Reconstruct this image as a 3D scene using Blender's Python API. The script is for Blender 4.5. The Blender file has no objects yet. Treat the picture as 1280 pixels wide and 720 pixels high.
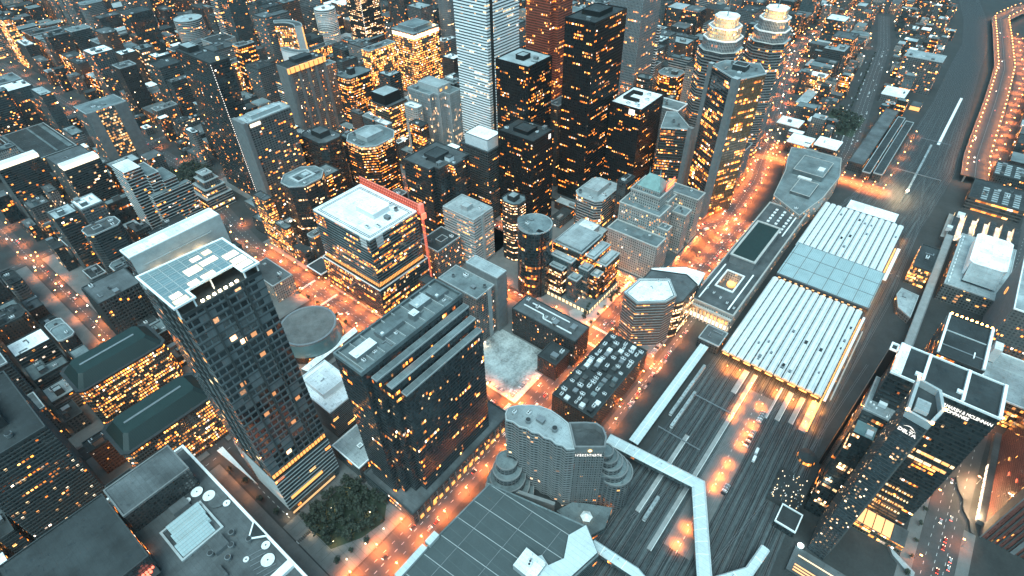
import bpy, math, random
from mathutils import Vector, Matrix
R = random.Random(7)
rad = math.radians
scene = bpy.context.scene
COL = scene.collection

# ------------------------------------------------------------------ camera
# x runs along the long avenues, y along the cross streets, z up; the camera stands on an observation deck
CAM_F, CAM_H = 712.0, 447.0
YAW, PIT, ROLL = rad(50.6), rad(41.4), rad(-1.2)
Fv = Vector((math.sin(YAW)*math.cos(PIT), math.cos(YAW)*math.cos(PIT), -math.sin(PIT)))
Rv = Vector((math.cos(YAW), -math.sin(YAW), 0)); Uv = Rv.cross(Fv)
R2 = Rv*math.cos(ROLL) + Uv*math.sin(ROLL); U2 = Uv*math.cos(ROLL) - Rv*math.sin(ROLL)
cd = bpy.data.cameras.new('camera'); cam = bpy.data.objects.new('camera', cd); COL.objects.link(cam)
cd.sensor_width = 36; cd.lens = CAM_F/1280*36; cd.clip_start = 1; cd.clip_end = 20000
m = Matrix((R2, U2, -Fv)).transposed().to_4x4(); m.translation = (0, 0, CAM_H)
cam.matrix_world = m
scene.camera = cam
def pj(x, y, z):
    w = Vector((x, y, z-CAM_H)); d = w.dot(Fv)
    if d < 1: return (-9999, -9999)
    return (640 + CAM_F*w.dot(R2)/d, 360 - CAM_F*w.dot(U2)/d)

# ------------------------------------------------------------------ node helpers
class NT:
    def __init__(s, tree): s.t = tree; s.n = tree.nodes; s.l = tree.links
    def new(s, typ, **kw):
        n = s.n.new(typ)
        for k, v in kw.items(): setattr(n, k, v)
        return n
    def put(s, sock, v):
        if hasattr(v, 'is_output') or isinstance(v, bpy.types.NodeSocket): s.l.new(v, sock)
        else: sock.default_value = v
    def m(s, op, a, b=None, c=None, clamp=False):
        n = s.new('ShaderNodeMath', operation=op); n.use_clamp = clamp
        s.put(n.inputs[0], a)
        if b is not None: s.put(n.inputs[1], b)
        if c is not None: s.put(n.inputs[2], c)
        return n.outputs[0]
    def mix(s, f, a, b):
        n = s.new('ShaderNodeMix', data_type='RGBA'); s.put(n.inputs[0], f)
        s.put(n.inputs[6], a); s.put(n.inputs[7], b); return n.outputs[2]
    def vec(s, x, y, z):
        n = s.new('ShaderNodeCombineXYZ')
        for i, v in enumerate((x, y, z)): s.put(n.inputs[i], v)
        return n.outputs[0]
    def noise(s, v, scale, detail=2, rough=.5):
        n = s.new('ShaderNodeTexNoise'); s.put(n.inputs['Vector'], v); n.inputs['Scale'].default_value = scale
        n.inputs['Detail'].default_value = detail; n.inputs['Roughness'].default_value = rough; return n.outputs[0]
    def white(s, v):
        n = s.new('ShaderNodeTexWhiteNoise', noise_dimensions='3D'); s.put(n.inputs['Vector'], v); return n
    def ramp(s, v, a, b, lo=0., hi=1.):
        n = s.new('ShaderNodeMapRange'); n.clamp = True
        s.put(n.inputs[0], v); n.inputs[1].default_value = a; n.inputs[2].default_value = b
        n.inputs[3].default_value = lo; n.inputs[4].default_value = hi; return n.outputs[0]
def c4(c): return (c[0], c[1], c[2], 1) if not isinstance(c, (int, float)) else (c, c, c, 1)
MATS = {}
def base_mat(name):
    mt = bpy.data.materials.new(name); mt.use_nodes = True
    nt = NT(mt.node_tree); bs = nt.n['Principled BSDF']; MATS[name] = mt
    return mt, nt, bs
def plain(name, col, rough=.7, vary=.25, scale=.15, metal=0., spec=.3, grain=0.):
    """a surface with stains and grain at two sizes"""
    mt, nt, bs = base_mat(name)
    g = nt.new('ShaderNodeNewGeometry').outputs['Position']
    oi = nt.new('ShaderNodeObjectInfo').outputs['Random']
    n1 = nt.noise(g, scale, 5, .65); n2 = nt.noise(g, scale*9, 3, .6)
    v = nt.m('ADD', nt.m('MULTIPLY', n1, .7), nt.m('MULTIPLY', n2, .3))
    f = nt.ramp(v, .3, .7, 1-vary, 1+vary)
    f = nt.m('MULTIPLY', f, nt.m('ADD', .9, nt.m('MULTIPLY', oi, .2)))
    vm = nt.new('ShaderNodeVectorMath', operation='SCALE'); vm.inputs[0].default_value = col[:3]; nt.put(vm.inputs['Scale'], f)
    nt.l.new(vm.outputs[0], bs.inputs['Base Color'])
    bs.inputs['Roughness'].default_value = rough; bs.inputs['Metallic'].default_value = metal
    bs.inputs['Specular IOR Level'].default_value = spec
    return mt
def glow(name, col, strength, sample=False):
    mt, nt, bs = base_mat(name)
    bs.inputs['Base Color'].default_value = c4((.3, .25, .2))
    bs.inputs['Emission Color'].default_value = c4(col); bs.inputs['Emission Strength'].default_value = strength*.55
    mt.cycles.emission_sampling = 'AUTO' if sample else 'NONE'
    return mt
def facade(name, wall, glass=(.012, .018, .02), fh=3.6, bw=1.6, ww=.8, lo=.25, hi=.92, lit=.15, row=.04, E=1.0,
           grough=.1, wrough=.6, warm=.35, wallmetal=0., spec=.6, tilt=.02, clump=1.0, gvary=1.0, run=3, blank=0.):
    """windows in bays and storeys; some rooms are lit, in clumps and whole rows; UV is in metres"""
    mt, nt, bs = base_mat(name)
    uv = nt.new('ShaderNodeUVMap'); uv.uv_map = 'UVMap'
    sp = nt.new('ShaderNodeSeparateXYZ'); nt.l.new(uv.outputs[0], sp.inputs[0]); u, v = sp.outputs[0], sp.outputs[1]
    seed = nt.m('MULTIPLY', nt.new('ShaderNodeObjectInfo').outputs['Random'], 97.)
    ub, vb = nt.m('DIVIDE', u, bw), nt.m('DIVIDE', v, fh)
    iu, iv = nt.m('FLOOR', ub), nt.m('FLOOR', vb); fu, fv = nt.m('FRACT', ub), nt.m('FRACT', vb)
    m1 = nt.m('LESS_THAN', nt.m('ABSOLUTE', nt.m('SUBTRACT', fu, .5)), ww/2)
    m2 = nt.m('MULTIPLY', nt.m('GREATER_THAN', fv, lo), nt.m('LESS_THAN', fv, hi))
    win = nt.m('MULTIPLY', m1, m2)
    w1 = nt.white(nt.vec(iu, iv, seed)); r1 = w1.outputs[0]
    if blank: win = nt.m('MULTIPLY', win, nt.m('GREATER_THAN', nt.white(nt.vec(nt.m('FLOOR', nt.m('DIVIDE', iu, 2.)), iv, nt.m('ADD', seed, 55.))).outputs[0], blank))
    sc = nt.new('ShaderNodeSeparateColor'); nt.l.new(w1.outputs[1], sc.inputs[0])
    r2, r3 = sc.outputs[1], sc.outputs[2]
    cl = nt.noise(nt.vec(nt.m('MULTIPLY', iu, .12*bw), nt.m('MULTIPLY', iv, .33), seed), 1., 2, .6)
    p = nt.m('MULTIPLY', nt.ramp(cl, .38, .68, .12 if clump else 1., 2.6 if clump else 1.), lit*1.05)
    act = nt.ramp(nt.white(nt.vec(seed, 3.7, 1.3)).outputs[0], 0, 1, .35, 1.5)
    rg = nt.white(nt.vec(nt.m('FLOOR', nt.m('DIVIDE', nt.m('ADD', iu, nt.m('MULTIPLY', iv, 1.7)), float(run))), iv, nt.m('ADD', seed, 11.))).outputs[0]
    a = nt.m('MULTIPLY', nt.m('LESS_THAN', rg, nt.m('MULTIPLY', p, act)), nt.m('LESS_THAN', r1, .8 if run > 1 else 1.))
    rw = nt.white(nt.vec(nt.m('FLOOR', nt.m('DIVIDE', u, bw*9)), iv, nt.m('ADD', seed, 31.))).outputs[0]
    b = nt.m('MULTIPLY', nt.m('LESS_THAN', rw, row*2.2), nt.m('LESS_THAN', r2, .86))
    on = nt.m('MULTIPLY', nt.m('MAXIMUM', a, b), win)
    inner = nt.noise(nt.vec(nt.m('MULTIPLY', u, 1.), nt.m('MULTIPLY', v, 1.), seed), .9, 3, .7)
    st = nt.m('MULTIPLY', nt.m('MULTIPLY', on, nt.m('ADD', .16, nt.m('MULTIPLY', nt.m('POWER', r3, 2.5), 2.6))), nt.ramp(inner, .3, .7, .35, 1.6))
    st = nt.m('MULTIPLY', st, E)
    hue = nt.m('MULTIPLY', r2, nt.ramp(nt.noise(nt.vec(nt.m('MULTIPLY', iu, .2), nt.m('MULTIPLY', iv, .9), nt.m('ADD', seed, 7.)), .7, 1), .35, .65, .4, 1.4))
    ec = nt.mix(nt.ramp(hue, 1-warm-.35, 1.0), c4((1, .23, .025)), c4((1, .50, .14)))
    ec = nt.mix(nt.m('MULTIPLY', nt.m('GREATER_THAN', sc.outputs[0], .86), .8), ec, c4((1, .86, .68)))
    ec = nt.mix(nt.m('MULTIPLY', nt.m('GREATER_THAN', nt.white(nt.vec(seed, 8.1, 2.2)).outputs[0], .88), .5), ec, c4((1, .74, .42)))
    # glass and wall
    gcol = nt.mix(nt.m('MULTIPLY', r1, gvary), c4(glass), c4(tuple(x*2.4+.012 for x in glass)))
    g = nt.new('ShaderNodeNewGeometry')
    n1 = nt.noise(g.outputs['Position'], .07, 5, .65)
    strk = nt.noise(nt.vec(nt.m('MULTIPLY', u, .9), nt.m('MULTIPLY', v, .06), seed), 1., 3, .6)
    wf = nt.m('MULTIPLY', nt.ramp(n1, .3, .7, .78, 1.22), nt.ramp(strk, .3, .7, .82, 1.15))
    vm = nt.new('ShaderNodeVectorMath', operation='SCALE'); vm.inputs[0].default_value = wall[:3]; nt.put(vm.inputs['Scale'], wf)
    nt.put(bs.inputs['Base Color'], nt.mix(win, vm.outputs[0], gcol))
    nt.put(bs.inputs['Roughness'], nt.m('ADD', wrough, nt.m('MULTIPLY', win, grough-wrough)))
    bs.inputs['Metallic'].default_value = wallmetal
    nt.put(bs.inputs['Specular IOR Level'], nt.m('ADD', .25, nt.m('MULTIPLY', win, spec)))
    # every pane hangs a little out of true
    sv = nt.new('ShaderNodeVectorMath', operation='SUBTRACT'); nt.l.new(w1.outputs[1], sv.inputs[0]); sv.inputs[1].default_value = (.5, .5, .5)
    s2 = nt.new('ShaderNodeVectorMath', operation='SCALE'); nt.l.new(sv.outputs[0], s2.inputs[0]); nt.put(s2.inputs['Scale'], nt.m('MULTIPLY', win, tilt))
    ad = nt.new('ShaderNodeVectorMath', operation='ADD'); nt.l.new(g.outputs['Normal'], ad.inputs[0]); nt.l.new(s2.outputs[0], ad.inputs[1])
    nm = nt.new('ShaderNodeVectorMath', operation='NORMALIZE'); nt.l.new(ad.outputs[0], nm.inputs[0]); nt.l.new(nm.outputs[0], bs.inputs['Normal'])
    nt.put(bs.inputs['Emission Color'], ec); nt.put(bs.inputs['Emission Strength'], st)
    mt.cycles.emission_sampling = 'NONE'
    return mt

EW = 1.2   # strength of a lit room
# wall materials, one per kind of building
F = {}
def fac(k, *a, **kw): F[k] = facade('facade_'+k, *a, E=kw.pop('E', 1.)*EW, **kw)
fac('black', (.012, .013, .014), (.006, .007, .008), fh=3.7, bw=1.5, ww=.72, lo=.3, hi=.9, lit=0.07, row=0.055, wrough=.35, E=1.15, run=5, spec=.15, grough=.22)
fac('darkglass', (.02, .026, .028), (.012, .018, .02), fh=3.8, bw=1.5, ww=.9, lo=.22, hi=.95, lit=0.03, row=0.035, wrough=.4, run=5)
fac('tealglass', (.06, .08, .082), (.03, .042, .046), fh=3.8, bw=1.7, ww=.86, lo=.2, hi=.86, lit=0.04, row=0.03, wrough=.45, run=4)
fac('gridpanel', (.125, .145, .152), (.008, .011, .013), fh=6.2, bw=4.7, ww=.82, lo=.3, hi=.9, lit=.02, row=.0, wrough=.45, clump=1, run=1, blank=.16)
fac('grid', (.11, .12, .124), (.010, .014, .016), fh=4.2, bw=3.4, ww=.74, lo=.3, hi=.95, lit=.03, row=.0, wrough=.45, clump=1, run=1)
fac('louvre', (.055, .068, .072), (.012, .017, .019), fh=4.4, bw=6.0, ww=.97, lo=.42, hi=1., lit=.05, row=.02, wrough=.5)
fac('grey', (.11, .12, .12), (.02, .025, .027), fh=3.4, bw=3.2, ww=.55, lo=.3, hi=.85, lit=0.07, row=0.015, run=2)
fac('darkgrey', (.045, .05, .051), (.012, .016, .017), fh=3.4, bw=2.8, ww=.6, lo=.28, hi=.85, lit=0.06, row=0.03, run=3)
fac('stone', (.32, .315, .30), (.02, .024, .026), fh=3.5, bw=2.6, ww=.42, lo=.28, hi=.8, lit=0.12, row=.0, E=.7, warm=.9, run=1)
fac('whiteband', (.62, .65, .66), (.010, .013, .015), fh=3.9, bw=2.6, ww=1., lo=.36, hi=1., lit=.05, row=.03, E=.6, warm=.9, spec=.0, grough=.4)
fac('paleband', (.30, .31, .31), (.015, .02, .022), fh=3.8, bw=2.2, ww=1., lo=.45, hi=1., lit=0.07, row=0.09, E=.9, warm=.7, run=6)
fac('gold', (.16, .13, .10), (.03, .025, .02), fh=4.0, bw=2.0, ww=.84, lo=.22, hi=.86, lit=0.35, row=0.24, E=1.25, warm=.6, run=5)
fac('amber', (.028, .026, .024), (.015, .014, .012), fh=3.8, bw=1.8, ww=.9, lo=.4, hi=.95, lit=0.09, row=0.2, E=1.15, run=7)
fac('fin', (.24, .265, .275), (.02, .027, .03), fh=3.8, bw=2.2, ww=.5, lo=.12, hi=.95, lit=0.05, row=0.02, run=4)
fac('resi', (.10, .11, .113), (.02, .026, .028), fh=3.0, bw=3.8, ww=.7, lo=.36, hi=.95, lit=0.09, row=.0, run=1)
fac('condo', (.03, .038, .04), (.012, .018, .02), fh=3.0, bw=3.0, ww=.82, lo=.3, hi=.95, lit=0.08, row=.0, run=1)
fac('brick', (.085, .052, .04), (.018, .02, .02), fh=3.5, bw=2.6, ww=.42, lo=.28, hi=.75, lit=0.08, row=.0, run=1)
fac('darkbrick', (.035, .032, .032), (.012, .014, .014), fh=3.6, bw=2.8, ww=.45, lo=.28, hi=.78, lit=0.05, row=.0, run=1)
fac('redglass', (.20, .07, .045), (.05, .02, .012), fh=3.8, bw=1.6, ww=.7, lo=.25, hi=.9, lit=0.08, row=0.05, run=4)
fac('goldmirror', (.09, .055, .03), (.10, .05, .022), fh=3.9, bw=1.5, ww=1., lo=.25, hi=.95, lit=.13, row=.09, grough=.08, spec=1., tilt=.05, E=1.1, run=8)
fac('tower_tan', (.17, .163, .157), (.02, .024, .026), fh=3.3, bw=2.4, ww=.5, lo=.25, hi=.85, lit=0.11, row=.0, run=1)
fac('hallgold', (.11, .105, .10), (.02, .018, .015), fh=3.6, bw=2.1, ww=.66, lo=.3, hi=.85, lit=0.2, row=0.2, E=1.2, warm=.6, run=6)
fac('hotel', (.115, .122, .124), (.016, .02, .022), fh=3.3, bw=3.4, ww=.66, lo=.24, hi=.82, lit=0.02, row=.0, E=.9, run=1)
fac('crown', (.55, .46, .34), (.2, .15, .09), fh=4.2, bw=2.6, ww=.62, lo=.3, hi=.82, lit=.8, row=.5, E=.7, warm=.95)
fac('reddeck', (.16, .07, .055), (.10, .035, .03), fh=3.3, bw=1.1, ww=.55, lo=.1, hi=.95, lit=.012, row=.0, run=1)
fac('shaft', (.03, .038, .04), (.012, .017, .019), fh=3.1, bw=2.2, ww=.86, lo=.35, hi=.95, lit=0.06, row=.0, run=1)
fac('deltadots', (.035, .045, .05), (.03, .04, .045), fh=3.2, bw=2.6, ww=.5, lo=.3, hi=.75, lit=0.13, row=.0, E=.8, warm=.9, run=1)
fac('mirror', (.022, .028, .03), (.016, .022, .025), fh=3.8, bw=1.5, ww=.92, lo=.2, hi=.95, lit=.022, row=.012, wrough=.35, tilt=.05, gvary=1.)
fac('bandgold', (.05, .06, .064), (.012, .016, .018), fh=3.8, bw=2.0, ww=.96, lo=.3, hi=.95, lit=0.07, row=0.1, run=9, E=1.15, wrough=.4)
fac('townwall', (.08, .085, .085), (.015, .018, .02), fh=3.2, bw=2.6, ww=.5, lo=.3, hi=.8, lit=.12, row=0., run=2)
# plain surfaces
def roofing(name, col, vary=.35, seam=3.2, rough=.85):
    mt, nt, bs = base_mat(name)
    g = nt.new('ShaderNodeNewGeometry').outputs['Position']; sp = nt.new('ShaderNodeSeparateXYZ'); nt.l.new(g, sp.inputs[0])
    oi = nt.new('ShaderNodeObjectInfo').outputs['Random']
    big = nt.noise(g, .05, 4, .6); mid = nt.noise(g, .28, 5, .7); fine = nt.noise(g, 1.7, 3, .6)
    pond = nt.ramp(mid, .56, .64, 1., .62)
    v = nt.m('MULTIPLY', nt.m('MULTIPLY', nt.ramp(big, .3, .7, 1-vary, 1+vary), nt.ramp(fine, .3, .7, .84, 1.14)), pond)
    l1 = nt.m('LESS_THAN', nt.m('FRACT', nt.m('DIVIDE', sp.outputs[0], seam)), .07); l2 = nt.m('LESS_THAN', nt.m('FRACT', nt.m('DIVIDE', sp.outputs[1], seam*4)), .02)
    v = nt.m('MULTIPLY', v, nt.m('SUBTRACT', 1., nt.m('MULTIPLY', nt.m('MAXIMUM', l1, l2), .22)))
    cell = nt.white(nt.vec(nt.m('FLOOR', nt.m('DIVIDE', sp.outputs[0], seam*3)), nt.m('FLOOR', nt.m('DIVIDE', sp.outputs[1], seam*4)), nt.m('MULTIPLY', oi, 9.))).outputs[0]
    v = nt.m('MULTIPLY', v, nt.m('ADD', nt.m('MULTIPLY', cell, .22), nt.m('ADD', .74, nt.m('MULTIPLY', oi, .3))))
    vm = nt.new('ShaderNodeVectorMath', operation='SCALE'); vm.inputs[0].default_value = col[:3]; nt.put(vm.inputs['Scale'], v)
    nt.l.new(vm.outputs[0], bs.inputs['Base Color']); nt.put(bs.inputs['Roughness'], nt.ramp(pond, .62, 1., .35, rough)); return mt
M = {}
def pl(k, *a, **kw): M[k] = plain(k, *a, **kw)
M['roof_white'] = roofing('roof_white', (.76, .79, .80), .16)
M['roof_pale'] = roofing('roof_pale', (.27, .31, .32), .3)
M['roof_teal'] = roofing('roof_teal', (.115, .145, .152), .4)
M['roof_grey'] = roofing('roof_grey', (.07, .08, .084), .45)
M['roof_dark'] = roofing('roof_dark', (.022, .028, .03), .5)
pl('roof_disc', (.11, .115, .115), .9, .45, .09)
pl('roof_green', (.013, .030, .029), .55, .25, .2)
pl('parapet_pale', (.34, .37, .375), .7, .2, .2)
pl('parapet_white', (.80, .82, .82), .6, .12, .2)
pl('parapet_dark', (.04, .047, .049), .7, .25, .2)
pl('concrete', (.16, .17, .172), .8, .25, .2)
pl('concrete_dark', (.06, .067, .068), .8, .25, .2)
pl('steel_black', (.010, .011, .012), .55, .2, .3, spec=.25)
pl('metal_grey', (.22, .24, .25), .45, .2, .4, metal=.4)
pl('metal_dark', (.03, .034, .036), .5, .2, .4)
pl('unit_white', (.62, .65, .66), .5, .15, .4)
pl('glass_dark', (.012, .018, .02), .08, .1, .2, spec=.9)
pl('glass_teal', (.12, .20, .21), .15, .2, .1, spec=.9)
pl('asphalt', (.052, .054, .056), .8, .3, .08)
pl('paving', (.11, .115, .115), .85, .25, .1)
pl('ground', (.030, .034, .035), .9, .35, .05)
pl('ballast', (.045, .05, .052), .9, .4, .06)
pl('rail', (.17, .175, .18), .35, .2, .3, metal=.6)
pl('platform', (.24, .25, .25), .85, .25, .15)
pl('gravel_lot', (.30, .33, .33), .95, .85, .05)
pl('paint_white', (.7, .72, .72), .6, .2, .5)
pl('lawn', (.03, .045, .03), .95, .3, .1)
pl('bark', (.05, .04, .03), .9, .3, .5)
pl('tyre', (.015, .015, .016), .8, .1, .5)
pl('stone_trim', (.38, .37, .35), .8, .2, .2)
pl('brick_trim', (.13, .085, .07), .85, .25, .2)
pl('copper_green', (.17, .27, .26), .6, .3, .2)
pl('red_paint', (.42, .08, .05), .6, .25, .3)
for nme, c in (('car_white', (.6, .61, .62)), ('car_black', (.02, .02, .022)), ('car_silver', (.3, .31, .32)), ('car_red', (.25, .03, .025))):
    pl(nme, c, .3, .08, .5, spec=.6)
M['lamp_orange'] = glow('lamp_orange', (1, .36, .07), 26)
M['lamp_white'] = glow('lamp_white', (1, .78, .5), 16)
M['head_light'] = glow('head_light', (1, .84, .6), 16)
M['tail_light'] = glow('tail_light', (1, .06, .02), 10)
M['lit_amber'] = glow('lit_amber', (1, .36, .06), 1.3)
M['lit_pale'] = glow('lit_pale', (1, .66, .32), 1.4)
M['lit_dim'] = glow('lit_dim', (1, .34, .06), .55); M['lit_white'] = glow('lit_white', (1, .86, .66), 1.5); M['lit_low'] = glow('lit_low', (1, .5, .17), .8)
M['lit_cream'] = glow('lit_cream', (1, .80, .55), 1.7)
M['lit_red'] = glow('lit_red', (1, .10, .03), 1.7)
M['lit_sign'] = glow('lit_sign', (1, .95, .88), 1.35)
M['lit_sun'] = glow('lit_sun', (1, .62, .2), 3.)
M['hoist_red'] = glow('hoist_red', (1, .10, .03), .62)
M['lit_teal'] = glow('lit_teal', (.75, .95, 1), 1.6)

def leafmat(name, a, b):
    mt, nt, bs = base_mat(name)
    g = nt.new('ShaderNodeNewGeometry').outputs['Position']
    n = nt.noise(g, .8, 3, .6)
    nt.put(bs.inputs['Base Color'], nt.mix(nt.ramp(n, .35, .65), c4(a), c4(b))); bs.inputs['Roughness'].default_value = .8
    return mt
M['leaf'] = leafmat('leaf', (.010, .017, .013), (.045, .060, .040))
def ribbed(name, a, b, period, width, axis=1, rough=.6):
    """panels with dark joints every few metres, by world position"""
    mt, nt, bs = base_mat(name)
    g = nt.new('ShaderNodeNewGeometry').outputs['Position']; sp = nt.new('ShaderNodeSeparateXYZ'); nt.l.new(g, sp.inputs[0])
    f = nt.m('FRACT', nt.m('DIVIDE', sp.outputs[axis], period))
    k = nt.m('LESS_THAN', f, width)
    n = nt.ramp(nt.m('ADD', nt.m('MULTIPLY', nt.noise(g, .09, 5, .65), .6), nt.m('MULTIPLY', nt.noise(g, .9, 3, .6), .4)), .3, .7, .8, 1.15)
    col = nt.mix(k, c4(a), c4(b)); vm = nt.new('ShaderNodeVectorMath', operation='SCALE'); nt.put(vm.inputs[0], col); nt.put(vm.inputs['Scale'], n)
    nt.l.new(vm.outputs[0], bs.inputs['Base Color']); bs.inputs['Roughness'].default_value = rough
    return mt
M['shed_roof'] = ribbed('shed_roof', (.64, .68, .69), (.26, .29, .30), 3.65, .09)
M['shed_glass'] = ribbed('shed_glass', (.30, .40, .42), (.17, .23, .24), 2.0, .12, rough=.35)
M['canopy_glass'] = ribbed('canopy_glass', (.15, .22, .24), (.32, .38, .39), 2.4, .10, rough=.25)
M['hip_roof'] = ribbed('hip_roof', (.008, .021, .021), (.014, .031, .030), 1.6, .2, axis=0, rough=.5)
M['hip_roof_b'] = M['hip_roof']
M['bridge_roof'] = ribbed('bridge_roof', (.47, .54, .55), (.34, .40, .41), 4.0, .06, axis=0, rough=.5)
M['hall_roof'] = ribbed('hall_roof', (.050, .068, .072), (.07, .092, .096), 9.0, .05, axis=0, rough=.8)
# streaked ballast: rows of track, oil and gravel
def track_bed():
    mt, nt, bs = base_mat('track_bed')
    g = nt.new('ShaderNodeNewGeometry').outputs['Position']; sp = nt.new('ShaderNodeSeparateXYZ'); nt.l.new(g, sp.inputs[0])
    s = nt.noise(nt.vec(nt.m('MULTIPLY', sp.outputs[0], .012), nt.m('MULTIPLY', sp.outputs[1], .42), 0.), 1., 4, .65)
    n = nt.noise(g, .25, 5, .7)
    v = nt.m('ADD', nt.m('MULTIPLY', s, .75), nt.m('MULTIPLY', n, .25))
    nt.put(bs.inputs['Base Color'], nt.mix(nt.ramp(v, .40, .66), c4((.008, .012, .014)), c4((.085, .105, .11)))); bs.inputs['Roughness'].default_value = .85
    return mt
M['track_bed'] = track_bed()
pl('sleepers', (.028, .030, .031), .9, .5, .3)
pl('cess', (.085, .10, .104), .9, .4, .2)

# ------------------------------------------------------------------ mesh helpers
class MB:
    def __init__(s): s.v = []; s.f = []; s.uv = []; s.mi = []; s.mats = []
    def mat(s, m):
        if m not in s.mats: s.mats.append(m)
        return s.mats.index(m)
    def face(s, pts, m, uvs=None):
        i = len(s.v); s.v += [tuple(p) for p in pts]; s.f.append(tuple(range(i, i+len(pts))))
        s.uv += list(uvs) if uvs else [(p[0]+p[1], p[2]) for p in pts]; s.mi.append(s.mat(m))
    def walls(s, poly, z0, z1, m, u0=0.):
        """upright walls round a counter-clockwise outline, UV in metres"""
        u = u0; n = len(poly)
        for k in range(n):
            a, b = poly[k], poly[(k+1) % n]; L = math.hypot(b[0]-a[0], b[1]-a[1])
            s.face([(a[0], a[1], z0), (b[0], b[1], z0), (b[0], b[1], z1), (a[0], a[1], z1)], m,
                   [(u, z0), (u+L, z0), (u+L, z1), (u, z1)]); u += L
    def cap(s, poly, z, m, up=True):
        pts = [(p[0], p[1], z) for p in poly]
        s.face(pts if up else pts[::-1], m)
    def prism(s, poly, z0, z1, m, top=None, bottom=False, u0=0.):
        s.walls(poly, z0, z1, m, u0); s.cap(poly, z1, top or m)
        if bottom: s.cap(poly, z0, m, False)
    def box(s, x0, x1, y0, y1, z0, z1, m, top=None, bottom=True): s.prism(rect(x0, x1, y0, y1), z0, z1, m, top, bottom)
    def ring(s, outer, inner, z0, z1, m):
        """a band between two outlines with the same number of corners"""
        n = len(outer); s.walls(outer, z0, z1, m); s.walls(inner[::-1], z0, z1, m)
        for k in range(n):
            j = (k+1) % n
            for z, fl in ((z1, 0), (z0, 1)):
                q = [(*outer[k], z), (*outer[j], z), (*inner[j], z), (*inner[k], z)]
                s.face(q[::-1] if fl else q, m)
    def bar(s, a, b, w, h, m):
        """a square bar from a to b"""
        a, b = Vector(a), Vector(b); d = (b-a).normalized(); up = Vector((0, 0, 1)) if abs(d.z) < .95 else Vector((1, 0, 0))
        x = d.cross(up).normalized()*w/2; y = x.cross(d).normalized()*h/2
        A = [a+x+y, a-x+y, a-x-y, a+x-y]; B = [b+x+y, b-x+y, b-x-y, b+x-y]
        for k in range(4):
            j = (k+1) % 4; s.face([A[k], A[j], B[j], B[k]], m)
        s.face(A[::-1], m); s.face(B, m)
    def cyl(s, cx, cy, r0, r1, z0, z1, m, n=14, top=None):
        a = ngon(cx, cy, r0, n); b = ngon(cx, cy, r1, n)
        for k in range(n):
            j = (k+1) % n; L = 6.283*r0/n
            s.face([(*a[k], z0), (*a[j], z0), (*b[j], z1), (*b[k], z1)], m, [(k*L, z0), (k*L+L, z0), (k*L+L, z1), (k*L, z1)])
        if r1 > .01: s.cap(b, z1, top or m)
    def build(s, name, parent=None):
        me = bpy.data.meshes.new(name); me.from_pydata(s.v, [], s.f)
        for mt in s.mats: me.materials.append(mt)
        me.polygons.foreach_set('material_index', s.mi)
        ul = me.uv_layers.new(name='UVMap'); ul.data.foreach_set('uv', [c for q in s.uv for c in q])
        me.update()
        o = bpy.data.objects.new(name, me); COL.objects.link(o)
        if parent is not None:
            o.parent = parent; L = parent.location
            o.matrix_parent_inverse = Matrix.Identity(4)
            if not s.__dict__.get('local'):
                me.transform(Matrix.Translation(-world_loc(parent)))
        return o
def world_loc(o):
    v = Vector((0, 0, 0))
    while o is not None: v += o.location; o = o.parent
    return v
def rect(x0, x1, y0, y1): return [(x0, y0), (x1, y0), (x1, y1), (x0, y1)]
def ngon(cx, cy, r, n, a0=0., ry=None): return [(cx+r*math.cos(a0+6.28318*k/n), cy+(ry or r)*math.sin(a0+6.28318*k/n)) for k in range(n)]
def ccw(p):
    a = sum(p[k][0]*p[(k+1) % len(p)][1]-p[(k+1) % len(p)][0]*p[k][1] for k in range(len(p)))
    return p if a > 0 else p[::-1]
def offset(poly, d):
    """outline moved outward by d (inward when negative)"""
    n = len(poly); out = []
    for k in range(n):
        p0, p1, p2 = Vector(poly[k-1]), Vector(poly[k]), Vector(poly[(k+1) % n])
        e1 = (p1-p0).normalized(); e2 = (p2-p1).normalized()
        n1 = Vector((e1.y, -e1.x)); n2 = Vector((e2.y, -e2.x)); b = (n1+n2)
        q = b/(b.dot(n1)) if b.dot(n1) > .2 else n1
        out.append((p1.x+q.x*d, p1.y+q.y*d))
    return out
def thing(name, label, cat, loc, group=None):
    o = bpy.data.objects.new(name, None); COL.objects.link(o); o.location = loc; o.empty_display_size = 1
    o['label'] = label; o['category'] = cat
    if group: o['group'] = group
    return o
def tag(o, label=None, cat=None, group=None, kind=None):
    if label: o['label'] = label
    if cat: o['category'] = cat
    if group: o['group'] = group
    if kind: o['kind'] = kind
    return o
def dup(o, parent=None, loc=None, rz=None, scale=None):
    c = o.copy(); COL.objects.link(c); c.parent = parent
    if loc is not None: c.location = loc
    if rz is not None: c.rotation_euler = (0, 0, rz)
    if scale is not None: c.scale = scale
    return c

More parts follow.
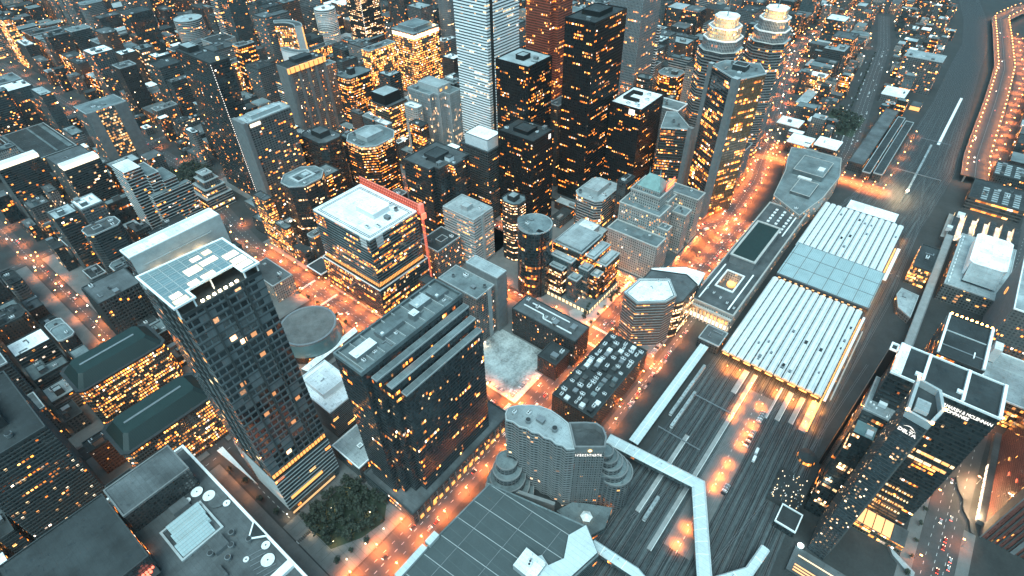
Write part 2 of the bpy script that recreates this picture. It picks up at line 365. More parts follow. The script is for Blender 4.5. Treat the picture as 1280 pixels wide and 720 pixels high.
# ------------------------------------------------------------------ rooftop plant: one mesh per kind, copied onto every roof
def proto(mb, name):
    o = mb.build(name); me = o.data; bpy.data.objects.remove(o); return me
mb = MB()
mb.box(-2, 2, -1.3, 1.3, .3, 2.2, M['unit_white']); mb.box(-1.9, -1.5, -1.2, 1.2, 0, .3, M['metal_dark']); mb.box(1.5, 1.9, -1.2, 1.2, 0, .3, M['metal_dark'])
for sx in (-1, 1): mb.cyl(sx, 0, .8, .8, 2.2, 2.55, M['metal_grey'], 12, M['metal_dark'])
mb.box(2, 3.4, -.4, .4, .7, 1.5, M['metal_grey'])
P_UNIT = proto(mb, 'hvac_unit')
mb = MB(); mb.box(-2.6, 2.6, -2, 2, 0, 3, M['concrete'], M['roof_grey']); mb.box(-2.61, -2.6, -.6, .6, .1, 2.2, M['metal_dark']); mb.box(-2.9, 2.9, -2.2, 2.2, 3.0, 3.2, M['metal_grey'])
P_STAIR = proto(mb, 'stair_head')
mb = MB(); mb.cyl(0, 0, 1.7, 1.9, .4, 3.2, M['metal_grey'], 16); mb.cyl(0, 0, 1.5, 1.5, 3.21, 3.6, M['metal_dark'], 16); mb.cyl(0, 0, 1.4, 1.4, 0, .4, M['metal_dark'], 10)
P_TOWER = proto(mb, 'cooling_tower')
mb = MB(); mb.box(-4, 4, -.5, .5, .5, 1.3, M['metal_grey'])
for k in (-3, 0, 3): mb.box(k-.15, k+.15, -.4, .4, 0, .5, M['metal_dark'])
mb.box(3.2, 4.2, -.5, 3.5, .45, 1.25, M['metal_grey'])
P_DUCT = proto(mb, 'duct')
PROTOS = (('hvac_unit', P_UNIT), ('stair_head', P_STAIR), ('cooling_tower', P_TOWER), ('duct', P_DUCT))
def put_proto(kind, parent, x, y, z, rz=0., s=1.):
    me = dict(PROTOS)[kind]; o = bpy.data.objects.new(kind, me); COL.objects.link(o); o.parent = parent
    w = world_loc(parent); o.location = (x-w.x, y-w.y, z-w.z); o.rotation_euler = (0, 0, rz); o.scale = (s, s, s); return o
def inside(poly, x, y):
    r = False; n = len(poly)
    for k in range(n):
        a, b = poly[k], poly[(k+1) % n]
        if (a[1] > y) != (b[1] > y) and x < (b[0]-a[0])*(y-a[1])/(b[1]-a[1])+a[0]: r = not r
    return r
def roof_plant(parent, poly, z, n, rr, avoid=None, kinds=('hvac_unit', 'hvac_unit', 'stair_head', 'cooling_tower', 'duct'), s=(.8, 1.3)):
    ins = offset(poly, -4.5); xs = [p[0] for p in poly]; ys = [p[1] for p in poly]; got = []; t = 0
    while len(got) < n and t < 90:
        t += 1; x, y = rr.uniform(min(xs), max(xs)), rr.uniform(min(ys), max(ys))
        if not inside(ins, x, y): continue
        if avoid and avoid[0]-4 < x < avoid[1]+4 and avoid[2]-4 < y < avoid[3]+4: continue
        if any(abs(x-a)+abs(y-b) < 9 for a, b in got): continue
        got.append((x, y)); put_proto(rr.choice(kinds), parent, x, y, z, rr.choice((0, math.pi/2, math.pi, -math.pi/2)), rr.uniform(*s))

HERO = []          # footprints that nothing else may stand on
def fp(poly, mar=3.):
    xs = [p[0] for p in poly]; ys = [p[1] for p in poly]
    HERO.append((min(xs)-mar, max(xs)+mar, min(ys)-mar, max(ys)+mar))
def building(name, label, cat, poly, h, style, roof='roof_grey', parapet='parapet_dark', z0=0., pent=None, plant=3, bands=None, piers=None,
             podium=None, pent_mat='concrete', ph=1.1, register=True, rr=None, band_mat='concrete', pier_mat='concrete', group=None, u0=None, litrows=None):
    """facade, roof, parapet, then what stands on or in front of them"""
    rr = rr or random.Random(sum(map(ord, label))*31 % 99991)
    poly = ccw(list(poly)); cx = sum(p[0] for p in poly)/len(poly); cy = sum(p[1] for p in poly)/len(poly)
    t = thing(name, label, cat, (cx, cy, 0), group)
    if register: fp(poly)
    u0 = rr.randrange(400)*6.6 if u0 is None else u0
    b = MB(); b.walls(poly, z0, h-.6, F[style], u0); fo = b.build('facade', t)
    b = MB(); b.cap(offset(poly, -.3), h-ph, M[roof]); ro_ = b.build('roof', t)
    b = MB(); b.ring(offset(poly, .18), offset(poly, -.7), h-1.6, h, M[parapet]); b.build('parapet', t)
    av = None
    if pent:
        for q in (pent if isinstance(pent, list) else [pent]):
            x0, x1, y0, y1, zt = q[:5]; pm = q[5] if len(q) > 5 else pent_mat
            e = MB(); e.box(x0, x1, y0, y1, h-ph-.05, zt, F[pm] if pm in F else M[pm], M[q[6]] if len(q) > 6 else M[roof], bottom=False)
            e.ring(rect(x0-.15, x1+.15, y0-.15, y1+.15), rect(x0+.5, x1-.5, y0+.5, y1-.5), zt, zt+.6, M[parapet]); e.build('penthouse', t); av = (x0, x1, y0, y1)
    if plant: roof_plant(ro_, poly, h-ph, plant, rr, av)
    if bands:
        step, th, dep, zs = bands; e = MB(); z = zs
        while z+th < h-2:
            e.ring(offset(poly, dep), offset(poly, -.05), z, z+th, M[band_mat]); z += step
        e.build('floor_bands', t)
    if piers:
        sp, w, dep = piers; e = MB(); n = len(poly)
        for k in range(n):
            a, c = Vector(poly[k]), Vector(poly[(k+1) % n]); L = (c-a).length; d = (c-a)/L; nn = Vector((d.y, -d.x)); cnt = max(1, round(L/sp))
            for j in range(cnt+1):
                p = a+d*(L*j/cnt); q = [p-d*w/2, p+d*w/2, p+d*w/2+nn*dep, p-d*w/2+nn*dep]
                e.prism(ccw([(v.x, v.y) for v in q]), z0, h-1.7, M[pier_mat])
        e.build('piers', t)
    if podium:
        for q in (podium if isinstance(podium, list) else [podium]):
            x0, x1, y0, y1, zt, stl = q[:6]; rf = q[6] if len(q) > 6 else 'roof_grey'
            e = MB(); e.walls(rect(x0, x1, y0, y1), 0, zt, F[stl], 50.); e.cap(rect(x0, x1, y0, y1), zt, M[rf])
            e.ring(rect(x0-.2, x1+.2, y0-.2, y1+.2), rect(x0+.5, x1-.5, y0+.5, y1-.5), zt-.8, zt+.7, M[parapet]); e.build('podium', t)
            if register: HERO.append((x0-3, x1+3, y0-3, y1+3))
    if litrows: lit_windows(fo, poly, *litrows, rr=rr)
    return t
def lit_windows(t, poly, edges, z0, z1, fh, bw, ww, lo, hi, count, mats=('lit_amber', 'lit_pale'), rr=None, shape=None):
    mats = tuple(mats)+('lit_dim', 'lit_low', 'lit_dim')
    """lit rooms built one by one: a bright pane in a thin dark frame, proud of the wall"""
    cells = []; poly = ccw(list(poly))
    for k in edges:
        a, c = Vector(poly[k]), Vector(poly[(k+1) % len(poly)]); L = (c-a).length; d = (c-a)/L; nn = Vector((d.y, -d.x))
        for i in range(int(L/bw)):
            for j in range(int((z1-z0)/fh)): cells.append((a, d, nn, i, j))
    rr.shuffle(cells)
    for (a, d, nn, i, j) in cells[:count]:
        span = rr.choice((1, 1, 1, 2))
        u0 = (i+(1-ww)/2)*bw; u1 = u0+bw*ww; z = z0+j*fh
        e = MB(); mt = M[rr.choice(mats)]
        for (ua, ub, za, zb, dp, mm) in ((u0, u1, z+fh*lo, z+fh*hi, .10, mt), (u0-.12, u0, z+fh*lo, z+fh*hi, .16, M['metal_dark']), (u1, u1+.12, z+fh*lo, z+fh*hi, .16, M['metal_dark'])):
            p = a+d*ua; q = a+d*ub
            e.prism(ccw([(p.x, p.y), (q.x, q.y), (q.x+nn.x*dp, q.y+nn.y*dp), (p.x+nn.x*dp, p.y+nn.y*dp)]), za, zb, mm, bottom=True)
        e.build('lit_window', t)

# ------------------------------------------------------------------ lettering
def lettering(text, name, parent, origin, right, up, size, mat, depth=.25, align='LEFT', spacing=1.0, line=.85, narrow=1.):
    cu = bpy.data.curves.new('letters', 'FONT'); cu.body = text; cu.size = size; cu.extrude = depth; cu.align_x = align; cu.space_character = spacing; cu.space_line = line
    ob = bpy.data.objects.new('letters', cu); COL.objects.link(ob); bpy.context.view_layer.update()
    me = bpy.data.meshes.new_from_object(ob.evaluated_get(bpy.context.evaluated_depsgraph_get())); bpy.data.objects.remove(ob)
    r = Vector(right).normalized(); u = Vector(up).normalized(); n = r.cross(u)
    mt = Matrix((r*narrow, u, n)).transposed().to_4x4(); mt.translation = Vector(origin)-world_loc(parent)
    me.transform(mt); me.materials.clear(); me.materials.append(M[mat])
    o = bpy.data.objects.new(name, me); COL.objects.link(o); o.parent = parent; return o

# ================================================================== HERO BUILDINGS
# --- foreground tower with the glazed roof canopy
T = thing('office_tower', 'tall foreground tower with lit glass roof canopy and panel grid walls', 'tower', (85, 309, 0))
P = rect(61, 110, 287, 331); fp(P, 6)
b = MB(); b.walls(P, 62, 229, F['gridpanel'], 40); b.build('facade', T)
b = MB(); b.walls(P, 12, 56, F['louvre'], 40); b.build('louvred_facade', T)
b = MB(); b.walls(offset(P, -.6), 56, 62, M['lit_amber'], 0)
for k in range(18): b.box(61+49*k/18-.2, 61+49*k/18+.2, 286.9, 287.5, 56, 62, M['concrete_dark'])
b.build('lit_sky_lobby', T)
b = MB(); b.box(66, 96, 286.2, 286.7, 21.5, 24.5, M['lit_amber']); b.box(62, 104, 286.2, 286.7, 4, 6, M['lit_low']); b.build('lit_floor', T)
b = MB()
for z in [12+4.4*k for k in range(10)]: b.ring(offset(P, .5), offset(P, -.05), z, z+.8, M['parapet_pale'])
b.build('louvres', T)
b = MB(); b.walls(offset(P, -1.5), 0, 12, F['tealglass'], 3); b.cap(P, 12, M['concrete'], False); b.build('lobby', T)
b = MB()
for z in [62+6.2*k for k in range(27)]: b.ring(offset(P, .2), offset(P, -.05), z-.4, z+.4, M['concrete_dark'])
b.build('floor_bands', T)
b = MB()
for k in range(1, 4):
    for (x, y) in ((61+49*k/4, 286.6), (60.6, 287+44*k/4)): b.box(x-.5, x+.5, y-.5, y+.5, 62, 229, M['concrete_dark'])
b.build('piers', T)
b = MB(); b.cap(offset(P, -.2), 227.5, M['roof_dark']); b.ring(offset(P, .2), offset(P, -.6), 227, 229.6, M['parapet_dark']); b.build('roof', T)
cps = [(59, 287), (71, 287), (71, 296), (100, 296), (100, 286), (110.5, 286), (110.5, 326), (59, 331)]
b = MB(); b.prism(cps, 235.6, 236.0, M['canopy_glass'], bottom=True); cn = b.build('glass_canopy', T)
b = MB(); b.ring(offset(cps, .5), offset(cps, -.7), 235.3, 236.5, M['parapet_white'])
for k in range(1, 9): b.bar((59+51.5*k/9, 297, 236.15), (59+51.5*k/9, 329, 236.15), .3, .3, M['parapet_pale'])
for k in range(1, 5): b.bar((60, 296+7*k, 236.15), (110, 296+7*k, 236.15), .3, .3, M['parapet_pale'])
for (x, y) in ((60, 288), (70, 288), (101, 288), (109.5, 288), (60, 329), (109.5, 325), (85, 297)): b.box(x-.4, x+.4, y-.4, y+.4, 227, 235.3, M['parapet_white'])
b.build('canopy_frame', T)
for (x0, x1, y0, y1) in ((61, 69, 289, 293), (62, 68, 294.5, 299), (78, 87, 307, 314), (88, 98, 309, 314), (86, 92, 317, 321.5), (94, 99, 318, 322.5), (100, 109, 289, 294), (100.5, 109, 295.5, 301), (100, 108.5, 303, 309), (74, 80, 298, 301.5), (82, 90, 298, 301.5)):
    b = MB(); n = max(1, round((x1-x0)/2.4))
    for k in range(n):
        w = (x1-x0)/n; b.box(x0+k*w+.12, x0+(k+1)*w-.12, y0, y1, 236.02, 236.3, M[R.choice(('lit_cream', 'lit_pale', 'lit_cream'))])
    b.build('lit_skylight', T)
b = MB()
for k in range(7): b.box(74+k*3.6, 75.6+k*3.6, 290.5, 291.3, 228, 229.2, M['lamp_white'])
b.build('terrace_lights', T)
b = MB(); b.box(61.5, 117, 334, 346, 0, 246, F['grid'], M['roof_white'], False); b.build('screen_tower', T)
b = MB(); b.box(61.3, 117.2, 333.0, 333.9, 226, 247.6, M['parapet_pale']); b.ring(rect(61.2, 117.3, 333.9, 346.2), rect(62, 116.5, 335, 345.4), 246, 247.4, M['parapet_white']); b.build('screen_wall', T)
b = MB(); b.bar((66, 332.2, 240), (108, 332.2, 240), .5, .5, M['parapet_pale'])
for k in range(8): b.bar((66+6*k, 332.2, 240), (66+6*k, 333, 240), .3, .3, M['parapet_pale'])
b.build('window_washing_rail', T)
lit_windows(T, P, (0, 3), 62, 224, 6.2, 4.7, .8, .32, .88, 20, rr=R)
def point_light(name, loc, w, col, r=.6, parent=None):
    ld = bpy.data.lights.new(name, 'POINT'); ld.energy = w; ld.color = col; ld.shadow_soft_size = r
    o = bpy.data.objects.new(name, ld); COL.objects.link(o); o.location = Vector(loc)-(world_loc(parent) if parent else Vector()); o.parent = parent; return o
LW = .42
for x in (72, 86, 98): point_light('terrace_lamp', (x, 331, 231), 2200*LW, (1, .66, .34), .5, T)

# --- stepped dark glass tower beside it
T = thing('office_tower', 'dark glass tower with three stepped pale ledges and zigzag corner above the avenue', 'tower', (172, 236, 0))
V = [(123, 219, 228, 256, 165), (128, 219, 222, 228, 156), (134, 219, 216, 222, 147), (140, 219, 210, 216, 138)]
fp(rect(121, 221, 208, 258), 5)
b = MB(); P = [(123, 228), (128, 228), (128, 222), (134, 222), (134, 216), (140, 216), (140, 210), (219, 210), (219, 256), (123, 256)]
for z0, z1, pp in ((12, 138, P), (138, 147, [(123, 228), (128, 228), (128, 222), (134, 222), (134, 216.05), (219, 216.05), (219, 256), (123, 256)]),
                   (147, 156, [(123, 228), (128, 228), (128, 222.05), (219, 222.05), (219, 256), (123, 256)]), (156, 165, [(123, 228.05), (219, 228.05), (219, 256), (123, 256)])):
    b.walls(pp, z0, z1, F['mirror'], 11)
b.build('facade', T)
b = MB()
for z in [16+3.8*k for k in range(32)]: b.ring(offset(P, .22), offset(P, -.05), z-.25, z+.25, M['metal_dark'])
b.build('floor_bands', T)
for (x0, x1, y0, y1, z) in V[1:]:
    b = MB(); b.box(x0+.3, x1-.3, y0-.6, y1-1.2, z-.2, z+1.2, M['parapet_pale']); b.box(x0+.6, x1-.6, y0-.2, y1-1.6, z+1.2, z+1.4, M['roof_teal']); b.build('stepped_ledge', T)
b = MB(); b.cap(rect(123.3, 218.7, 228.3, 255.7), 163.5, M['roof_teal']); b.build('roof', T)
b = MB(); b.ring(rect(122.6, 219.4, 227.6, 256.4), rect(124, 218, 229, 255), 162.5, 166, M['roof_teal']); b.build('parapet', T)
b = MB()
for k in range(10): b.box(126+9.4*k, 126.4+9.4*k, 229, 255, 163.5, 165.2, M['parapet_pale'])
b.build('davit_rails', T)
for (x0, x1, y0, y1, z, mt) in ((128, 146, 238, 246, 168, 'unit_white'), (152, 172, 240, 249, 167.5, 'roof_teal'), (178, 184, 236, 242, 169, 'unit_white'), (186, 200, 241, 250, 168, 'roof_pale'), (203, 215, 238, 250, 167, 'roof_teal')):
    b = MB(); b.box(x0, x1, y0, y1, 163.5, z, M['metal_grey'], M[mt]); b.box(x0+1, x0+3, y0+1, y0+3, z, z+1, M['unit_white']); b.build('plant_box', T)
roof_plant(T, rect(124, 218, 229, 255), 163.5, 7, R, s=(.6, .9))
b = MB(); b.walls(rect(118, 240, 203, 262), 0, 16, F['tealglass'], 4); b.cap(rect(118, 240, 203, 262), 16, M['roof_grey']); b.ring(rect(117.8, 240.2, 202.8, 262.2), rect(119, 239, 204, 261), 15.4, 17.2, M['parapet_dark'])
for k in range(16): b.box(122+7.4*k, 122.8+7.4*k, 202.2, 202.9, 0, 15.4, M['concrete'])
b.build('podium', T); HERO.append((115, 243, 200, 265))
b = MB()
for k in range(15): b.box(124+7.4*k, 127.6+7.4*k, 202.4, 202.8, 1, 5.2, M['lit_amber'])
b.build('lit_shop_windows', T)
lit_windows(T, P, (6, 9, 0, 1, 2, 3, 4, 5), 20, 136, 3.8, 1.5, .9, .3, .9, 46, mats=('lit_amber', 'lit_amber', 'lit_pale'), rr=R)

# --- white roofed block under construction, with its red hoist
T = building('office_block', 'dark banded block with broad white roof and gold lit terrace beside the red hoist', 'office block', rect(268, 334, 405, 497), 106, 'bandgold', 'roof_white', 'parapet_white',
    pent=(296, 318, 430, 458, 111, 'unit_white', 'roof_white'), plant=0, bands=(3.8, 1.0, .5, 49), band_mat='roof_teal', podium=(264.5, 337.5, 401, 499.5, 42, 'bandgold', 'roof_dark'))
b = MB()
for d in (3.2, 5.2): b.ring(rect(268+d, 334-d, 405+d, 497-d), rect(268.7+d, 333.3-d, 405.7+d, 496.3-d), 104.9, 105.05, M['roof_dark'])
b.build('roof_edging', T)
for (x, y, k) in ((282, 424, 'hvac_unit'), (290, 416, 'hvac_unit'), (322, 424, 'cooling_tower'), (326, 436, 'hvac_unit'), (306, 420, 'stair_head')): put_proto(k, T, x, y, 104.9, R.choice((0, 1.57)), 1.2)
for (x0, x1, y0, y1) in ((267.5, 267.9, 410, 420), (276, 285, 404.5, 404.9)):
    b = MB(); b.box(x0, x1, y0, y1, 92, 105, M['paint_white']); b.build('white_screen', T)
b = MB(); b.walls(offset(rect(268, 334, 405, 497), .35), 43, 47.5, M['lit_amber']); 
for k in range(34): b.box(268+2*k-.25, 268+2*k+.25, 404.2, 404.6, 43, 47.5, M['metal_dark']); b.box(267.2, 267.6, 405+2.7*k-.25, 405+2.7*k+.25, 43, 47.5, M['metal_dark'])
b.build('lit_terrace_band', T)
lit_windows(T, rect(264.5, 337.5, 401, 499.5), (0, 3), 30, 41, 3.6, 2.2, .85, .3, .9, 40, mats=('lit_amber', 'lit_pale'), rr=R)
T = thing('construction_hoist', 'red lit lattice screen and hoist mast on the white roofed block', 'hoist', (340, 404, 0)); fp(rect(335, 345, 400, 505))
b = MB(); b.box(336.6, 337.2, 404, 500, 100, 114, M['hoist_red'])
for k in range(33): b.box(335.9, 336.5, 404+3*k-.2, 404+3*k+.2, 100, 114, M['red_paint'])
for k in range(4): b.box(335.9, 336.5, 404, 500, 100+4*k, 100.5+4*k, M['red_paint'])
b.build('netting_screen', T)
b = MB()
for (x, y) in ((337, 402.2), (338.8, 402.2), (337, 400.5), (338.8, 400.5)): b.bar((x, y, 0), (x, y, 114), .4, .4, M['hoist_red'])
for k in range(39): b.bar((337, 400.5, 3*k), (338.8, 400.5, 3*k+3), .25, .25, M['hoist_red']); b.bar((337, 400.5, 3*k), (337, 402.2, 3*k+3), .25, .25, M['hoist_red'])
b.build('mast', T)
b = MB(); b.box(335.5, 341, 398, 400.2, 96, 103, M['lit_red']); b.build('hoist_cage', T)
b = MB(); b.box(336, 340.5, 399.5, 404, 103.2, 114, M['hoist_red']); b.build('mast_head', T)

# --- middle ground round the construction block
T = building('office_block', 'pale banded office block with square roof box beside the glowing amber tower', 'office block', rect(394, 428, 379, 428), 72, 'paleband', 'roof_pale', 'parapet_pale',
    pent=(404, 414, 398, 408, 76, 'parapet_pale'), plant=1, bands=(3.8, 1.7, .5, 3), band_mat='parapet_pale')
b = MB(); b.box(407, 411, 377.2, 379.4, 0, 73, M['parapet_pale']); b.build('stair_shaft', T)
def octa(x0, x1, y0, y1, c): return [(x0+c, y0), (x1-c, y0), (x1, y0+c), (x1, y1-c), (x1-c, y1), (x0+c, y1), (x0, y1-c), (x0, y0+c)]
building('office_tower', 'dark octagonal tower ringed by glowing amber storeys beside the pale banded block', 'tower', octa(432, 456, 346, 372, 6), 84, 'amber', 'roof_teal', 'parapet_dark', pent=(438, 449, 354, 364, 89, 'metal_dark', 'roof_pale'), plant=2, bands=(3.8, .8, .3, 3), band_mat='metal_dark')
P = ngon(409, 302, 19, 28)
T = building('round_tower', 'round dark glass tower with a sloping curved crown of plant', 'tower', P, 92, 'darkglass', 'roof_teal', 'parapet_pale', pent=None, plant=3, bands=(3.8, .5, .2, 4), band_mat='metal_dark')
b = MB()
for k in range(12):
    a0, a1 = 1.2+k*.2, 1.4+k*.2; z = 92+5*math.sin((k+.5)/12*3.14)
    q = [(409+r*math.cos(a), 302+r*math.sin(a)) for r, a in ((19, a0), (19, a1), (13, a1), (13, a0))]
    b.prism(ccw(q), 90, z, M['parapet_pale'], M['roof_teal'])
b.build('curved_crown', T)
b = MB(); b.box(399, 404, 285, 293.2, 0, 91, M['steel_black']); b.build('dark_shaft', T)
T = thing('office_block', 'glass block of stepped mirrored prisms with lit floors beside the curved plaza', 'office block', (440, 256, 0)); fp(rect(408, 474, 222, 292))
k = 0
for (x0, x1, y0, y1, z) in ((428, 472, 252, 290, 62), (418, 428, 258, 286, 52), (410, 418, 264, 282, 44), (436, 470, 240, 252, 55), (424, 436, 240, 252, 46), (442, 472, 228, 240, 47), (430, 442, 230, 240, 38), (412, 424, 246, 258, 36)):
    b = MB(); b.walls(rect(x0, x1, y0, y1), 0, z, F['amber'] if k % 3 != 1 else F['tealglass'], 7*k); b.build('facade', T)
    b = MB(); b.cap(rect(x0, x1, y0, y1), z-.6, M['roof_pale' if k % 2 else 'roof_teal']); b.ring(offset(rect(x0, x1, y0, y1), .15), offset(rect(x0, x1, y0, y1), -.8), z-1, z+.4, M['parapet_pale'])
    b.box(x0+2.5, x1-2.5, y0+2.5, y1-2.5, z-.6, z+1.6, M['roof_pale']); b.build('roof', T); k += 1
b = MB(); b.walls(rect(409, 474, 226, 292), 0, 4.5, M['lit_pale']); b.cap(rect(409, 474, 226, 292), 4.5, M['roof_grey'])
for k in range(13): b.box(408.4, 408.9, 226+5.2*k-.6, 226+5.2*k+.6, 0, 5, M['concrete_dark']); b.box(409+5.2*k-.6, 409+5.2*k+.6, 225.4, 225.9, 0, 5, M['concrete_dark'])
b.build('lit_arcade', T)
T = building('office_block', 'grey concrete block with a taller blank rear wing facing the gravel lot', 'office block', rect(300, 327, 292, 345), 66, 'tower_tan', 'roof_teal', 'parapet_pale', plant=4,
    litrows=((0, 3), 8, 40, 3.3, 2.4, .6, .25, .85, 34))
b = MB(); b.box(327.2, 342, 288, 330, 0, 76, M['concrete'], M['roof_pale']); b.ring(rect(327, 342.2, 287.8, 330.2), rect(328, 341, 289, 329), 75.5, 77, M['parapet_pale']); b.build('rear_wing', T)
b = MB(); b.box(316, 321, 290.8, 292.4, 0, 67, M['parapet_pale']); b.build('stair_shaft', T)
T = building('brick_warehouse', 'long dark low block with white pipework along its flat roof', 'warehouse', rect(334, 360, 196, 275), 38, 'darkbrick', 'roof_grey', 'parapet_dark', plant=6, litrows=((3, 0), 4, 30, 3.6, 2.8, .45, .3, .8, 12))
b = MB()
for (a, c) in (((341, 205, 38), (341, 240, 38)), ((341, 240, 38), (346, 243, 38)), ((346, 243, 38), (346, 268, 38)), ((353, 215, 38), (353, 262, 38))): b.bar(a, c, 1.1, 1.0, M['paint_white'])
b.build('roof_pipes', T)
building('brick_warehouse', 'small dark block at the gravel lot corner with few windows', 'warehouse', rect(308, 332, 200, 222), 24, 'darkbrick', 'roof_dark', 'parapet_dark', plant=2)
T = building('brick_warehouse', 'broad brick block whose roof is crowded with pale air handling boxes', 'warehouse', rect(274, 374, 137, 180), 30, 'brick', 'roof_dark', 'parapet_dark', plant=0)
rr = random.Random(5)
for i in range(16):
    for j in range(5):
        if rr.random() < .8:
            x, y = 279+6*i+rr.uniform(-1, 1), 142+8*j+rr.uniform(-1, 1)
            if rr.random() < .55: put_proto('hvac_unit', T, x, y, 28.9, rr.choice((0, 1.57)), rr.uniform(.8, 1.25))
            else:
                b = MB(); b.box(x-2.4, x+2.4, y-2.2, y+2.2, 28.9, 28.9+rr.uniform(1.5, 3.8), M[rr.choice(('unit_white', 'metal_grey', 'roof_teal', 'concrete_dark', 'metal_dark'))]); b.build('air_handler', T)
# hexagonal tower
P = ccw([(400, 183), (428, 181), (446, 156), (427, 139), (413, 143), (394, 165)])
T = building('hexagonal_tower', 'six sided banded tower with a bright white flat roof', 'tower', P, 64, 'paleband', 'roof_white', 'parapet_pale', plant=0, bands=(3.8, 1.5, .35, 3), band_mat='brick_trim')
b = MB(); q = offset(P, -1.6); b.ring(q, offset(P, -2.6), 62.95, 63.1, M['roof_teal']); b.build('roof_edging', T)
put_proto('duct', T, 424, 164, 62.9, .8, .5); put_proto('hvac_unit', T, 437, 164, 62.9, .6, .7)
P = ccw([(447, 157), (429, 139), (437, 134), (470, 134), (478, 150), (462, 184), (430, 184), (429, 182.5)])
building('office_block', 'brown glass block wrapping the far side of the six sided tower', 'office block', P, 52, 'amber', 'roof_grey', 'parapet_dark', plant=3)
P = ccw([(462, 172), (478, 186), (500, 160), (503, 142), (486, 140)])
building('canopy_building', 'low wedge with a big pale slanted roof beside the six sided tower', 'pavilion', offset(P, 3), 40, 'darkglass', 'roof_white', 'parapet_white', plant=0)

# --- curved hotel with scalloped front
P = ccw([(200.5, 174), (206.5, 176.5), (214, 170.5), (219, 164), (223, 157.5), (225, 148), (224.5, 139), (223.3, 131), (207.7, 114.8), (203.8, 119), (204.6, 123.5), (202.6, 128), (203.6, 133), (201.6, 138), (202.4, 143), (200, 148), (200.2, 153), (198, 158.5), (198.4, 165), (196.5, 170)])
T = building('hotel', 'curved hotel with scalloped bays and lit rooftop lettering above the hall roof', 'hotel', P, 84, 'hotel', 'roof_pale', 'parapet_pale', plant=5, bands=(3.3, .9, .5, 3), band_mat='concrete')
Q = ccw([(208.2, 115.2), (223.6, 130.6), (231.5, 121), (236, 114), (235.5, 107.5), (230.5, 101.5), (222, 97.5)])
b = MB(); b.walls(Q, 0, 79, F['hotel'], 9); b.cap(Q, 78, M['roof_grey']); b.ring(offset(Q, .2), offset(Q, -1.2), 78, 85, M['concrete']); b.build('sign_wing', T); fp(Q)
b = MB()
for z in [3+3.3*k for k in range(23)]: b.ring(offset(Q, .4), offset(Q, -.05), z, z+.9, M['concrete'])
b.build('floor_bands', T)
b = MB()
A0, A1 = Vector((208.2, 115.2)), Vector((222, 97.5)); dd = (A1-A0).normalized(); nn = Vector((dd.y, -dd.x)); 
if nn.dot(Vector((-1, -1))) < 0: nn = -nn
for k in range(13):
    p = A0+dd*(k*(A1-A0).length/12); q = [p-dd*.35, p+dd*.35, p+dd*.35+nn*.7, p-dd*.35+nn*.7]; b.prism(ccw([(v.x, v.y) for v in q]), 0, 79, M['concrete'])
b.build('piers', T)
for (cx, cy, z, r) in ((193, 168, 34, 9), (191, 166, 27, 12), (189, 164, 20, 15), (187, 162, 13, 18), (186, 160, 7, 20.5)):
    p2 = ngon(cx, cy, r, 22); b = MB(); b.walls(p2, 0, z, F['hotel'], 5); b.cap(p2, z-.4, M['roof_teal']); b.ring(offset(p2, .2), offset(p2, -.8), z-.8, z+.8, M['concrete']); b.build('rounded_terrace', T)
HERO.append((164, 206, 138, 188))
for (cx, cy, z, r) in ((234, 102, 62, 6), (235, 100, 56, 8), (236, 98, 50, 10), (237, 95.5, 44, 12), (237.5, 93, 38, 14)):
    p2 = ngon(cx, cy, r, 22); b = MB(); b.walls(p2, 0, z, F['hotel'], 5); b.cap(p2, z-.4, M['roof_teal']); b.ring(offset(p2, .2), offset(p2, -.8), z-.8, z+.8, M['concrete']); b.build('rounded_terrace', T)
Q2 = rect(222, 240, 84, 100); b = MB(); b.walls([(213.5, 109), (231, 85), (240, 85), (242, 100), (231, 108)], 0, 44, F['hotel'], 3); b.cap([(213.5, 109), (231, 85), (240, 85), (242, 100), (231, 108)], 44, M['roof_teal']); b.build('lower_wing', T)
o3 = A0+dd*1.0+nn*.6
lettering('INTERCONTINENTAL', 'sign_lettering', T, (o3.x, o3.y, 73.8), (dd.x, dd.y, 0), (0, 0, 1), 4.2, 'lit_sign', .1, spacing=.92, narrow=.52)
b = MB(); c = A0+dd*11.5+nn*.8
for k in range(20):
    a = 6.2832*k/20; a2 = 6.2832*(k+1)/20; rr_ = 1.5; pts = [(c.x, c.y, 81.2)]+[(c.x+dd.x*rr_*math.cos(t), c.y+dd.y*rr_*math.cos(t), 81.2+rr_*math.sin(t)) for t in (a, a2)]; b.face(pts, M['lit_sun'])
b.build('sun_emblem', T)
lit_windows(T, P, range(len(P)), 4, 72, 3.3, 2.2, .7, .3, .8, 8, rr=R)
lit_windows(T, Q, range(len(Q)), 4, 68, 3.3, 3.0, .6, .3, .8, 9, rr=R)

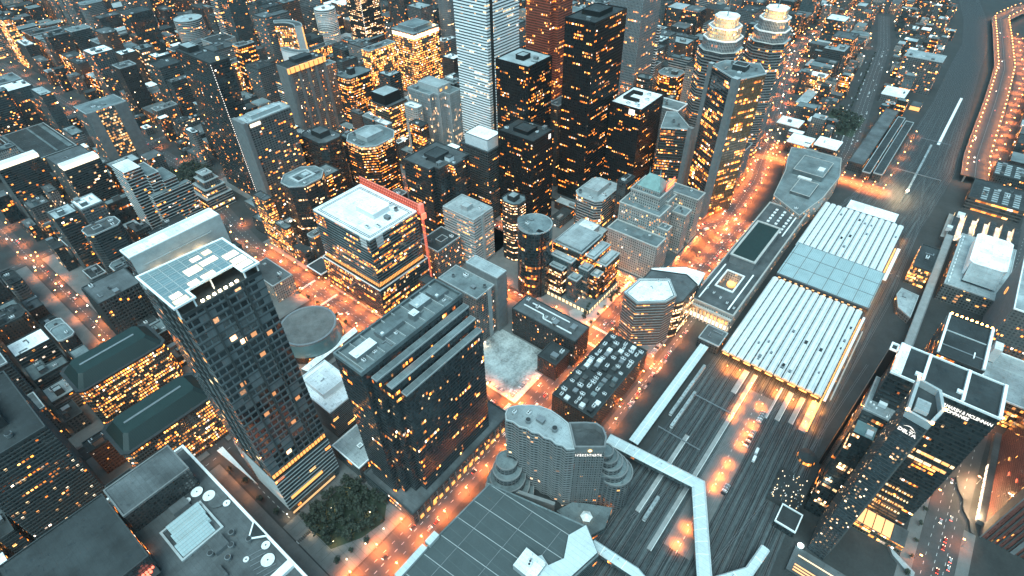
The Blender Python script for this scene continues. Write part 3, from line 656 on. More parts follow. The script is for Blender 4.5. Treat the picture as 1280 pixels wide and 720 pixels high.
# --- convention hall in the foreground
P = ccw([(172.5, 169.5), (191, 88), (178, 70), (150, 76), (138, 60), (40, 60), (45, 176)]); fp(P)
T = thing('convention_hall', 'vast low hall with dark panelled roof and pale white edge strips in foreground', 'hall', (110, 120, 0))
b = MB(); b.walls(P, 0, 24, F['tealglass'], 2); b.build('facade', T)
b = MB(); b.cap(P, 24, M['hall_roof']); b.build('roof', T)
b = MB()
for k in range(8): b.bar((46+18*k, 171+.0*k, 24.15), (52+18*k, 88, 24.15), .45, .3, M['parapet_pale'])
for k in range(3): b.bar((46, 171-26*k-14, 24.2), (176, 168-26*k-14, 24.2), .35, .25, M['metal_grey'])
b.build('roof_seams', T)
b = MB(); b.ring(offset(P, .3), offset(P, -.9), 23.2, 25.0, M['roof_teal']); b.build('parapet', T)
b = MB(); b.prism(ccw([(190.6, 89), (178.4, 71.3), (150, 77.5), (137, 62), (100, 62), (100, 76), (128, 88), (146, 106), (152, 102), (149, 94), (160, 88), (176, 95)]), 24.3, 27, M['concrete'], M['bridge_roof']); b.build('pale_roof_wing', T)
b = MB(); b.box(132, 148, 95, 113, 24.4, 31, M['parapet_pale'], M['roof_white']); b.build('stair_tower', T)
put_proto('hvac_unit', T, 140, 104, 31, .3, 1.1)
b = MB(); b.box(76, 104, 171.5, 176.5, 24.2, 27, M['parapet_pale'], M['bridge_roof']); b.box(106, 116, 170.6, 175.8, 24.2, 28.5, M['parapet_pale'], M['bridge_roof']); b.build('entrance_strip', T)
b = MB(); b.bar((178, 168, 12), (194, 120, 12), 3, 12, M['concrete']); b.build('side_ramp_wall', T)
P = ccw([(192, 86), (194, 118), (208, 112), (212, 106), (224, 84), (206, 80)])
T = thing('loading_terrace', 'small teal terrace with white lit tent between hotel and hall', 'terrace', (205, 98, 0)); fp(P)
b = MB(); b.walls(P, 0, 9, F['tealglass']); b.cap(P, 9, M['roof_teal']); b.build('deck', T)
b = MB(); q = ngon(204, 96, 5, 6)
for k in range(6): b.face([(*q[k], 11), (*q[(k+1) % 6], 11), (204, 96, 15.5)], M['paint_white'])
for v in q: b.bar((*v, 9), (*v, 11), .3, .3, M['metal_grey'])
b.build('tent', T); point_light('tent_lamp', (204, 96, 10.5), 700*LW, (1, .8, .55), .3, T)

# --- low block with clustered skylights in the bottom left corner
P = rect(-34, 34, 208, 372); fp(P)
T = thing('broadcast_building', 'broad flat block with white roof discs, sloping skylights and pale east edge', 'office block', (0, 290, 0))
b = MB(); b.walls(P, 0, 54, F['grid'], 3); b.build('facade', T)
b = MB(); b.cap(P, 53, M['roof_grey']); b.build('roof', T)
b = MB(); b.ring(offset(P, .3), offset(P, -1.5), 52, 56, M['parapet_white']); b.box(18, 33, 222, 228, 53, 56.5, M['parapet_white'])
b.face([(24, 262, 56.4), (33, 270, 56.4), (33, 254, 56.4)][::-1], M['roof_dark']); b.bar((24, 262, 56), (33, 270, 56), 1, 1, M['parapet_white']); b.bar((24, 262, 56), (33, 254, 56), 1, 1, M['parapet_white']); b.build('parapet', T)
for (x, y, r) in ((20, 326, 4.2), (24, 316, 4.4), (12, 325, 2.4), (29, 300, 2.6), (24, 240, 4.6), (29, 250, 3.0), (15, 252, 2.0)):
    b = MB(); b.cyl(x, y, r, r, 53, 54.2, M['metal_grey'], 24, M['paint_white']); b.cyl(x, y, .5, .5, 54.2, 54.6, M['metal_dark'], 8); b.build('roof_disc', T)
b = MB(); b.cyl(26.5, 308, 6.5, 6.5, 53, 53.8, M['concrete_dark'], 24, M['roof_grey']); b.build('roof_ring', T)
for (x0, x1, y0) in ((-8, 16, 306), (-9, 15, 297), (-11, 13, 288)):
    b = MB(); a = [(x0, y0, 53.1), (x1, y0, 53.1), (x1, y0+8.4, 58.6), (x0, y0+8.4, 58.6)]
    b.face(a, M['shed_glass']); b.face([(x0, y0+8.4, 53.1), (x0, y0+8.4, 58.6), (x1, y0+8.4, 58.6), (x1, y0+8.4, 53.1)], M['concrete_dark'])
    for xx, fl in ((x0, 0), (x1, 1)):
        t_ = [(xx, y0, 53.1), (xx, y0+8.4, 58.6), (xx, y0+8.4, 53.1)]; b.face(t_ if not fl else t_[::-1], M['concrete_dark'])
    for k in range(1, 12):
        xx = x0+(x1-x0)*k/12; b.bar((xx, y0, 53.3), (xx, y0+8.4, 58.8), .25, .25, M['parapet_pale'])
    b.build('skylight', T)
b = MB(); b.ring(rect(-13, 18, 285, 317), rect(-11.5, 16.5, 286.5, 315.5), 53, 54.6, M['parapet_pale']); b.build('skylight_kerb', T)
for (x, y) in ((19, 276), (14, 268), (24, 262), (8, 262), (2, 274)): put_proto('cooling_tower', T, x, y, 53, 0, 1.1)
for (x0, x1, y0, y1, z) in ((0, 12, 320, 328, 57), (4, 14, 270, 282, 57), (-6, 2, 252, 262, 56)):
    b = MB(); b.box(x0, x1, y0, y1, 53, z, M['metal_grey'], M['roof_grey']); b.build('plant_box', T)
b = MB(); b.box(-22, 25, 331, 362, 53, 75, F['darkgrey'], M['roof_grey'], False); b.build('upper_block', T)
b = MB(); b.ring(rect(-22.3, 25.3, 330.7, 362.3), rect(-21.2, 24.2, 331.8, 361.2), 74, 75.8, M['concrete']); b.build('upper_parapet', T)
b = MB()
for k in range(12): b.bar((14+.0*k, 254-4*k, 53.4), (26, 250-4*k, 53.4), .4, .4, M['metal_grey'])
b.build('roof_pipes', T)
T = building('studio_block', 'big black windowless block in the bottom corner with round red emblem', 'office block', rect(-90, -24, 292, 362), 74, 'darkglass', 'roof_dark', 'parapet_dark', plant=0)
b = MB()
for (i, j) in ((0, 0), (1, 0), (-1, 0), (0, 1), (0, -1), (1, 1), (-1, -1), (1, -1), (-1, 1), (2, 0), (-2, 0), (0, 2), (0, -2)):
    b.cyl(-31+2.1*i, 291.0+2.1*j, .95, .95, 62.1, 62.7, M['lit_red'], 14)
b.box(-37, -25, 284, 291.9, 61, 62, M['metal_dark']); b.build('red_emblem', T)

# --- two green hip roofed halls
def hip_hall(label, x0, x1, y0, y1, h, n):
    P = octa(x0, x1, y0, y1, 4); t = thing('hall_building', label, 'office block', ((x0+x1)/2, (y0+y1)/2, 0)); fp(P)
    b = MB(); b.walls(P, 0, h, F['hallgold'], 3*n); b.build('facade', t)
    b = MB(); b.ring(offset(P, 1.2), offset(P, -2), h-.4, h+.8, M['metal_dark']); b.build('cornice', t)
    b = MB(); I = octa(x0+9, x1-9, y0+9, y1-9, 3); O = offset(P, -1); k_ = len(O)
    for k in range(k_):
        j = (k+1) % k_; b.face([(*O[k], h), (*O[j], h), (*I[j], h+11), (*I[k], h+11)], M['hip_roof'])
    b.cap(I, h+11, M['roof_green']); b.build('hip_roof', t)
    b = MB()
    for z in [3.6*k for k in range(1, int(h/3.6))]: b.ring(offset(P, .25), offset(P, -.05), z-.4, z+.3, M['concrete_dark'])
    b.build('floor_bands', t)
    b = MB(); b.box(x0+14, x1-16, (y0+y1)/2-1, (y0+y1)/2+1, h+11, h+11.5, M['metal_grey']); b.build('ridge_walk', t)
    lit_windows(t, P, (0, 7, 6), 8, h-4, 3.6, 2.1, .7, .3, .85, 60, mats=('lit_amber', 'lit_pale'), rr=R)
    return t
hip_hall('gold windowed hall under a dark green hip roof, nearer the broadcast block', 0, 78, 402, 444, 52, 1)
hip_hall('gold windowed hall under a dark green hip roof, farther up the street', 4, 82, 498, 540, 52, 2)
T = building('entrance_block', 'low curved podium with orange lit glass rooms below the nearer green hall', 'pavilion', rect(-22, -2, 372, 400), 40, 'hallgold', 'roof_dark', 'parapet_dark', plant=1, litrows=((0, 1), 2, 38, 3.6, 2.1, .8, .2, .9, 30))
building('grid_block', 'dark gridded office block with rows of pale lit windows at left edge', 'office block', rect(-75, -24, 416, 500), 108, 'darkgrey', 'roof_dark', 'parapet_dark', plant=5, pent=(-60, -40, 440, 470, 116, 'metal_dark'), bands=(3.4, .9, .4, 4), band_mat='concrete_dark', litrows=((0, 1), 6, 100, 3.4, 2.8, .6, .28, .85, 95, ('lit_pale', 'lit_amber', 'lit_cream')))

# --- right of the foreground tower: low civic blocks and the concert hall
T = building('civic_block', 'white roofed low block with square raised roof box right of foreground tower', 'office block', rect(132, 168, 318, 372), 38, 'louvre', 'roof_white', 'parapet_white', plant=0, pent=(139, 160, 334, 362, 43, 'parapet_white', 'roof_white'), bands=(2.2, .8, .3, 3), band_mat='concrete')
put_proto('duct', T, 149, 348, 43.6, 0, .5)
building('pavilion', 'small flat pale roofed pavilion with one dark hatch beside the plaza', 'pavilion', rect(118, 146, 268, 304), 18, 'tealglass', 'roof_pale', 'parapet_white', plant=0, pent=(131, 135, 282, 286, 18.6, 'metal_dark'))
P = ngon(193, 438, 29, 40)
T = thing('concert_hall', 'dark round drum roofed concert hall on a lit glass base', 'concert hall', (193, 438, 0)); HERO.append((155, 225, 400, 476))
b = MB(); b.walls(ngon(193, 438, 33, 40), 0, 9, F['amber']); b.cap(ngon(193, 438, 33, 40), 9, M['roof_teal']); b.build('glass_base', T)
b = MB()
for k in range(40):
    j = (k+1) % 40; A = ngon(193, 438, 33, 40); B_ = ngon(193, 438, 29.5, 40); b.face([(*A[k], 9), (*A[j], 9), (*B_[j], 24), (*B_[k], 24)], M['glass_teal'])
b.build('sloping_glass', T)
b = MB(); I = ngon(193, 438, 27.5, 40); b.ring(ngon(193, 438, 29.8, 40), I, 22, 24.9, M['metal_grey'])
for k in range(40):
    j = (k+1) % 40; b.face([(*I[k], 24.8), (*I[j], 24.8), (186, 432, 23.4)], M['roof_disc'])
b.build('drum_roof', T)
b = MB(); b.prism(ccw([(160, 400), (228, 404), (230, 412), (158, 408)]), 0, 8, M['concrete'], M['roof_white']); b.build('forecourt_canopy', T)
for k in range(10): point_light('garden_lamp', (193+38*math.cos(.63*k), 438+38*math.sin(.63*k), 6), 2600*LW, (1, .3, .07), .4, T)
T = thing('canopy', 'white triangular canopy over the driveway beside the tall foreground tower', 'canopy', (56, 350, 0))
b = MB(); b.prism(ccw([(54, 388), (59.5, 388), (58, 330)]), 7, 7.6, M['paint_white'], bottom=True); b.build('canopy_roof', T)
b = MB()
for q in ((55, 386), (59, 386), (57.6, 345)): b.bar((*q, 0), (*q, 7), .4, .4, M['metal_grey'])
b.build('posts', T)
for y in (352, 368, 384, 332): point_light('driveway_lamp', (50, y, 6), 3600*LW, (1, .3, .07), .4, T)
building('brick_block', 'small block with pinkish windowed wall and flat dark roof by the orange junction', 'office block', rect(206, 232, 520, 572), 26, 'stone', 'roof_grey', 'parapet_pale', plant=3)
T = building('street_kiosk', 'low dark pavilion with white louvred roof strips on the orange street', 'pavilion', rect(262, 284, 512, 540), 10, 'darkglass', 'roof_dark', 'parapet_white', plant=0)

# --- towers behind the white roofed block
building('office_tower', 'wide eight sided dark tower with a gold lit top storey', 'tower', octa(396, 454, 557, 613, 14), 104, 'amber', 'roof_teal', 'parapet_pale', pent=(410, 438, 574, 596, 109, 'parapet_pale', 'roof_pale'), plant=3, bands=(3.8, 1.1, .35, 3), band_mat='steel_black',
    litrows=((0, 1, 5, 6, 7), 93, 102, 4.5, 2.6, .9, .1, .9, 60, ('lit_amber', 'lit_amber', 'lit_pale')))
P = ccw([(396, 446), (404, 446), (404, 438), (420, 438), (420, 430), (440, 430), (440, 434), (452, 434), (452, 490), (396, 490)])
building('office_tower', 'dark notched tower with a flat grey roof and jumbled plant behind the red hoist', 'tower', P, 114, 'darkglass', 'roof_grey', 'parapet_dark', pent=[(412, 434, 450, 470, 120, 'metal_dark', 'roof_dark'), (424, 432, 440, 448, 118, 'unit_white')], plant=6, bands=(3.8, .7, .3, 3), band_mat='metal_dark')
building('office_tower', 'grey slab with a bright white rooftop box left of the black towers', 'tower', rect(482, 520, 430, 478), 104, 'darkgrey', 'roof_grey', 'parapet_dark', pent=(486, 514, 434, 472, 117, 'unit_white', 'roof_white'), plant=0, bands=(3.4, 1.2, .4, 3), band_mat='concrete_dark')
building('office_tower', 'dark tower with stacked amber windows and glowing corner beside the curved stone hotel', 'tower', rect(362, 387, 682, 724), 90, 'amber', 'roof_dark', 'parapet_dark', plant=3, bands=(3.8, .8, .3, 3), band_mat='metal_dark', litrows=((0, 3), 82, 89, 4, 2.4, .9, .1, .9, 14, ('lit_amber',)))
building('office_tower', 'dark stepped tower with square grey cap right of the glowing corner tower', 'tower', octa(376, 412, 626, 678, 7), 98, 'darkglass', 'roof_grey', 'parapet_dark', pent=(386, 402, 642, 662, 104, 'metal_dark', 'roof_grey'), plant=2, bands=(3.8, .8, .3, 3), band_mat='metal_dark')
building('office_tower', 'low amber lit stub tower between the eight sided tower and capped roof', 'tower', rect(346, 376, 600, 628), 70, 'amber', 'roof_teal', 'parapet_dark', plant=2, bands=(3.8, .9, .3, 3), band_mat='metal_dark')
P = octa(293, 344, 571, 614, 13)
T = building('office_tower', 'dark chamfered tower whose pale roof holds a framed square well', 'tower', P, 90, 'darkglass', 'roof_teal', 'parapet_pale', plant=2, bands=(3.8, .8, .3, 3), band_mat='metal_dark', litrows=((0, 1), 80, 88, 4, 2.2, .9, .1, .85, 20, ('lit_amber', 'lit_pale')))
b = MB(); b.ring(rect(305, 331, 582, 602), rect(308, 328, 585, 599), 88.9, 91.2, M['parapet_pale']); b.box(309, 316, 586, 598, 88.9, 89.3, M['roof_dark']); b.box(319, 327, 588, 596, 88.9, 91.5, M['roof_pale']); b.build('roof_well', T)
T = building('office_tower', 'grey tower of close white vertical fins with a stepped top', 'tower', ccw([(551, 600), (560, 600), (560, 590), (570, 590), (570, 578), (594, 578), (594, 646), (551, 646)]), 113, 'fin', 'roof_teal', 'parapet_pale', pent=(562, 588, 592, 634, 121, 'parapet_pale', 'roof_pale'), plant=2, piers=(2.2, .5, .6), pier_mat='parapet_pale')
b = MB(); b.box(565, 569, 591.4, 591.9, 115, 118, M['lit_amber']); b.box(576, 580, 591.4, 591.9, 115, 118, M['lit_amber']); b.build('lit_vents', T)
T = building('office_tower', 'broad tower glowing gold on every storey behind the white finned tower', 'tower', rect(691, 752, 775, 830), 130, 'gold', 'roof_teal', 'parapet_pale', pent=(700, 742, 784, 822, 135, 'metal_grey', 'roof_teal'), plant=4, bands=(4.0, .9, .35, 3), band_mat='concrete_dark')
b = MB(); b.ring(offset(rect(691, 752, 775, 830), .3), offset(rect(691, 752, 775, 830), -.05), 119, 126, M['lit_cream']); b.build('lit_top_band', T)
b = MB(); b.cyl(745, 779, 3, 3, 127, 131.5, M['lit_sun'], 14); b.build('corner_lamp', T)
building('office_tower', 'dark gold windowed tower left of the black capped tower', 'tower', octa(525, 576, 753, 788, 6), 108, 'amber', 'roof_teal', 'parapet_dark', pent=(540, 550, 765, 775, 116, 'metal_dark'), plant=4, bands=(4, .9, .3, 3), band_mat='metal_dark', litrows=((0, 7, 6), 99, 106, 3.5, 2.4, .9, .1, .9, 16, ('lit_pale', 'lit_amber')))
building('office_tower', 'small gold windowed tower under a big black rooftop box', 'tower', rect(527, 566, 669, 712), 84, 'gold', 'roof_grey', 'parapet_dark', pent=(530, 562, 678, 708, 98, 'steel_black', 'roof_pale'), plant=0, bands=(4, .9, .3, 3), band_mat='metal_dark')
T = building('hotel', 'tan slab hotel with four broad piers and a glowing orange top', 'hotel', rect(460, 527, 808, 834), 134, 'tower_tan', 'roof_dark', 'parapet_dark', plant=2, pent=(480, 510, 814, 830, 138, 'metal_dark'))
b = MB()
for k in range(5): x = 460+15.6*k; b.box(x-.2, x+4.4, 806.2, 808.3, 0, 133, M['concrete'])
b.box(458.6, 460.1, 808, 834, 0, 133, M['concrete']); b.build('piers', T)
b = MB(); b.box(459, 528, 805.4, 807.6, 124, 132, M['lit_amber'])
for k in range(8): b.box(462+8.6*k, 463+8.6*k, 805, 805.4, 124, 132, M['concrete_dark'])
b.build('lit_top_storey', T)
T = building('hotel', 'slab hotel of small square windows with a curved pale stone end wall', 'hotel', rect(299, 360, 650, 674), 150, 'resi', 'roof_pale', 'parapet_pale', plant=4, pent=(310, 350, 656, 668, 153, 'parapet_pale'))
b = MB(); b.prism(rect(294, 298.9, 648.5, 675), 0, 151, M['concrete']); b.prism(ccw([(284, 640), (300, 640), (300, 648.4), (292, 648.4), (284, 646)]), 0, 12, M['concrete'], M['roof_pale']); b.build('end_wall', T)
b = MB(); b.box(302, 316, 649.2, 649.8, 143, 147, M['lit_cream']); b.build('lit_sign_box', T)
# thin tall dark tower with a string of lamps up its corner
T = building('apartment_tower', 'very tall thin dark tower with a dotted string of white lamps on its corner', 'tower', rect(318, 343, 732, 818), 198, 'shaft', 'roof_dark', 'parapet_dark', plant=2, pent=(322, 336, 790, 814, 203, 'metal_dark', 'roof_pale'), bands=(6.2, .4, .5, 3), band_mat='metal_dark')
b = MB()
for z in range(6, 197, 3): b.box(317.0, 317.6, 731.0, 731.6, z, z+1.0, M['lit_sign'])
b.build('corner_lamps', T)
b = MB(); b.cyl(330, 735, 1.8, 1.8, 198, 201.5, M['lit_sun'], 12); b.build('roof_beacon', T)
# twin curved civic towers
def arc_tower(label, cx, cy, r, a0, a1, th, h, style_in, n=14):
    out = [(cx+r*math.cos(a0+(a1-a0)*k/n), cy+r*math.sin(a0+(a1-a0)*k/n)) for k in range(n+1)]; inn = [(cx+(r-th)*math.cos(a0+(a1-a0)*k/n), cy+(r-th)*math.sin(a0+(a1-a0)*k/n)) for k in range(n+1)]
    t = thing('curved_tower', label, 'tower', (sum(p[0] for p in out)/(n+1), sum(p[1] for p in out)/(n+1), 0)); P = ccw(out+inn[::-1]); fp(P)
    b = MB()
    for k in range(n):
        b.face([(*out[k], 0), (*out[k+1], 0), (*out[k+1], h), (*out[k], h)], M['concrete'] if style_in else M['parapet_white'], [(0, 0), (4, 0), (4, h), (0, h)])
    b.build('curved_back_wall', t)
    b = MB(); u = 0
    for k in range(n):
        L = (Vector(inn[k])-Vector(inn[k+1])).length
        b.face([(*inn[k+1], 0), (*inn[k], 0), (*inn[k], h-6), (*inn[k+1], h-6)], F['gold' if style_in else 'tealglass'], [(u+L, 0), (u, 0), (u, h-6), (u+L, h-6)]); u += L
        b.face([(*inn[k+1], h-6), (*inn[k], h-6), (*inn[k], h), (*inn[k+1], h)], M['parapet_dark'])
    b.build('glazed_front', t)
    b = MB()
    for e, f in ((out[0], inn[0]), (inn[n], out[n])): b.face([(*f, 0), (*e, 0), (*e, h), (*f, h)], M['parapet_pale'])
    b.build('end_wall', t)
    b = MB(); b.cap(P, h, M['roof_grey']); b.ring(offset(P, .3), offset(P, -.8), h-.3, h+2, M['parapet_pale']); b.build('roof', t); return t
arc_tower('shorter curved tower showing its blank white back wall', 632, 1010, 52, rad(160), rad(236), 14, 84, False)
T = arc_tower('taller curved tower with amber windows in its hollow side', 596, 1052, 50, rad(-40), rad(58), 14, 112, True)
b = MB(); b.box(633.2, 634.6, 1018.5, 1020.5, 0, 112, M['lit_amber']); b.build('lit_edge_strip', T)

# --- the black towers and their neighbours
blk = dict(roof='roof_dark', parapet='steel_black', piers=(3.0, .35, .45), pier_mat='steel_black', bands=(3.7, .9, .12, 3), band_mat='steel_black')
T = building('office_tower', 'tallest black slab tower at the centre with scattered amber windows near its top', 'tower', rect(588, 658, 353, 394), 245, 'black', plant=3, pent=(610, 640, 362, 386, 249, 'steel_black'), **blk)
building('office_tower', 'black slab tower with a pale flat roof left of the tallest black tower', 'tower', rect(538, 586, 410, 460), 198, 'black', plant=2, pent=(552, 566, 428, 440, 202, 'steel_black'), **{**blk, 'roof': 'roof_pale'})
T = building('office_tower', 'short black tower with dark roof in front of the pale roofed black tower', 'tower', rect(498, 540, 372, 426), 130, 'black', plant=4, pent=(508, 528, 388, 410, 133, 'steel_black'), **blk)
b = MB(); b.box(529, 533, 371.2, 371.5, 121, 127, M['lit_sign']); b.build('lit_sign_box', T)
T = building('office_tower', 'black tower with a white roof covered in dark plant right of the tallest', 'tower', rect(632, 692, 303, 348), 140, 'black', plant=0, **{**blk, 'roof': 'roof_white', 'piers': (3.0, .4, .3)})
b = MB()
for q in ((650, 654, 318, 340, 142.5), (654, 672, 336, 340, 142.5), (672, 676, 325, 340, 142.5)): b.box(*q[:4], 138.8, q[4], M['steel_black'])
b.build('black_plant_screen', T)
for (x, y) in ((640, 312), (645, 318), (640, 326), (664, 312), (680, 318)): put_proto('hvac_unit', T, x, y, 138.9, R.choice((0, 1.57)), 1.1)
b = MB(); b.box(631.3, 631.7, 312, 320, 130, 137, M['lit_sign']); b.build('lit_sign_box', T)
b = MB(); b.box(574, 700, 300, 402, .4, 6, M['concrete_dark'], M['roof_grey']); o = b.build('black_tower_plaza'); tag(o, 'dark granite plaza deck between the feet of the black towers', 'plaza')
P = ccw([(597, 512), (650, 512), (650, 558), (641, 558), (641, 575), (590, 575), (590, 566), (590, 518), (597, 518)])
building('office_tower', 'huge white striped tower rising out of the top of the picture', 'tower', P, 300, 'whiteband', 'roof_white', 'parapet_white', plant=0, bands=(3.9, 1.5, .4, 3), band_mat='parapet_white')
fo = [o for o in bpy.data.objects if o.get('label', '').startswith('huge white striped')][0]
b = MB(); b.box(596.3, 596.8, 512.6, 517.6, 0, 298, M['steel_black']); b.box(650.3, 650.8, 558.5, 575, 0, 298, M['steel_black']); b.build('dark_corner_recess', fo)
building('office_tower', 'reddish stone and glass tower standing directly behind the tallest black tower', 'tower', ccw([(752, 532), (762, 532), (762, 524), (800, 524), (800, 578), (752, 578)]), 280, 'redglass', 'roof_grey', 'parapet_dark', plant=0, bands=(3.8, .8, .3, 3), band_mat='red_paint')
T = building('office_tower', 'grey steel banded tower with pale narrow end right of tallest black tower', 'tower', rect(768, 822, 388, 440), 250, 'fin', 'roof_grey', 'parapet_pale', plant=0, bands=(3.9, 1.5, .4, 3), band_mat='concrete')
b = MB(); b.box(822.3, 828, 384, 400, 0, 178, F['whiteband'], M['roof_white'], False); b.build('end_stair_tower', T)
# triangular gold mirrored pair
P = ccw([(693, 249), (669, 213), (664, 206), (704, 186), (730, 203), (718, 241)])
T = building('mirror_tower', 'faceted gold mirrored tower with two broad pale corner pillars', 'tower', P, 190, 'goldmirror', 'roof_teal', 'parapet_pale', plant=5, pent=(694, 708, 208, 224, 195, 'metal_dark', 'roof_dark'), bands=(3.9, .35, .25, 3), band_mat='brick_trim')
for (x, y, r) in ((693, 249, 4), (665, 207, 5.5)):
    b = MB(); b.prism(ngon(x, y, r, 4, .6), 0, 192, M['concrete'], M['parapet_pale']); b.build('corner_pillar', T)
P = ccw([(646, 280), (693, 296), (700, 284), (664, 246)])
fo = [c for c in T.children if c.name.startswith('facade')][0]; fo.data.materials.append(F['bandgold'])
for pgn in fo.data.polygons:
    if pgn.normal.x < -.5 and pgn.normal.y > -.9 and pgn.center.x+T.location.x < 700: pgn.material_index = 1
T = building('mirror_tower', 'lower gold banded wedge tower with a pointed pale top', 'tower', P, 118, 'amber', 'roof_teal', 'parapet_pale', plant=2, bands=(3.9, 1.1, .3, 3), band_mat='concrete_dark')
b = MB(); b.prism(ngon(664, 247, 4.5, 4, .6), 0, 120, M['concrete']); b.build('corner_pillar', T)
b = MB(); b.prism(ccw([(690, 262), (720, 262), (720, 290), (700, 284)]), 0, 32, F['darkglass'], M['roof_dark'])
for i in range(6):
    for j in range(3): b.box(696+3*i, 697+3*i, 265+4*j, 266+4*j, 32, 32.5, M['lit_sign'])
b.build('atrium_roof', T)
# two round banded towers with lit crowns
def crown_tower(label, cx, cy, r, h, crown):
    P = octa(cx-r, cx+r, cy-r, cy+r, r*.5); t = thing('crowned_tower', label, 'tower', (cx, cy, 0)); fp(P)
    b = MB(); b.walls(P, 0, h-40, F['bandgold'], 4); b.cap(P, h-40, M['roof_pale']); b.build('facade', t)
    b = MB()
    for z in [3.9*k for k in range(1, int((h-42)/3.9))]: b.ring(offset(P, .4), offset(P, -.05), z, z+1.5, M['concrete'])
    b.build('floor_bands', t)
    for k, (f, z0, z1) in enumerate(((.86, h-40, h-26), (.72, h-26, h-12), (.52, h-12, h))):
        q = octa(cx-r*f, cx+r*f, cy-r*f, cy+r*f, r*f*.5); st = 'crown' if k >= crown else 'fin'
        b = MB(); b.walls(q, z0, z1, F[st], 3*k); b.cap(q, z1-.5, M['roof_white' if k == 2 else 'roof_pale']); b.ring(offset(q, .5), offset(q, -.8), z1-1, z1+.8, M['parapet_white']); b.build('crown_tier', t)
        point_light('crown_lamp', (cx-r, cy-r*.7, z1+4), 22000*LW, (1, .62, .3), 1, t) if k == 1 else None
    b = MB(); b.cyl(cx, cy, .8, .2, h, h+22, M['metal_grey'], 8); b.build('spire', t); return t
crown_tower('round shouldered banded tower with glowing orange and cream crown, left of the pair', 806, 282, 27, 214, 1)
crown_tower('round shouldered banded tower with cream lit cap, right of the pair', 886, 243, 26, 212, 2)
building('office_tower', 'grey glazed tower with a pale portal frame behind the gold mirrored tower', 'tower', rect(742, 772, 300, 345), 100, 'fin', 'roof_teal', 'parapet_white', plant=2)

# --- stone railway hotel with copper roof
T = thing('grand_hotel', 'old stone hotel with copper roofed tower and glowing red roof sign', 'hotel', (530, 225, 0)); fp(rect(488, 612, 190, 260))
def wing(x0, x1, y0, y1, h, name='stone_wing', roof='roof_teal'):
    P = rect(x0, x1, y0, y1); b = MB(); b.walls(P, 0, h-.5, F['stone'], x0); b.cap(P, h-1, M[roof]); b.build(name, T)
    b = MB(); b.ring(offset(P, .6), offset(P, -.7), h-1.6, h, M['stone_trim']); b.build('cornice', T)
    b = MB(); b.ring(offset(P, .35), offset(P, -.05), h*.16, h*.16+1, M['stone_trim']); b.build('string_course', T)
    roof_plant(T, P, h-1, 2, R, s=(.6, .8))
wing(491, 512, 194, 257, 60); wing(513, 540, 206, 257, 84, 'centre_block'); wing(540.2, 560, 210, 252, 88, 'centre_block'); wing(513, 524, 194, 205.8, 70)
wing(558, 574, 193, 209.8, 66); wing(574.2, 584, 200, 236, 60); wing(586, 606, 192, 240, 74)
b = MB(); b.walls(rect(488.4, 610, 191, 260), 0, 9, F['stone'], 2); b.cap(rect(488.4, 610, 191, 260), 9, M['roof_grey']); b.build('base_storeys', T)
b = MB(); b.walls(rect(522, 557, 213, 250), 82, 99.5, F['stone'], 6); b.cap(rect(522, 557, 213, 250), 99, M['roof_teal']); b.ring(rect(521.6, 557.4, 212.6, 250.4), rect(523, 556, 214, 249), 98.5, 100.5, M['stone_trim']); b.build('upper_block', T)
x0, x1, y0, y1, zr = 528, 552, 217, 246, 116
b = MB(); b.walls(rect(x0, x1, y0, y1), 99, 103, F['stone'], 1)
for q in ([(x0, y0, 103), (x1, y0, 103), ((x0+x1)/2, y0+8, zr)], [(x1, y0, 103), (x1, y1, 103), ((x0+x1)/2, y1-8, zr), ((x0+x1)/2, y0+8, zr)], [(x1, y1, 103), (x0, y1, 103), ((x0+x1)/2, y1-8, zr)], [(x0, y1, 103), (x0, y0, 103), ((x0+x1)/2, y0+8, zr), ((x0+x1)/2, y1-8, zr)]): b.face(q, M['copper_green'])
b.build('copper_roof', T)
for (x, y, h2) in ((540, 225, 128), (540, 238, 124), (530, 219, 111), (550, 219, 111), (530, 244, 111)):
    b = MB(); b.cyl(x, y, 1.6, .1, 99, h2, M['copper_green'], 8); b.build('spire', T)
b = MB(); b.box(538, 557, 213.8, 214.6, 101, 111, M['lit_red']); b.box(540, 555, 213.2, 213.75, 103.4, 105, M['lit_amber']); b.box(540, 555, 213.2, 213.75, 107, 108.8, M['lit_amber'])
for k in range(5): b.bar((539+4.2*k, 215, 99), (539+4.2*k, 215, 111), .4, .4, M['metal_dark'])
b.build('red_roof_sign', T)
lit_windows(T, rect(490.3, 512, 194, 257), (3,), 3, 8, 4.6, 4.2, .7, .2, .9, 12, mats=('lit_amber', 'lit_pale'), rr=R)
building('office_block', 'mid rise pale block with rounded glass corner left of the stone hotel', 'office block', octa(520, 572, 287, 326, 7), 66, 'paleband', 'roof_pale', 'parapet_pale', pent=(532, 560, 298, 318, 72, 'parapet_pale', 'roof_pale'), plant=4)
building('office_block', 'low glass block with white lit roof strips between stepped prisms and stone hotel', 'office block', rect(482, 512, 268, 306), 40, 'paleband', 'roof_pale', 'parapet_pale', plant=3, pent=(488, 506, 276, 298, 46, 'parapet_pale', 'roof_white'))

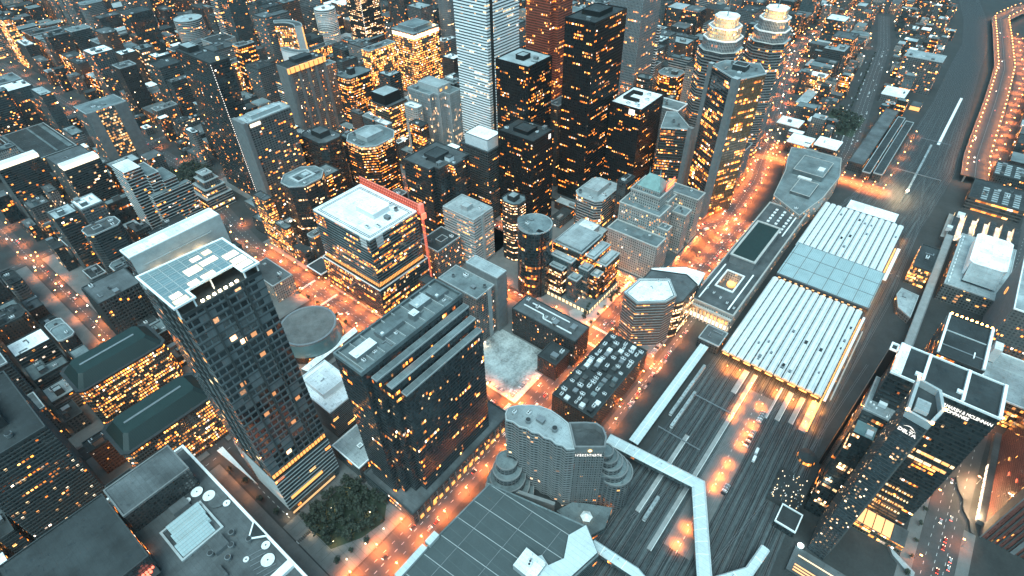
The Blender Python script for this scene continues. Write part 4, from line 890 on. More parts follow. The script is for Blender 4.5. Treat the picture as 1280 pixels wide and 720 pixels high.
# --- left middle distance
T = building('apartment_block', 'dark apartment slab with a cream lit band on its roof, left of two', 'apartments', rect(92, 140, 930, 962), 84, 'condo', 'roof_pale', 'parapet_dark', plant=2, bands=(3, .5, .5, 3), band_mat='concrete_dark')
b = MB(); b.box(92.5, 140, 931, 946, 83, 89, M['lit_cream'], M['roof_white']); b.build('lit_roof_lounge', T)
T = building('apartment_block', 'dark apartment slab with a cream lit band on its roof, right of two', 'apartments', rect(144, 188, 860, 924), 84, 'condo', 'roof_grey', 'parapet_dark', plant=3, bands=(3, .5, .5, 3), band_mat='concrete_dark')
b = MB(); b.box(144.5, 188, 861, 876, 83, 89, M['lit_cream'], M['roof_white']); b.build('lit_roof_lounge', T)
T = thing('stepped_slab', 'stepped slab with white roof and pale banded balconies below the lit roof bands', 'apartments', (206, 782, 0)); fp(rect(180, 250, 752, 806))
for k, (x0, x1, y0, y1, z) in enumerate(((183, 204, 768, 804, 95), (204, 218, 762, 800, 84), (218, 234, 758, 796, 72), (196, 246, 752, 762, 60))):
    P = rect(x0, x1, y0, y1); b = MB(); b.walls(P, 0, z, F['condo'], k*5); b.cap(P, z-.6, M['roof_white' if k == 0 else 'roof_teal']); b.build('facade', T)
    b = MB()
    for zz in [4.2*j for j in range(1, int(z/4.2)+1)]: b.ring(offset(P, .9), offset(P, -.05), zz-.9, zz, M['parapet_pale'])
    b.build('balcony_bands', T)
T = thing('ziggurat_block', 'small stepped pyramid block with lit terraces beside the dark park', 'office block', (277, 780, 0)); fp(rect(256, 298, 756, 802))
for k, (d, z0, z1) in enumerate(((0, 0, 20), (4, 20, 32), (8, 32, 42), (12, 42, 50))):
    P = rect(258+d, 296-d, 758+d, 800-d); b = MB(); b.walls(P, z0, z1, F['paleband' if k < 2 else 'grey'], k*4); b.cap(P, z1-.4, M['roof_pale']); b.ring(offset(P, .4), offset(P, -.7), z1-.8, z1+.5, M['parapet_pale']); b.build('tier', T)
put_proto('hvac_unit', T, 277, 779, 49.6, 0, 1.3); put_proto('stair_head', T, 277, 785, 49.6, 0, .6)
T = building('exhibition_shed', 'large dark flat shed roof with pale slanting roof stripes at left', 'shed', rect(146, 214, 1072, 1210), 26, 'darkgrey', 'roof_dark', 'parapet_pale', plant=0)
b = MB()
for (xa, xb) in ((150, 154), (186, 189), (204, 210)): b.box(xa, xb, 1078, 1205, 25, 26.4, M['roof_teal'])
b.build('roof_stripes', T)
T = building('lecture_tower', 'grey tower with blank flared side walls around a lit window column', 'tower', rect(228, 286, 990, 1032), 96, 'grey', 'roof_teal', 'parapet_pale', plant=3)
b = MB(); b.prism(ccw([(227.6, 989), (242, 987.4), (242, 989.7), (227.6, 989.9)]), 0, 95, M['concrete']); b.prism(ccw([(268, 987.4), (286.4, 989), (286.4, 989.9), (268, 989.7)]), 0, 95, M['concrete']); b.build('blank_piers', T)
lit_windows(T, rect(242, 268, 990, 1032), (0,), 20, 90, 4, 3.2, .8, .25, .85, 70, mats=('lit_amber', 'lit_pale'), rr=R)
T = building('grid_block', 'low block with a deep grey egg crate wall left of the foreground tower', 'office block', rect(66, 110, 608, 650), 52, 'grid', 'roof_grey', 'parapet_dark', plant=4, piers=(4.2, .8, 1.0), pier_mat='concrete_dark', bands=(4.2, 1.0, .8, 4), band_mat='concrete_dark')
T = thing('round_tower', 'round white banded apartment tower near the top of the picture', 'tower', (640, 1120, 0))

bpy.data.objects.remove(T)
def round_banded(label, cx, cy, r, h, style, roof, band_mat, step=3.6, th=1.6, group=None):
    P = ngon(cx, cy, r, 24)
    return building('round_tower', label, 'tower', P, h, style, roof, 'parapet_pale', plant=2, bands=(step, th, .6, 3), band_mat=band_mat)
round_banded('round white banded tower left of the bright lit shopfront at top', 800, 1180, 23, 84, 'whiteband', 'roof_white', 'parapet_white')
round_banded('wide round banded building with pale roof near the top left', 608, 1430, 30, 66, 'paleband', 'roof_pale', 'parapet_pale')
round_banded('slim round grey tower between the gold tower and white striped tower', 905, 905, 15, 150, 'fin', 'roof_grey', 'concrete')
T = building('office_tower', 'dark tower with a dotted white lamp strip on its left corner, top of picture', 'tower', rect(800, 850, 1048, 1096), 150, 'amber', 'roof_dark', 'parapet_dark', plant=2, bands=(3.9, .9, .3, 3), band_mat='metal_dark')
b = MB()
for z in range(4, 148, 4): b.box(799, 799.6, 1047, 1047.6, z, z+2.4, M['lit_sign'])
b.build('corner_lamps', T)
T = building('shopfront_block', 'low block with a big glaring cream lit wall near the round white tower', 'shop', rect(880, 960, 1190, 1230), 34, 'grey', 'roof_pale', 'parapet_pale', plant=3)
for (x0, x1, z0, z1, mt) in ((882, 906, 4, 32, 'lit_cream'), (908, 934, 8, 33, 'lit_cream'), (936, 958, 4, 26, 'lit_amber')):
    b = MB(); b.box(x0, x1, 1189.2, 1189.8, z0, z1, M[mt]); b.box(x0-.4, x0, 1189, 1189.8, z0, z1, M['metal_dark']); b.build('lit_billboard', T)

# ================================================================== RIGHT SIDE
# --- station head house, curved office block, train shed
T = thing('railway_station', 'long stone station with dark raised hall roof, courtyard and lit west colonnade', 'station', (596, 115, 0)); fp(rect(474, 720, 88, 142))
b = MB(); P = rect(478, 716, 92, 139); b.walls(P, 0, 23.4, F['stone'], 2); b.build('facade', T)
b = MB(); b.ring(offset(P, .8), offset(P, -.8), 22.6, 25, M['stone_trim']); b.build('cornice', T)
b = MB(); ro = rect(479, 715.4, 92.8, 138.2); C0 = (514, 546, 108, 126)
for q in ((479, C0[0], 92.8, 138.2), (C0[1], 715.4, 92.8, 138.2), (C0[0], C0[1], 92.8, C0[2]), (C0[0], C0[1], C0[3], 138.2)): b.cap(rect(*q), 23.6, M['roof_grey'])
b.build('roof', T)
b = MB(); cc = rect(*C0); b.walls(cc[::-1], 10, 23.6, F['stone'], 3); b.cap(cc, 10, M['paving']); b.ring(offset(cc, 1.6), offset(cc, 0), 23.6, 25, M['parapet_white']); b.build('courtyard_well', T)
b = MB(); b.cyl(541, 117, 5, 5, 10, 13, M['lit_amber'], 14); b.build('courtyard_light', T); point_light('courtyard_lamp', (539, 117, 17), 1500*LW, (1, .45, .12), .5, T)
b = MB(); b.box(562, 646, 104, 132, 23.6, 35, M['concrete'], M['concrete']); b.ring(rect(561, 647, 103, 133), rect(563.5, 644.5, 105.5, 130.5), 34.8, 36.4, M['stone_trim']); b.build('great_hall_block', T)
b = MB(); b.cap(rect(563.5, 644.5, 105.5, 130.5), 35.3, M['roof_green']); b.build('great_hall_roof', T)
for (xa, xb, y) in ((484, 556, 100), (484, 556, 133), (650, 712, 100)):
    b = MB(); b.bar((xa, y, 24), (xb, y, 24), 1.4, .8, M['parapet_white']); b.build('roof_kerb', T)
for i in range(7):
    for j in range(3): b = MB(); b.box(654+8*i, 657.5+8*i, 104+10*j, 107+10*j, 23.6, 24.8, M['paint_white']); b.build('rooflight', T)
for k in range(5): put_proto('hvac_unit', T, 490+3.5*k, 96+9*k, 23.6, 0, .7)
b = MB()
for k in range(11): b.cyl(476.2, 94+4.3*k, .9, .8, 0, 17, M['stone_trim'], 10)
b.box(475, 478, 92, 139, 17, 19, M['stone_trim']); b.build('colonnade', T)
b = MB(); b.box(477.4, 477.8, 93, 138, 1, 6.5, M['lit_cream'])
for k in range(11): b.box(477.3, 477.7, 95.2+4.1*k, 97.4+4.1*k, 9, 13, M['lit_amber'])
b.build('lit_west_windows', T)
for y in (100, 115, 130): point_light('colonnade_lamp', (470, y, 9), 6000*LW, (1, .5, .2), .5, T)
P = ccw([(699, 97), (727, 140), (803, 150), (842, 160), (876, 166), (884, 148), (886, 97), (830, 84), (760, 86)])
T = building('customs_house', 'pale stone office block with a concave curved side and flat grey roof', 'office block', P, 30, 'stone', 'roof_teal', 'stone_trim', plant=5, pent=[(800, 850, 100, 140, 36, 'roof_teal', 'roof_teal'), (745, 785, 100, 125, 33, 'roof_grey')])
b = MB(); b.box(815, 826, 104, 112, 36.2, 37.5, M['paint_white']); b.box(792, 798, 112, 130, 28.9, 31, M['paint_white']); b.build('rooflights', T)

T = thing('train_shed', 'huge white ribbed train shed with a teal glass atrium across its middle', 'train shed', (612, 35, 0)); fp(rect(430, 820, -22, 90))
SY0, SY1 = -14, 84.5
def shed_roof(x0, x1):
    b = MB(); n = 13; w = (SY1-SY0)/n
    for k in range(n):
        y0 = SY0+k*w; pts = [(y0+.5, 11.2), (y0+w*.28, 12.6), (y0+w*.72, 12.6), (y0+w-.5, 11.2)]
        for (ya, za), (yb, zb) in zip(pts, pts[1:]): b.face([(x0, ya, za), (x1, ya, za), (x1, yb, zb), (x0, yb, zb)], M['shed_roof'])
        for xx, fl in ((x0, 1), (x1, 0)):
            q = [(xx, pts[0][0], 10.2)]+[(xx, *p) for p in pts]+[(xx, pts[-1][0], 10.2)]; b.face(q if fl else q[::-1], M['parapet_pale'])
    b.build('shed_roof', T)
    b = MB()
    for k in range(n+1):
        y = SY0+k*w; b.box(x0, x1, y-.42, y+.42, 10.4, 11.0, M['metal_dark'])
        for j in range(int((x1-x0)/9)): b.box(x0+4+9*j, x0+6.4+9*j, y-.55, y+.55, 11, 11.6, M['metal_dark'])
    b.build('smoke_slots', T)
shed_roof(438, 584); shed_roof(662, 784)
rr = random.Random(3)
for k in range(26):
    x = rr.choice((rr.uniform(446, 576), rr.uniform(446, 576), rr.uniform(668, 778))); y = SY0+rr.choice(range(13))*7.577+3.79
    b = MB(); s = rr.uniform(1.2, 2.4); b.box(x-s, x+s, y-s*.6, y+s*.6, 12.6, 13.6, M['metal_dark'], M['metal_grey' if k % 3 else 'roof_dark']); b.build('roof_vent', T)
b = MB(); b.box(586, 660, -17, 82, 15.6, 17.2, M['metal_grey'], M['shed_glass'])
for k in range(7): y = -16+16*k; b.bar((586, y, 17.4), (660, y, 17.4), .7, .5, M['concrete'])
for k in range(4): b.bar((586+24.6*k, -17, 17.4), (586+24.6*k, 82, 17.4), .4, .4, M['concrete'])
b.build('glass_atrium', T)
b = MB()
for x in (585.2, 661): b.box(x-.6, x+.6, -17, 82, 12.8, 15.5, M['metal_dark'])
for k in range(12): b.box(590+6*k, 591+6*k, -16, -15, 0, 15.6, M['metal_grey'])
b.build('atrium_edges', T)
for k in range(15):
    b = MB(); b.box(583.6, 584.4, -12+6.3*k, -9.5+6.3*k, 13.2, 14.2, M['lit_amber']); b.build('edge_lamp', T)
b = MB()
for i in range(14):
    for k in range(10): b.box(442+10.2*i-.3, 442+10.2*i+.3, SY0+k*10.94-.3, SY0+k*10.94+.3, 0, 10.4, M['metal_dark'])
    if i < 12:
        for k in range(10): b.box(666+10.2*i-.3, 666+10.2*i+.3, SY0+k*10.94-.3, SY0+k*10.94+.3, 0, 10.4, M['metal_dark'])
b.build('columns', T)
b = MB(); b.box(788, 812, -2, 58, 9, 11, M['metal_grey'], M['roof_white']); b.box(790, 810, 0, 56, 0, 9, M['concrete_dark']); b.build('end_canopy', T)
b = MB()
for k in range(9): b.box(437.2, 437.8, SY0+k*10.94+2, SY0+k*10.94+9, 8.2, 9.6, M['lit_amber'])
b.build('lip_lamps', T)
for k in range(9): point_light('shed_lamp', (433, SY0+k*10.94+5.5, 6), 11000*LW, (1, .32, .05), .5, T)
T = thing('platform_canopy', 'thin white canopy strips beside the train shed over the orange lit platform', 'canopy', (500, -19, 0)); fp(rect(436, 790, -24, -14))
b = MB(); b.box(441, 584, -18.6, -16.2, 5, 5.5, M['parapet_white']); b.box(446, 560, -22.2, -21, 5, 5.5, M['parapet_pale']); b.box(664, 740, -21, -17.5, 5, 5.5, M['parapet_white']); b.build('canopy_roof', T)
b = MB()
for k in range(30): b.box(444+4.8*k, 444.4+4.8*k, -17.6, -17.2, 0, 5, M['metal_grey'])
for k in range(14): b.box(666+5*k, 666.4+5*k, -19, -18.6, 0, 5, M['metal_grey'])
for k in range(22): b.box(449+5*k, 449.4+5*k, -21.8, -21.4, 0, 5, M['metal_grey'])
b.build('posts', T)
b = MB(); b.box(400, 584, -15.8, -14.4, .9, 1.3, M['lit_amber']); b.box(664, 745, -16.8, -15, .9, 1.3, M['lit_amber']); b.build('light_strip', T)
for k in range(16): point_light('platform_lamp', (410+24*k, -19.6, 4.6), 5200*LW, (1, .33, .05), .4, T)
# west platform sheds
T = thing('platform_canopy', 'long thin white canopy roof running from the station corner to the footbridge', 'canopy', (360, 101, 0)); fp(rect(284, 440, 94, 110))
b = MB(); b.box(289, 437, 97, 106, 7, 7.6, M['metal_grey'], M['bridge_roof']); b.bar((289, 101.5, 7.8), (437, 101.5, 7.8), .8, .6, M['paint_white']); b.build('canopy_roof', T)
b = MB()
for k in range(25): b.box(291+6*k, 291.5+6*k, 98.5, 99, 0, 7, M['metal_grey']); b.box(291+6*k, 291.5+6*k, 104, 104.5, 0, 7, M['metal_grey'])
b.build('posts', T)
building('station_lodge', 'small dark roofed lodge at the train shed corner', 'station', rect(438, 462, 88, 110), 14, 'darkgrey', 'roof_grey', 'parapet_pale', plant=2)
# --- trains
mb = MB(); mb.local = True
def coach_meshes():
    A = MB(); A.prism(octa(-12.4, 12.4, -1.45, 1.45, .35), .9, 3.0, M['unit_white']); A.prism(octa(-12.3, 12.3, -1.35, 1.35, .35), 3.9, 4.5, M['unit_white'], M['roof_pale'])
    W = MB(); W.prism(octa(-12.35, 12.35, -1.42, 1.42, .35), 3.0, 3.9, M['glass_dark'])
    U = MB(); U.box(-9.8, -7, -1.1, 1.1, .15, .9, M['metal_dark']); U.box(7, 9.8, -1.1, 1.1, .15, .9, M['metal_dark'])
    L = MB()
    for k in range(4): L.box(-9+5*k, -7+5*k, -.5, .5, 4.5, 4.8, M['metal_grey'])
    return [proto(A, 'body'), proto(W, 'window_band'), proto(U, 'bogies'), proto(L, 'roof_boxes')]
COACH = coach_meshes()
def train(label, x, y, n, z=.2):
    for k in range(n):
        t = thing('train_coach', label, 'train', (x+25.4*k, y, z), 'coaches of '+label.split(' of ')[-1])
        for nme, me in zip(('body', 'window_band', 'bogies', 'roof_boxes'), COACH):
            o = bpy.data.objects.new(nme, me); COL.objects.link(o); o.parent = t
train('pale roofed coach of the train beside the thin white canopy', 352, 90.5, 3)
train('pale roofed coach of the train waiting on the second track', 340, 83.5, 2)
train('pale roofed coach of the train near the east end of the yard', 905, 2, 7)
train('pale roofed coach of the train on the middle tracks', 246, 60, 1)
# --- footbridges
def bridge(label, pts, w, z, name='covered_footbridge'):
    t = thing(name, label, 'footbridge', (pts[0][0], pts[0][1], 0)); n = len(pts); L = []; Rr = []
    for k in range(n):
        p = Vector(pts[k]); d1 = (p-Vector(pts[k-1])).normalized() if k else None; d2 = (Vector(pts[k+1])-p).normalized() if k < n-1 else None
        d = ((d1 or d2)+(d2 or d1)).normalized(); nn = Vector((-d.y, d.x)); c = 1/max(.5, nn.dot(Vector((-(d2 or d1).y, (d2 or d1).x))))
        L.append(p+nn*w/2*c); Rr.append(p-nn*w/2*c)
    roof, wall, ribs, legs = MB(), MB(), MB(), MB()
    for k in range(n-1):
        a, b_, c, d = Rr[k], Rr[k+1], L[k+1], L[k]; ma, mc = (a+d)/2, (b_+c)/2
        i1, i2 = a.lerp(d, .16), b_.lerp(c, .16); j1, j2 = a.lerp(d, .84), b_.lerp(c, .84)
        for q in ([(*a, z), (*b_, z), (*i2, z+1.3), (*i1, z+1.3)], [(*i1, z+1.3), (*i2, z+1.3), (*j2, z+1.3), (*j1, z+1.3)], [(*j1, z+1.3), (*j2, z+1.3), (*c, z), (*d, z)]): roof.face(q, M['bridge_roof'])
        for (s, e) in ((a, b_), (c, d)): wall.face([(*s, z-4), (*e, z-4), (*e, z), (*s, z)], F['tealglass'], [(0, 0), ((e-s).length, 0), ((e-s).length, 4), (0, 4)])
        wall.face([(*d, z-4.2), (*c, z-4.2), (*b_, z-4.2), (*a, z-4.2)], M['concrete_dark'])
        seg = (mc-ma).length
        for j in range(1, max(2, int(seg/9))):
            f = j/max(2, int(seg/9)); ribs.bar((*a.lerp(b_, f), z+.35), (*i1.lerp(i2, f), z+1.45), .4, .3, M['parapet_white']); ribs.bar((*i1.lerp(i2, f), z+1.45), (*j1.lerp(j2, f), z+1.45), .4, .3, M['parapet_white'])
        for f in (.15, .5, .85):
            p = ma.lerp(mc, f); legs.box(p.x-.8, p.x+.8, p.y-.8, p.y+.8, 0, z-4.2, M['concrete'])
    for (a, d) in ((Rr[0], L[0]), (L[-1], Rr[-1])): roof.face([(*a, z-4), (*d, z-4), (*d, z), (*a.lerp(d, .84), z+1.3), (*a.lerp(d, .16), z+1.3), (*a, z)][::-1], M['concrete'])
    roof.build('roof', t); wall.build('glazed_sides', t); ribs.build('roof_ribs', t); legs.build('piers', t)
    for f in (.3, .6):
        p = Vector(pts[0]).lerp(Vector(pts[1]), f); put_proto('hvac_unit', t, p.x, p.y, z+1.3, 0, .35)
    return t
bridge('long bent pale covered footbridge crossing all the tracks', [(274, 119), (282, 38), (222, 6), (204, -4)], 11, 15)
bridge('short pale covered footbridge branching to the bottom edge by the dark hall', [(187, 80), (189, 44), (178, 8)], 8, 14)
bridge('narrow pale covered footbridge with a sharp kink at the bottom edge', [(214, 0), (242, -21), (266, -24)], 7, 12)

# --- hotel and office pair at bottom right
P = ccw([(323, -50), (320.5, -62), (306, -66), (291, -62), (293, -50)])
T = building('hotel', 'tall hotel tower with white rimmed open crown and lit rooftop word on its wall', 'hotel', P, 172, 'deltadots', 'roof_dark', 'parapet_white', plant=0, bands=(3.2, .5, .2, 3), band_mat='concrete_dark')
b = MB(); b.ring(offset(P, .6), offset(P, -1.1), 171, 176, M['parapet_pale']); b.build('open_crown', T)
b = MB(); b.box(300, 309, -60, -53, 171, 174, M['unit_white'], M['roof_pale']); b.build('plant_box', T)
for (x, y) in ((323.2, -49.8), (291, -62.5), (306, -66.8), (293, -49.4)):
    b = MB(); b.cyl(x, y, .7, .7, 176, 177.2, M['lamp_orange'], 8); b.build('warning_light', T)
A0, A1 = Vector((293, -50)), Vector((291, -62)); dd = (A1-A0).normalized(); nn = Vector((dd.y, -dd.x))
if nn.x > 0: nn = -nn
o3 = A0+dd*.8+nn*.5
lettering('DELTA', 'sign_lettering', T, (o3.x, o3.y, 160), (dd.x, dd.y, 0), (0, 0, 1), 3.4, 'lit_sign', .2, spacing=.95)
b = MB()
for (u0, u1, zz, hh, sl) in ((2.5, 8.6, 164.6, .5, .0), (6.0, 9.4, 164.2, .5, .1)):
    n = 10
    for k in range(n):
        f0, f1 = k/n, (k+1)/n
        def pt(f, t): u = u0+(u1-u0)*f; p = A0+dd*u+nn*.55; return (p.x, p.y, zz+1.4*math.sin(f*3.14)*(1 if u0 < 5 else -.6)+t*hh*math.sin(.3+f*2.6))
        b.face([pt(f0, 0), pt(f1, 0), pt(f1, 1), pt(f0, 1)], M['lit_sign'])
b.build('sign_emblem', T)
lit_windows(T, P, (0, 1, 2, 3, 4), 6, 150, 3.2, 1.5, .6, .35, .7, 64, mats=('lit_pale', 'lit_amber', 'lit_cream'), rr=R)
P = rect(336, 378, -57, -37); 
T = building('office_block', 'lower flat roofed block with white ducting beside the hotel with the open crown', 'office block', rect(337, 373, -56.5, -36), 120, 'darkglass', 'roof_pale', 'parapet_pale', plant=0, litrows=((0, 3), 6, 110, 3.8, 2.2, .8, .25, .9, 40))
b = MB(); b.bar((350, -52, 120), (366, -44, 120), 2.2, 2, M['paint_white']); b.bar((352, -44, 120.5), (365, -47, 120.5), 1.6, 1.6, M['unit_white']); b.box(346, 352, -48, -43, 119, 122, M['unit_white']); b.build('white_ducting', T)
rr = random.Random(8)
for k in range(10):
    x, y = rr.uniform(339, 371), rr.uniform(-55, -38); b = MB(); b.box(x-.7, x+.7, y-.5, y+.5, 118.9, 119.5, M['paint_white']); b.build('roof_hatch', T)
b = MB(); b.box(324.2, 336.6, -49.5, -37, 0, 108, F['darkglass'], M['glass_teal'], False); b.box(325, 330, -48, -44, 108, 110.5, M['unit_white']); b.build('glass_terrace', T)
P = rect(349, 382, -101, -39)
T = building('office_tower', 'dark office tower with white framed black roof panels and a long lit name sign', 'tower', P, 150, 'darkglass', 'roof_dark', 'parapet_white', plant=0, bands=(3.8, .8, .25, 3), band_mat='metal_dark')
b = MB()
for y in (-39.9, -57, -80, -100.1): b.box(350, 381, y-.9, y+.9, 149, 151.2, M['parapet_white'])
b.box(350, 381.5, -45, -40.8, 149, 150.2, M['roof_white']); b.box(356, 359, -57.5, -52, 149.1, 150.6, M['paint_white']); b.box(356, 359, -81, -76, 149.1, 150.6, M['paint_white']); b.build('roof_frames', T)
b = MB(); b.box(374.5, 382, -38.7, -34, 0, 146, M['steel_black'], M['roof_dark'], False); b.ring(rect(374.3, 382.2, -38.7, -33.8), rect(375.2, 381.2, -37.8, -34.8), 146, 147.5, M['parapet_white']); b.build('side_fin', T)
lettering('MARSH & MCLENNAN\nCOMPANIES', 'sign_lettering', T, (348.2, -74.5, 141.3), (0, -1, 0), (0, 0, 1), 3.7, 'lit_sign', .1, spacing=.95, line=.95, narrow=.72)
b = MB()
for k, (y, z) in enumerate(((-70.6, 143.5), (-72.6, 142.6), (-71.4, 141), (-73.2, 140.4), (-69.6, 141.8))): b.box(347.8, 348.3, y-1.3, y+1.3, z-1, z+1.3, M['lit_sign'])
b.build('sign_emblem', T)
for z, k in ((92, 0), (84, 1), (46, 2), (38, 2), (30, 2), (22, 2)):
    b = MB(); y = -44 if k < 2 else -52
    while y > (-99 if k < 2 else -94):
        w = R.uniform(1.4, 5) if k < 2 else R.uniform(.7, 1.6); b.box(348.3, 348.7, y-w, y, z, z+(2.5 if k < 2 else 1.5), M[R.choice(('lit_amber', 'lit_amber', 'lit_pale'))]); y -= w+R.uniform(.4, 1.2)
    b.build('lit_floor', T)
lit_windows(T, P, (3, 2), 8, 140, 3.8, 1.5, .9, .25, .9, 40, rr=R)
b = MB(); b.box(332, 348.2, -106, -66, 0, 10, F['gold'], M['roof_grey'], False); b.box(333, 347, -96, -70, 10.05, 10.7, M['lit_amber'])
for k in range(5): b.box(333, 347, -96+6.5*k-.3, -96+6.5*k+.3, 10.06, 11, M['metal_dark'])
b.build('lit_podium', T); HERO.append((326, 350, -110, -30))
b = MB(); b.prism(ccw([(326, -102), (332, -98), (322, -118), (316, -118)]), 0, 3, M['concrete'], M['roof_pale']); b.build('ramp', T)
P = rect(441, 497, -100, -67.5)
T = building('office_tower', 'dark flat roofed tower edged by pale strips with a lamp row on its far edge', 'tower', P, 108, 'darkglass', 'roof_dark', 'parapet_dark', plant=0, bands=(3.8, .8, .25, 3), band_mat='metal_dark')
b = MB(); b.box(442, 496, -69.4, -67.8, 107, 109.5, M['parapet_white']); b.box(442, 496, -99.9, -98, 107, 109.5, M['parapet_white']); b.box(474, 475, -97.5, -70, 106.9, 107.6, M['parapet_pale']); b.box(455, 456, -97.5, -70, 106.9, 107.3, M['metal_grey']); b.box(452, 459, -92, -91.2, 107, 108, M['parapet_white']); b.build('roof_edging', T)
b = MB()
for k in range(9): b.cyl(500, -70-3.6*k, .8, .8, 106, 107.4, M['lamp_orange'], 8); b.box(497.2, 500, -70.2-3.6*k, -69.8-3.6*k, 105.6, 106, M['metal_dark'])
b.build('edge_lamps', T)
T = building('arena', 'arena with a big white raised roof box stepping down to a pale lower roof', 'arena', rect(672, 790, -128, -72), 24, 'grey', 'roof_pale', 'parapet_pale', plant=0, litrows=((3, 0), 3, 20, 4, 5, .7, .3, .8, 20))
b = MB(); b.prism(octa(702, 770, -119, -84, 4), 22.9, 41, M['parapet_white'], M['roof_white']); b.ring(octa(701.7, 770.3, -119.3, -83.7, 4), octa(703, 769, -118, -85, 4), 40.5, 41.6, M['parapet_white'])
b.face([(686, -117, 26), (702, -117, 40.2), (702, -86, 40.2), (686, -86, 26)][::-1], M['roof_pale']); b.face([(686, -86, 23), (686, -86, 26), (702, -86, 40.2), (702, -86, 23)], M['concrete']); b.build('raised_roof', T)
b = MB()
for k in range(14): b.box(676+8*k, 680+8*k, -75.5, -74.5, 22.9, 24.6, M['unit_white'])
b.build('roof_vents', T)
# open car park with lit decks
T = thing('car_park', 'wide car park whose open decks glow in parallel lit lines', 'car park', (820, -92, 0)); fp(rect(798, 868, -134, -52))
b = MB()
for k in range(6): b.box(800, 866, -132+13*k, -125+13*k, 0, 12+1.5*(k % 2), M['concrete_dark'], M['roof_dark'])
b.box(800.5, 865.5, -132, -54.5, 0, 5.5, M['concrete_dark'], M['platform'])
b.build('deck', T)
b = MB()
for k in range(6): b.box(800, 866, -124.9+13*k, -124.6+13*k, 8, 9, M['lit_pale'])
b.build('deck_lights', T)
for k in range(5):
    for x in (806, 823, 842, 860): point_light('deck_lamp', (x, -122.3+13*k, 10), 9000*LW, (1, .6, .36), .4, T)
b = MB(); b.box(806, 812, -62, -56, 12, 18, M['unit_white']); b.box(846, 856, -70, -62, 12, 17, M['unit_white']); b.build('stair_heads', T)
# elevated road beside it
T = thing('viaduct', 'straight grey elevated walkway running past the white roofed arena', 'walkway', (700, -62, 0)); fp(rect(552, 852, -69, -56))
b = MB(); b.box(555, 850, -66.5, -59, 10.6, 11.6, M['concrete'], M['platform']); b.build('deck', T)
b = MB(); b.box(555, 850, -67, -66.5, 10.6, 12.8, M['concrete']); b.box(555, 850, -59, -58.5, 10.6, 12.8, M['concrete']); b.build('parapets', T)
b = MB()
for k in range(13): b.box(560+24*k, 562+24*k, -64.5, -61, 0, 10.6, M['concrete_dark'])
b.build('piers', T)
building('office_block', 'low block with rows of amber windows between the tracks and the grey walkway', 'office block', rect(682, 734, -57, -38), 26, 'gold', 'roof_dark', 'parapet_dark', plant=2, litrows=((3, 2), 3, 22, 3.6, 2, .8, .3, .9, 40, ('lit_amber',)))
P = ccw([(640, -36), (655, -38), (652, -56), (608, -56), (618, -42)])
building('pavilion', 'small angular pale grey pavilion roof beside the grey walkway', 'pavilion', P, 10, 'grey', 'roof_pale', 'parapet_pale', plant=1)
T = building('apartment_tower', 'grey blank walled tower at right edge with a glowing orange loop sign', 'tower', rect(588, 688, -180, -120), 76, 'grey', 'roof_pale', 'parapet_white', plant=2)
b = MB(); b.box(588.2, 687.8, -119.9, -119.5, 0, 75, M['concrete']); b.build('blank_wall', T)
b = MB(); b.ring(ngon(0, 0, 4.2, 20), ngon(0, 0, 3.0, 20), 0, .4, M['lit_amber']); lo = b.build('loop_sign', T)
lo.matrix_local = Matrix.Translation(Vector((655, -119.4, 50))-world_loc(T)) @ Matrix.Rotation(rad(-90), 4, 'X'); lo.data.transform(Matrix.Translation(world_loc(T)))
T = building('lit_hall', 'low hall with blazing amber windows at the right edge', 'hall', rect(515, 580, -172, -122), 30, 'gold', 'roof_pale', 'parapet_white', plant=3, litrows=((2, 3), 3, 28, 4, 3, .8, .2, .9, 40, ('lit_amber', 'lit_amber', 'lit_pale')))
b = MB(); b.box(560, 572, -128, -121.5, 30, 46, M['paint_white'], M['roof_white']); b.build('white_shaft', T)
# bottom right tower
P = rect(386, 500, -230, -153)
T = building('apartment_tower', 'dark tower with vertical ribs and a reddish glass side in the bottom right corner', 'tower', P, 150, 'reddeck', 'roof_dark', 'parapet_dark', plant=0)
b = MB()
for k in range(22): b.box(385.1, 385.8, -229+3.4*k, -228+3.4*k, 0, 149, M['concrete_dark'])
for k in range(4): b.box(384.8, 386, -229+18*k, -226+18*k, 0, 149, M['concrete'])
b.build('ribs', T)
b = MB(); b.box(384.6, 396, -153, -152.2, 0, 150, M['concrete']); b.box(396, 500, -152.9, -148, 0, 5, M['concrete'], M['roof_grey']); b.build('concrete_pier', T)
b = MB()
for k in range(9): b.box(398+7*k, 403+7*k, -147.9, -147.5, .6, 4.2, M['lit_cream'])
b.build('lit_shop_windows', T)  # glowing shopfront added to brighten the plaza before it
for (x, z, mt) in ((430, 30, 'lit_red'), (446, 52, 'lit_red'), (450, 26, 'lit_amber'), (412, 44, 'lit_red')):
    b = MB(); b.box(x, x+3, -152.8, -152.3, z, z+1.5, M[mt]); b.build('lit_window', T)
T = thing('garden_wall', 'wavy dark planter wall along the brightly lit plaza at bottom right', 'planter', (405, -138, 0))
b = MB(); pts = [(432, -130), (420, -133), (412, -138), (402, -139), (394, -145), (384, -147)]
for p, q in zip(pts, pts[1:]): b.bar((*p, .7), (*q, .7), 2.2, 1.4, M['concrete_dark'])
b.build('planter', T)
for (x, y) in ((420, -140), (408, -145), (428, -138), (400, -147), (436, -141)): point_light('plaza_lamp', (x, y, 6), 13000*LW, (1, .62, .32), .4, T)
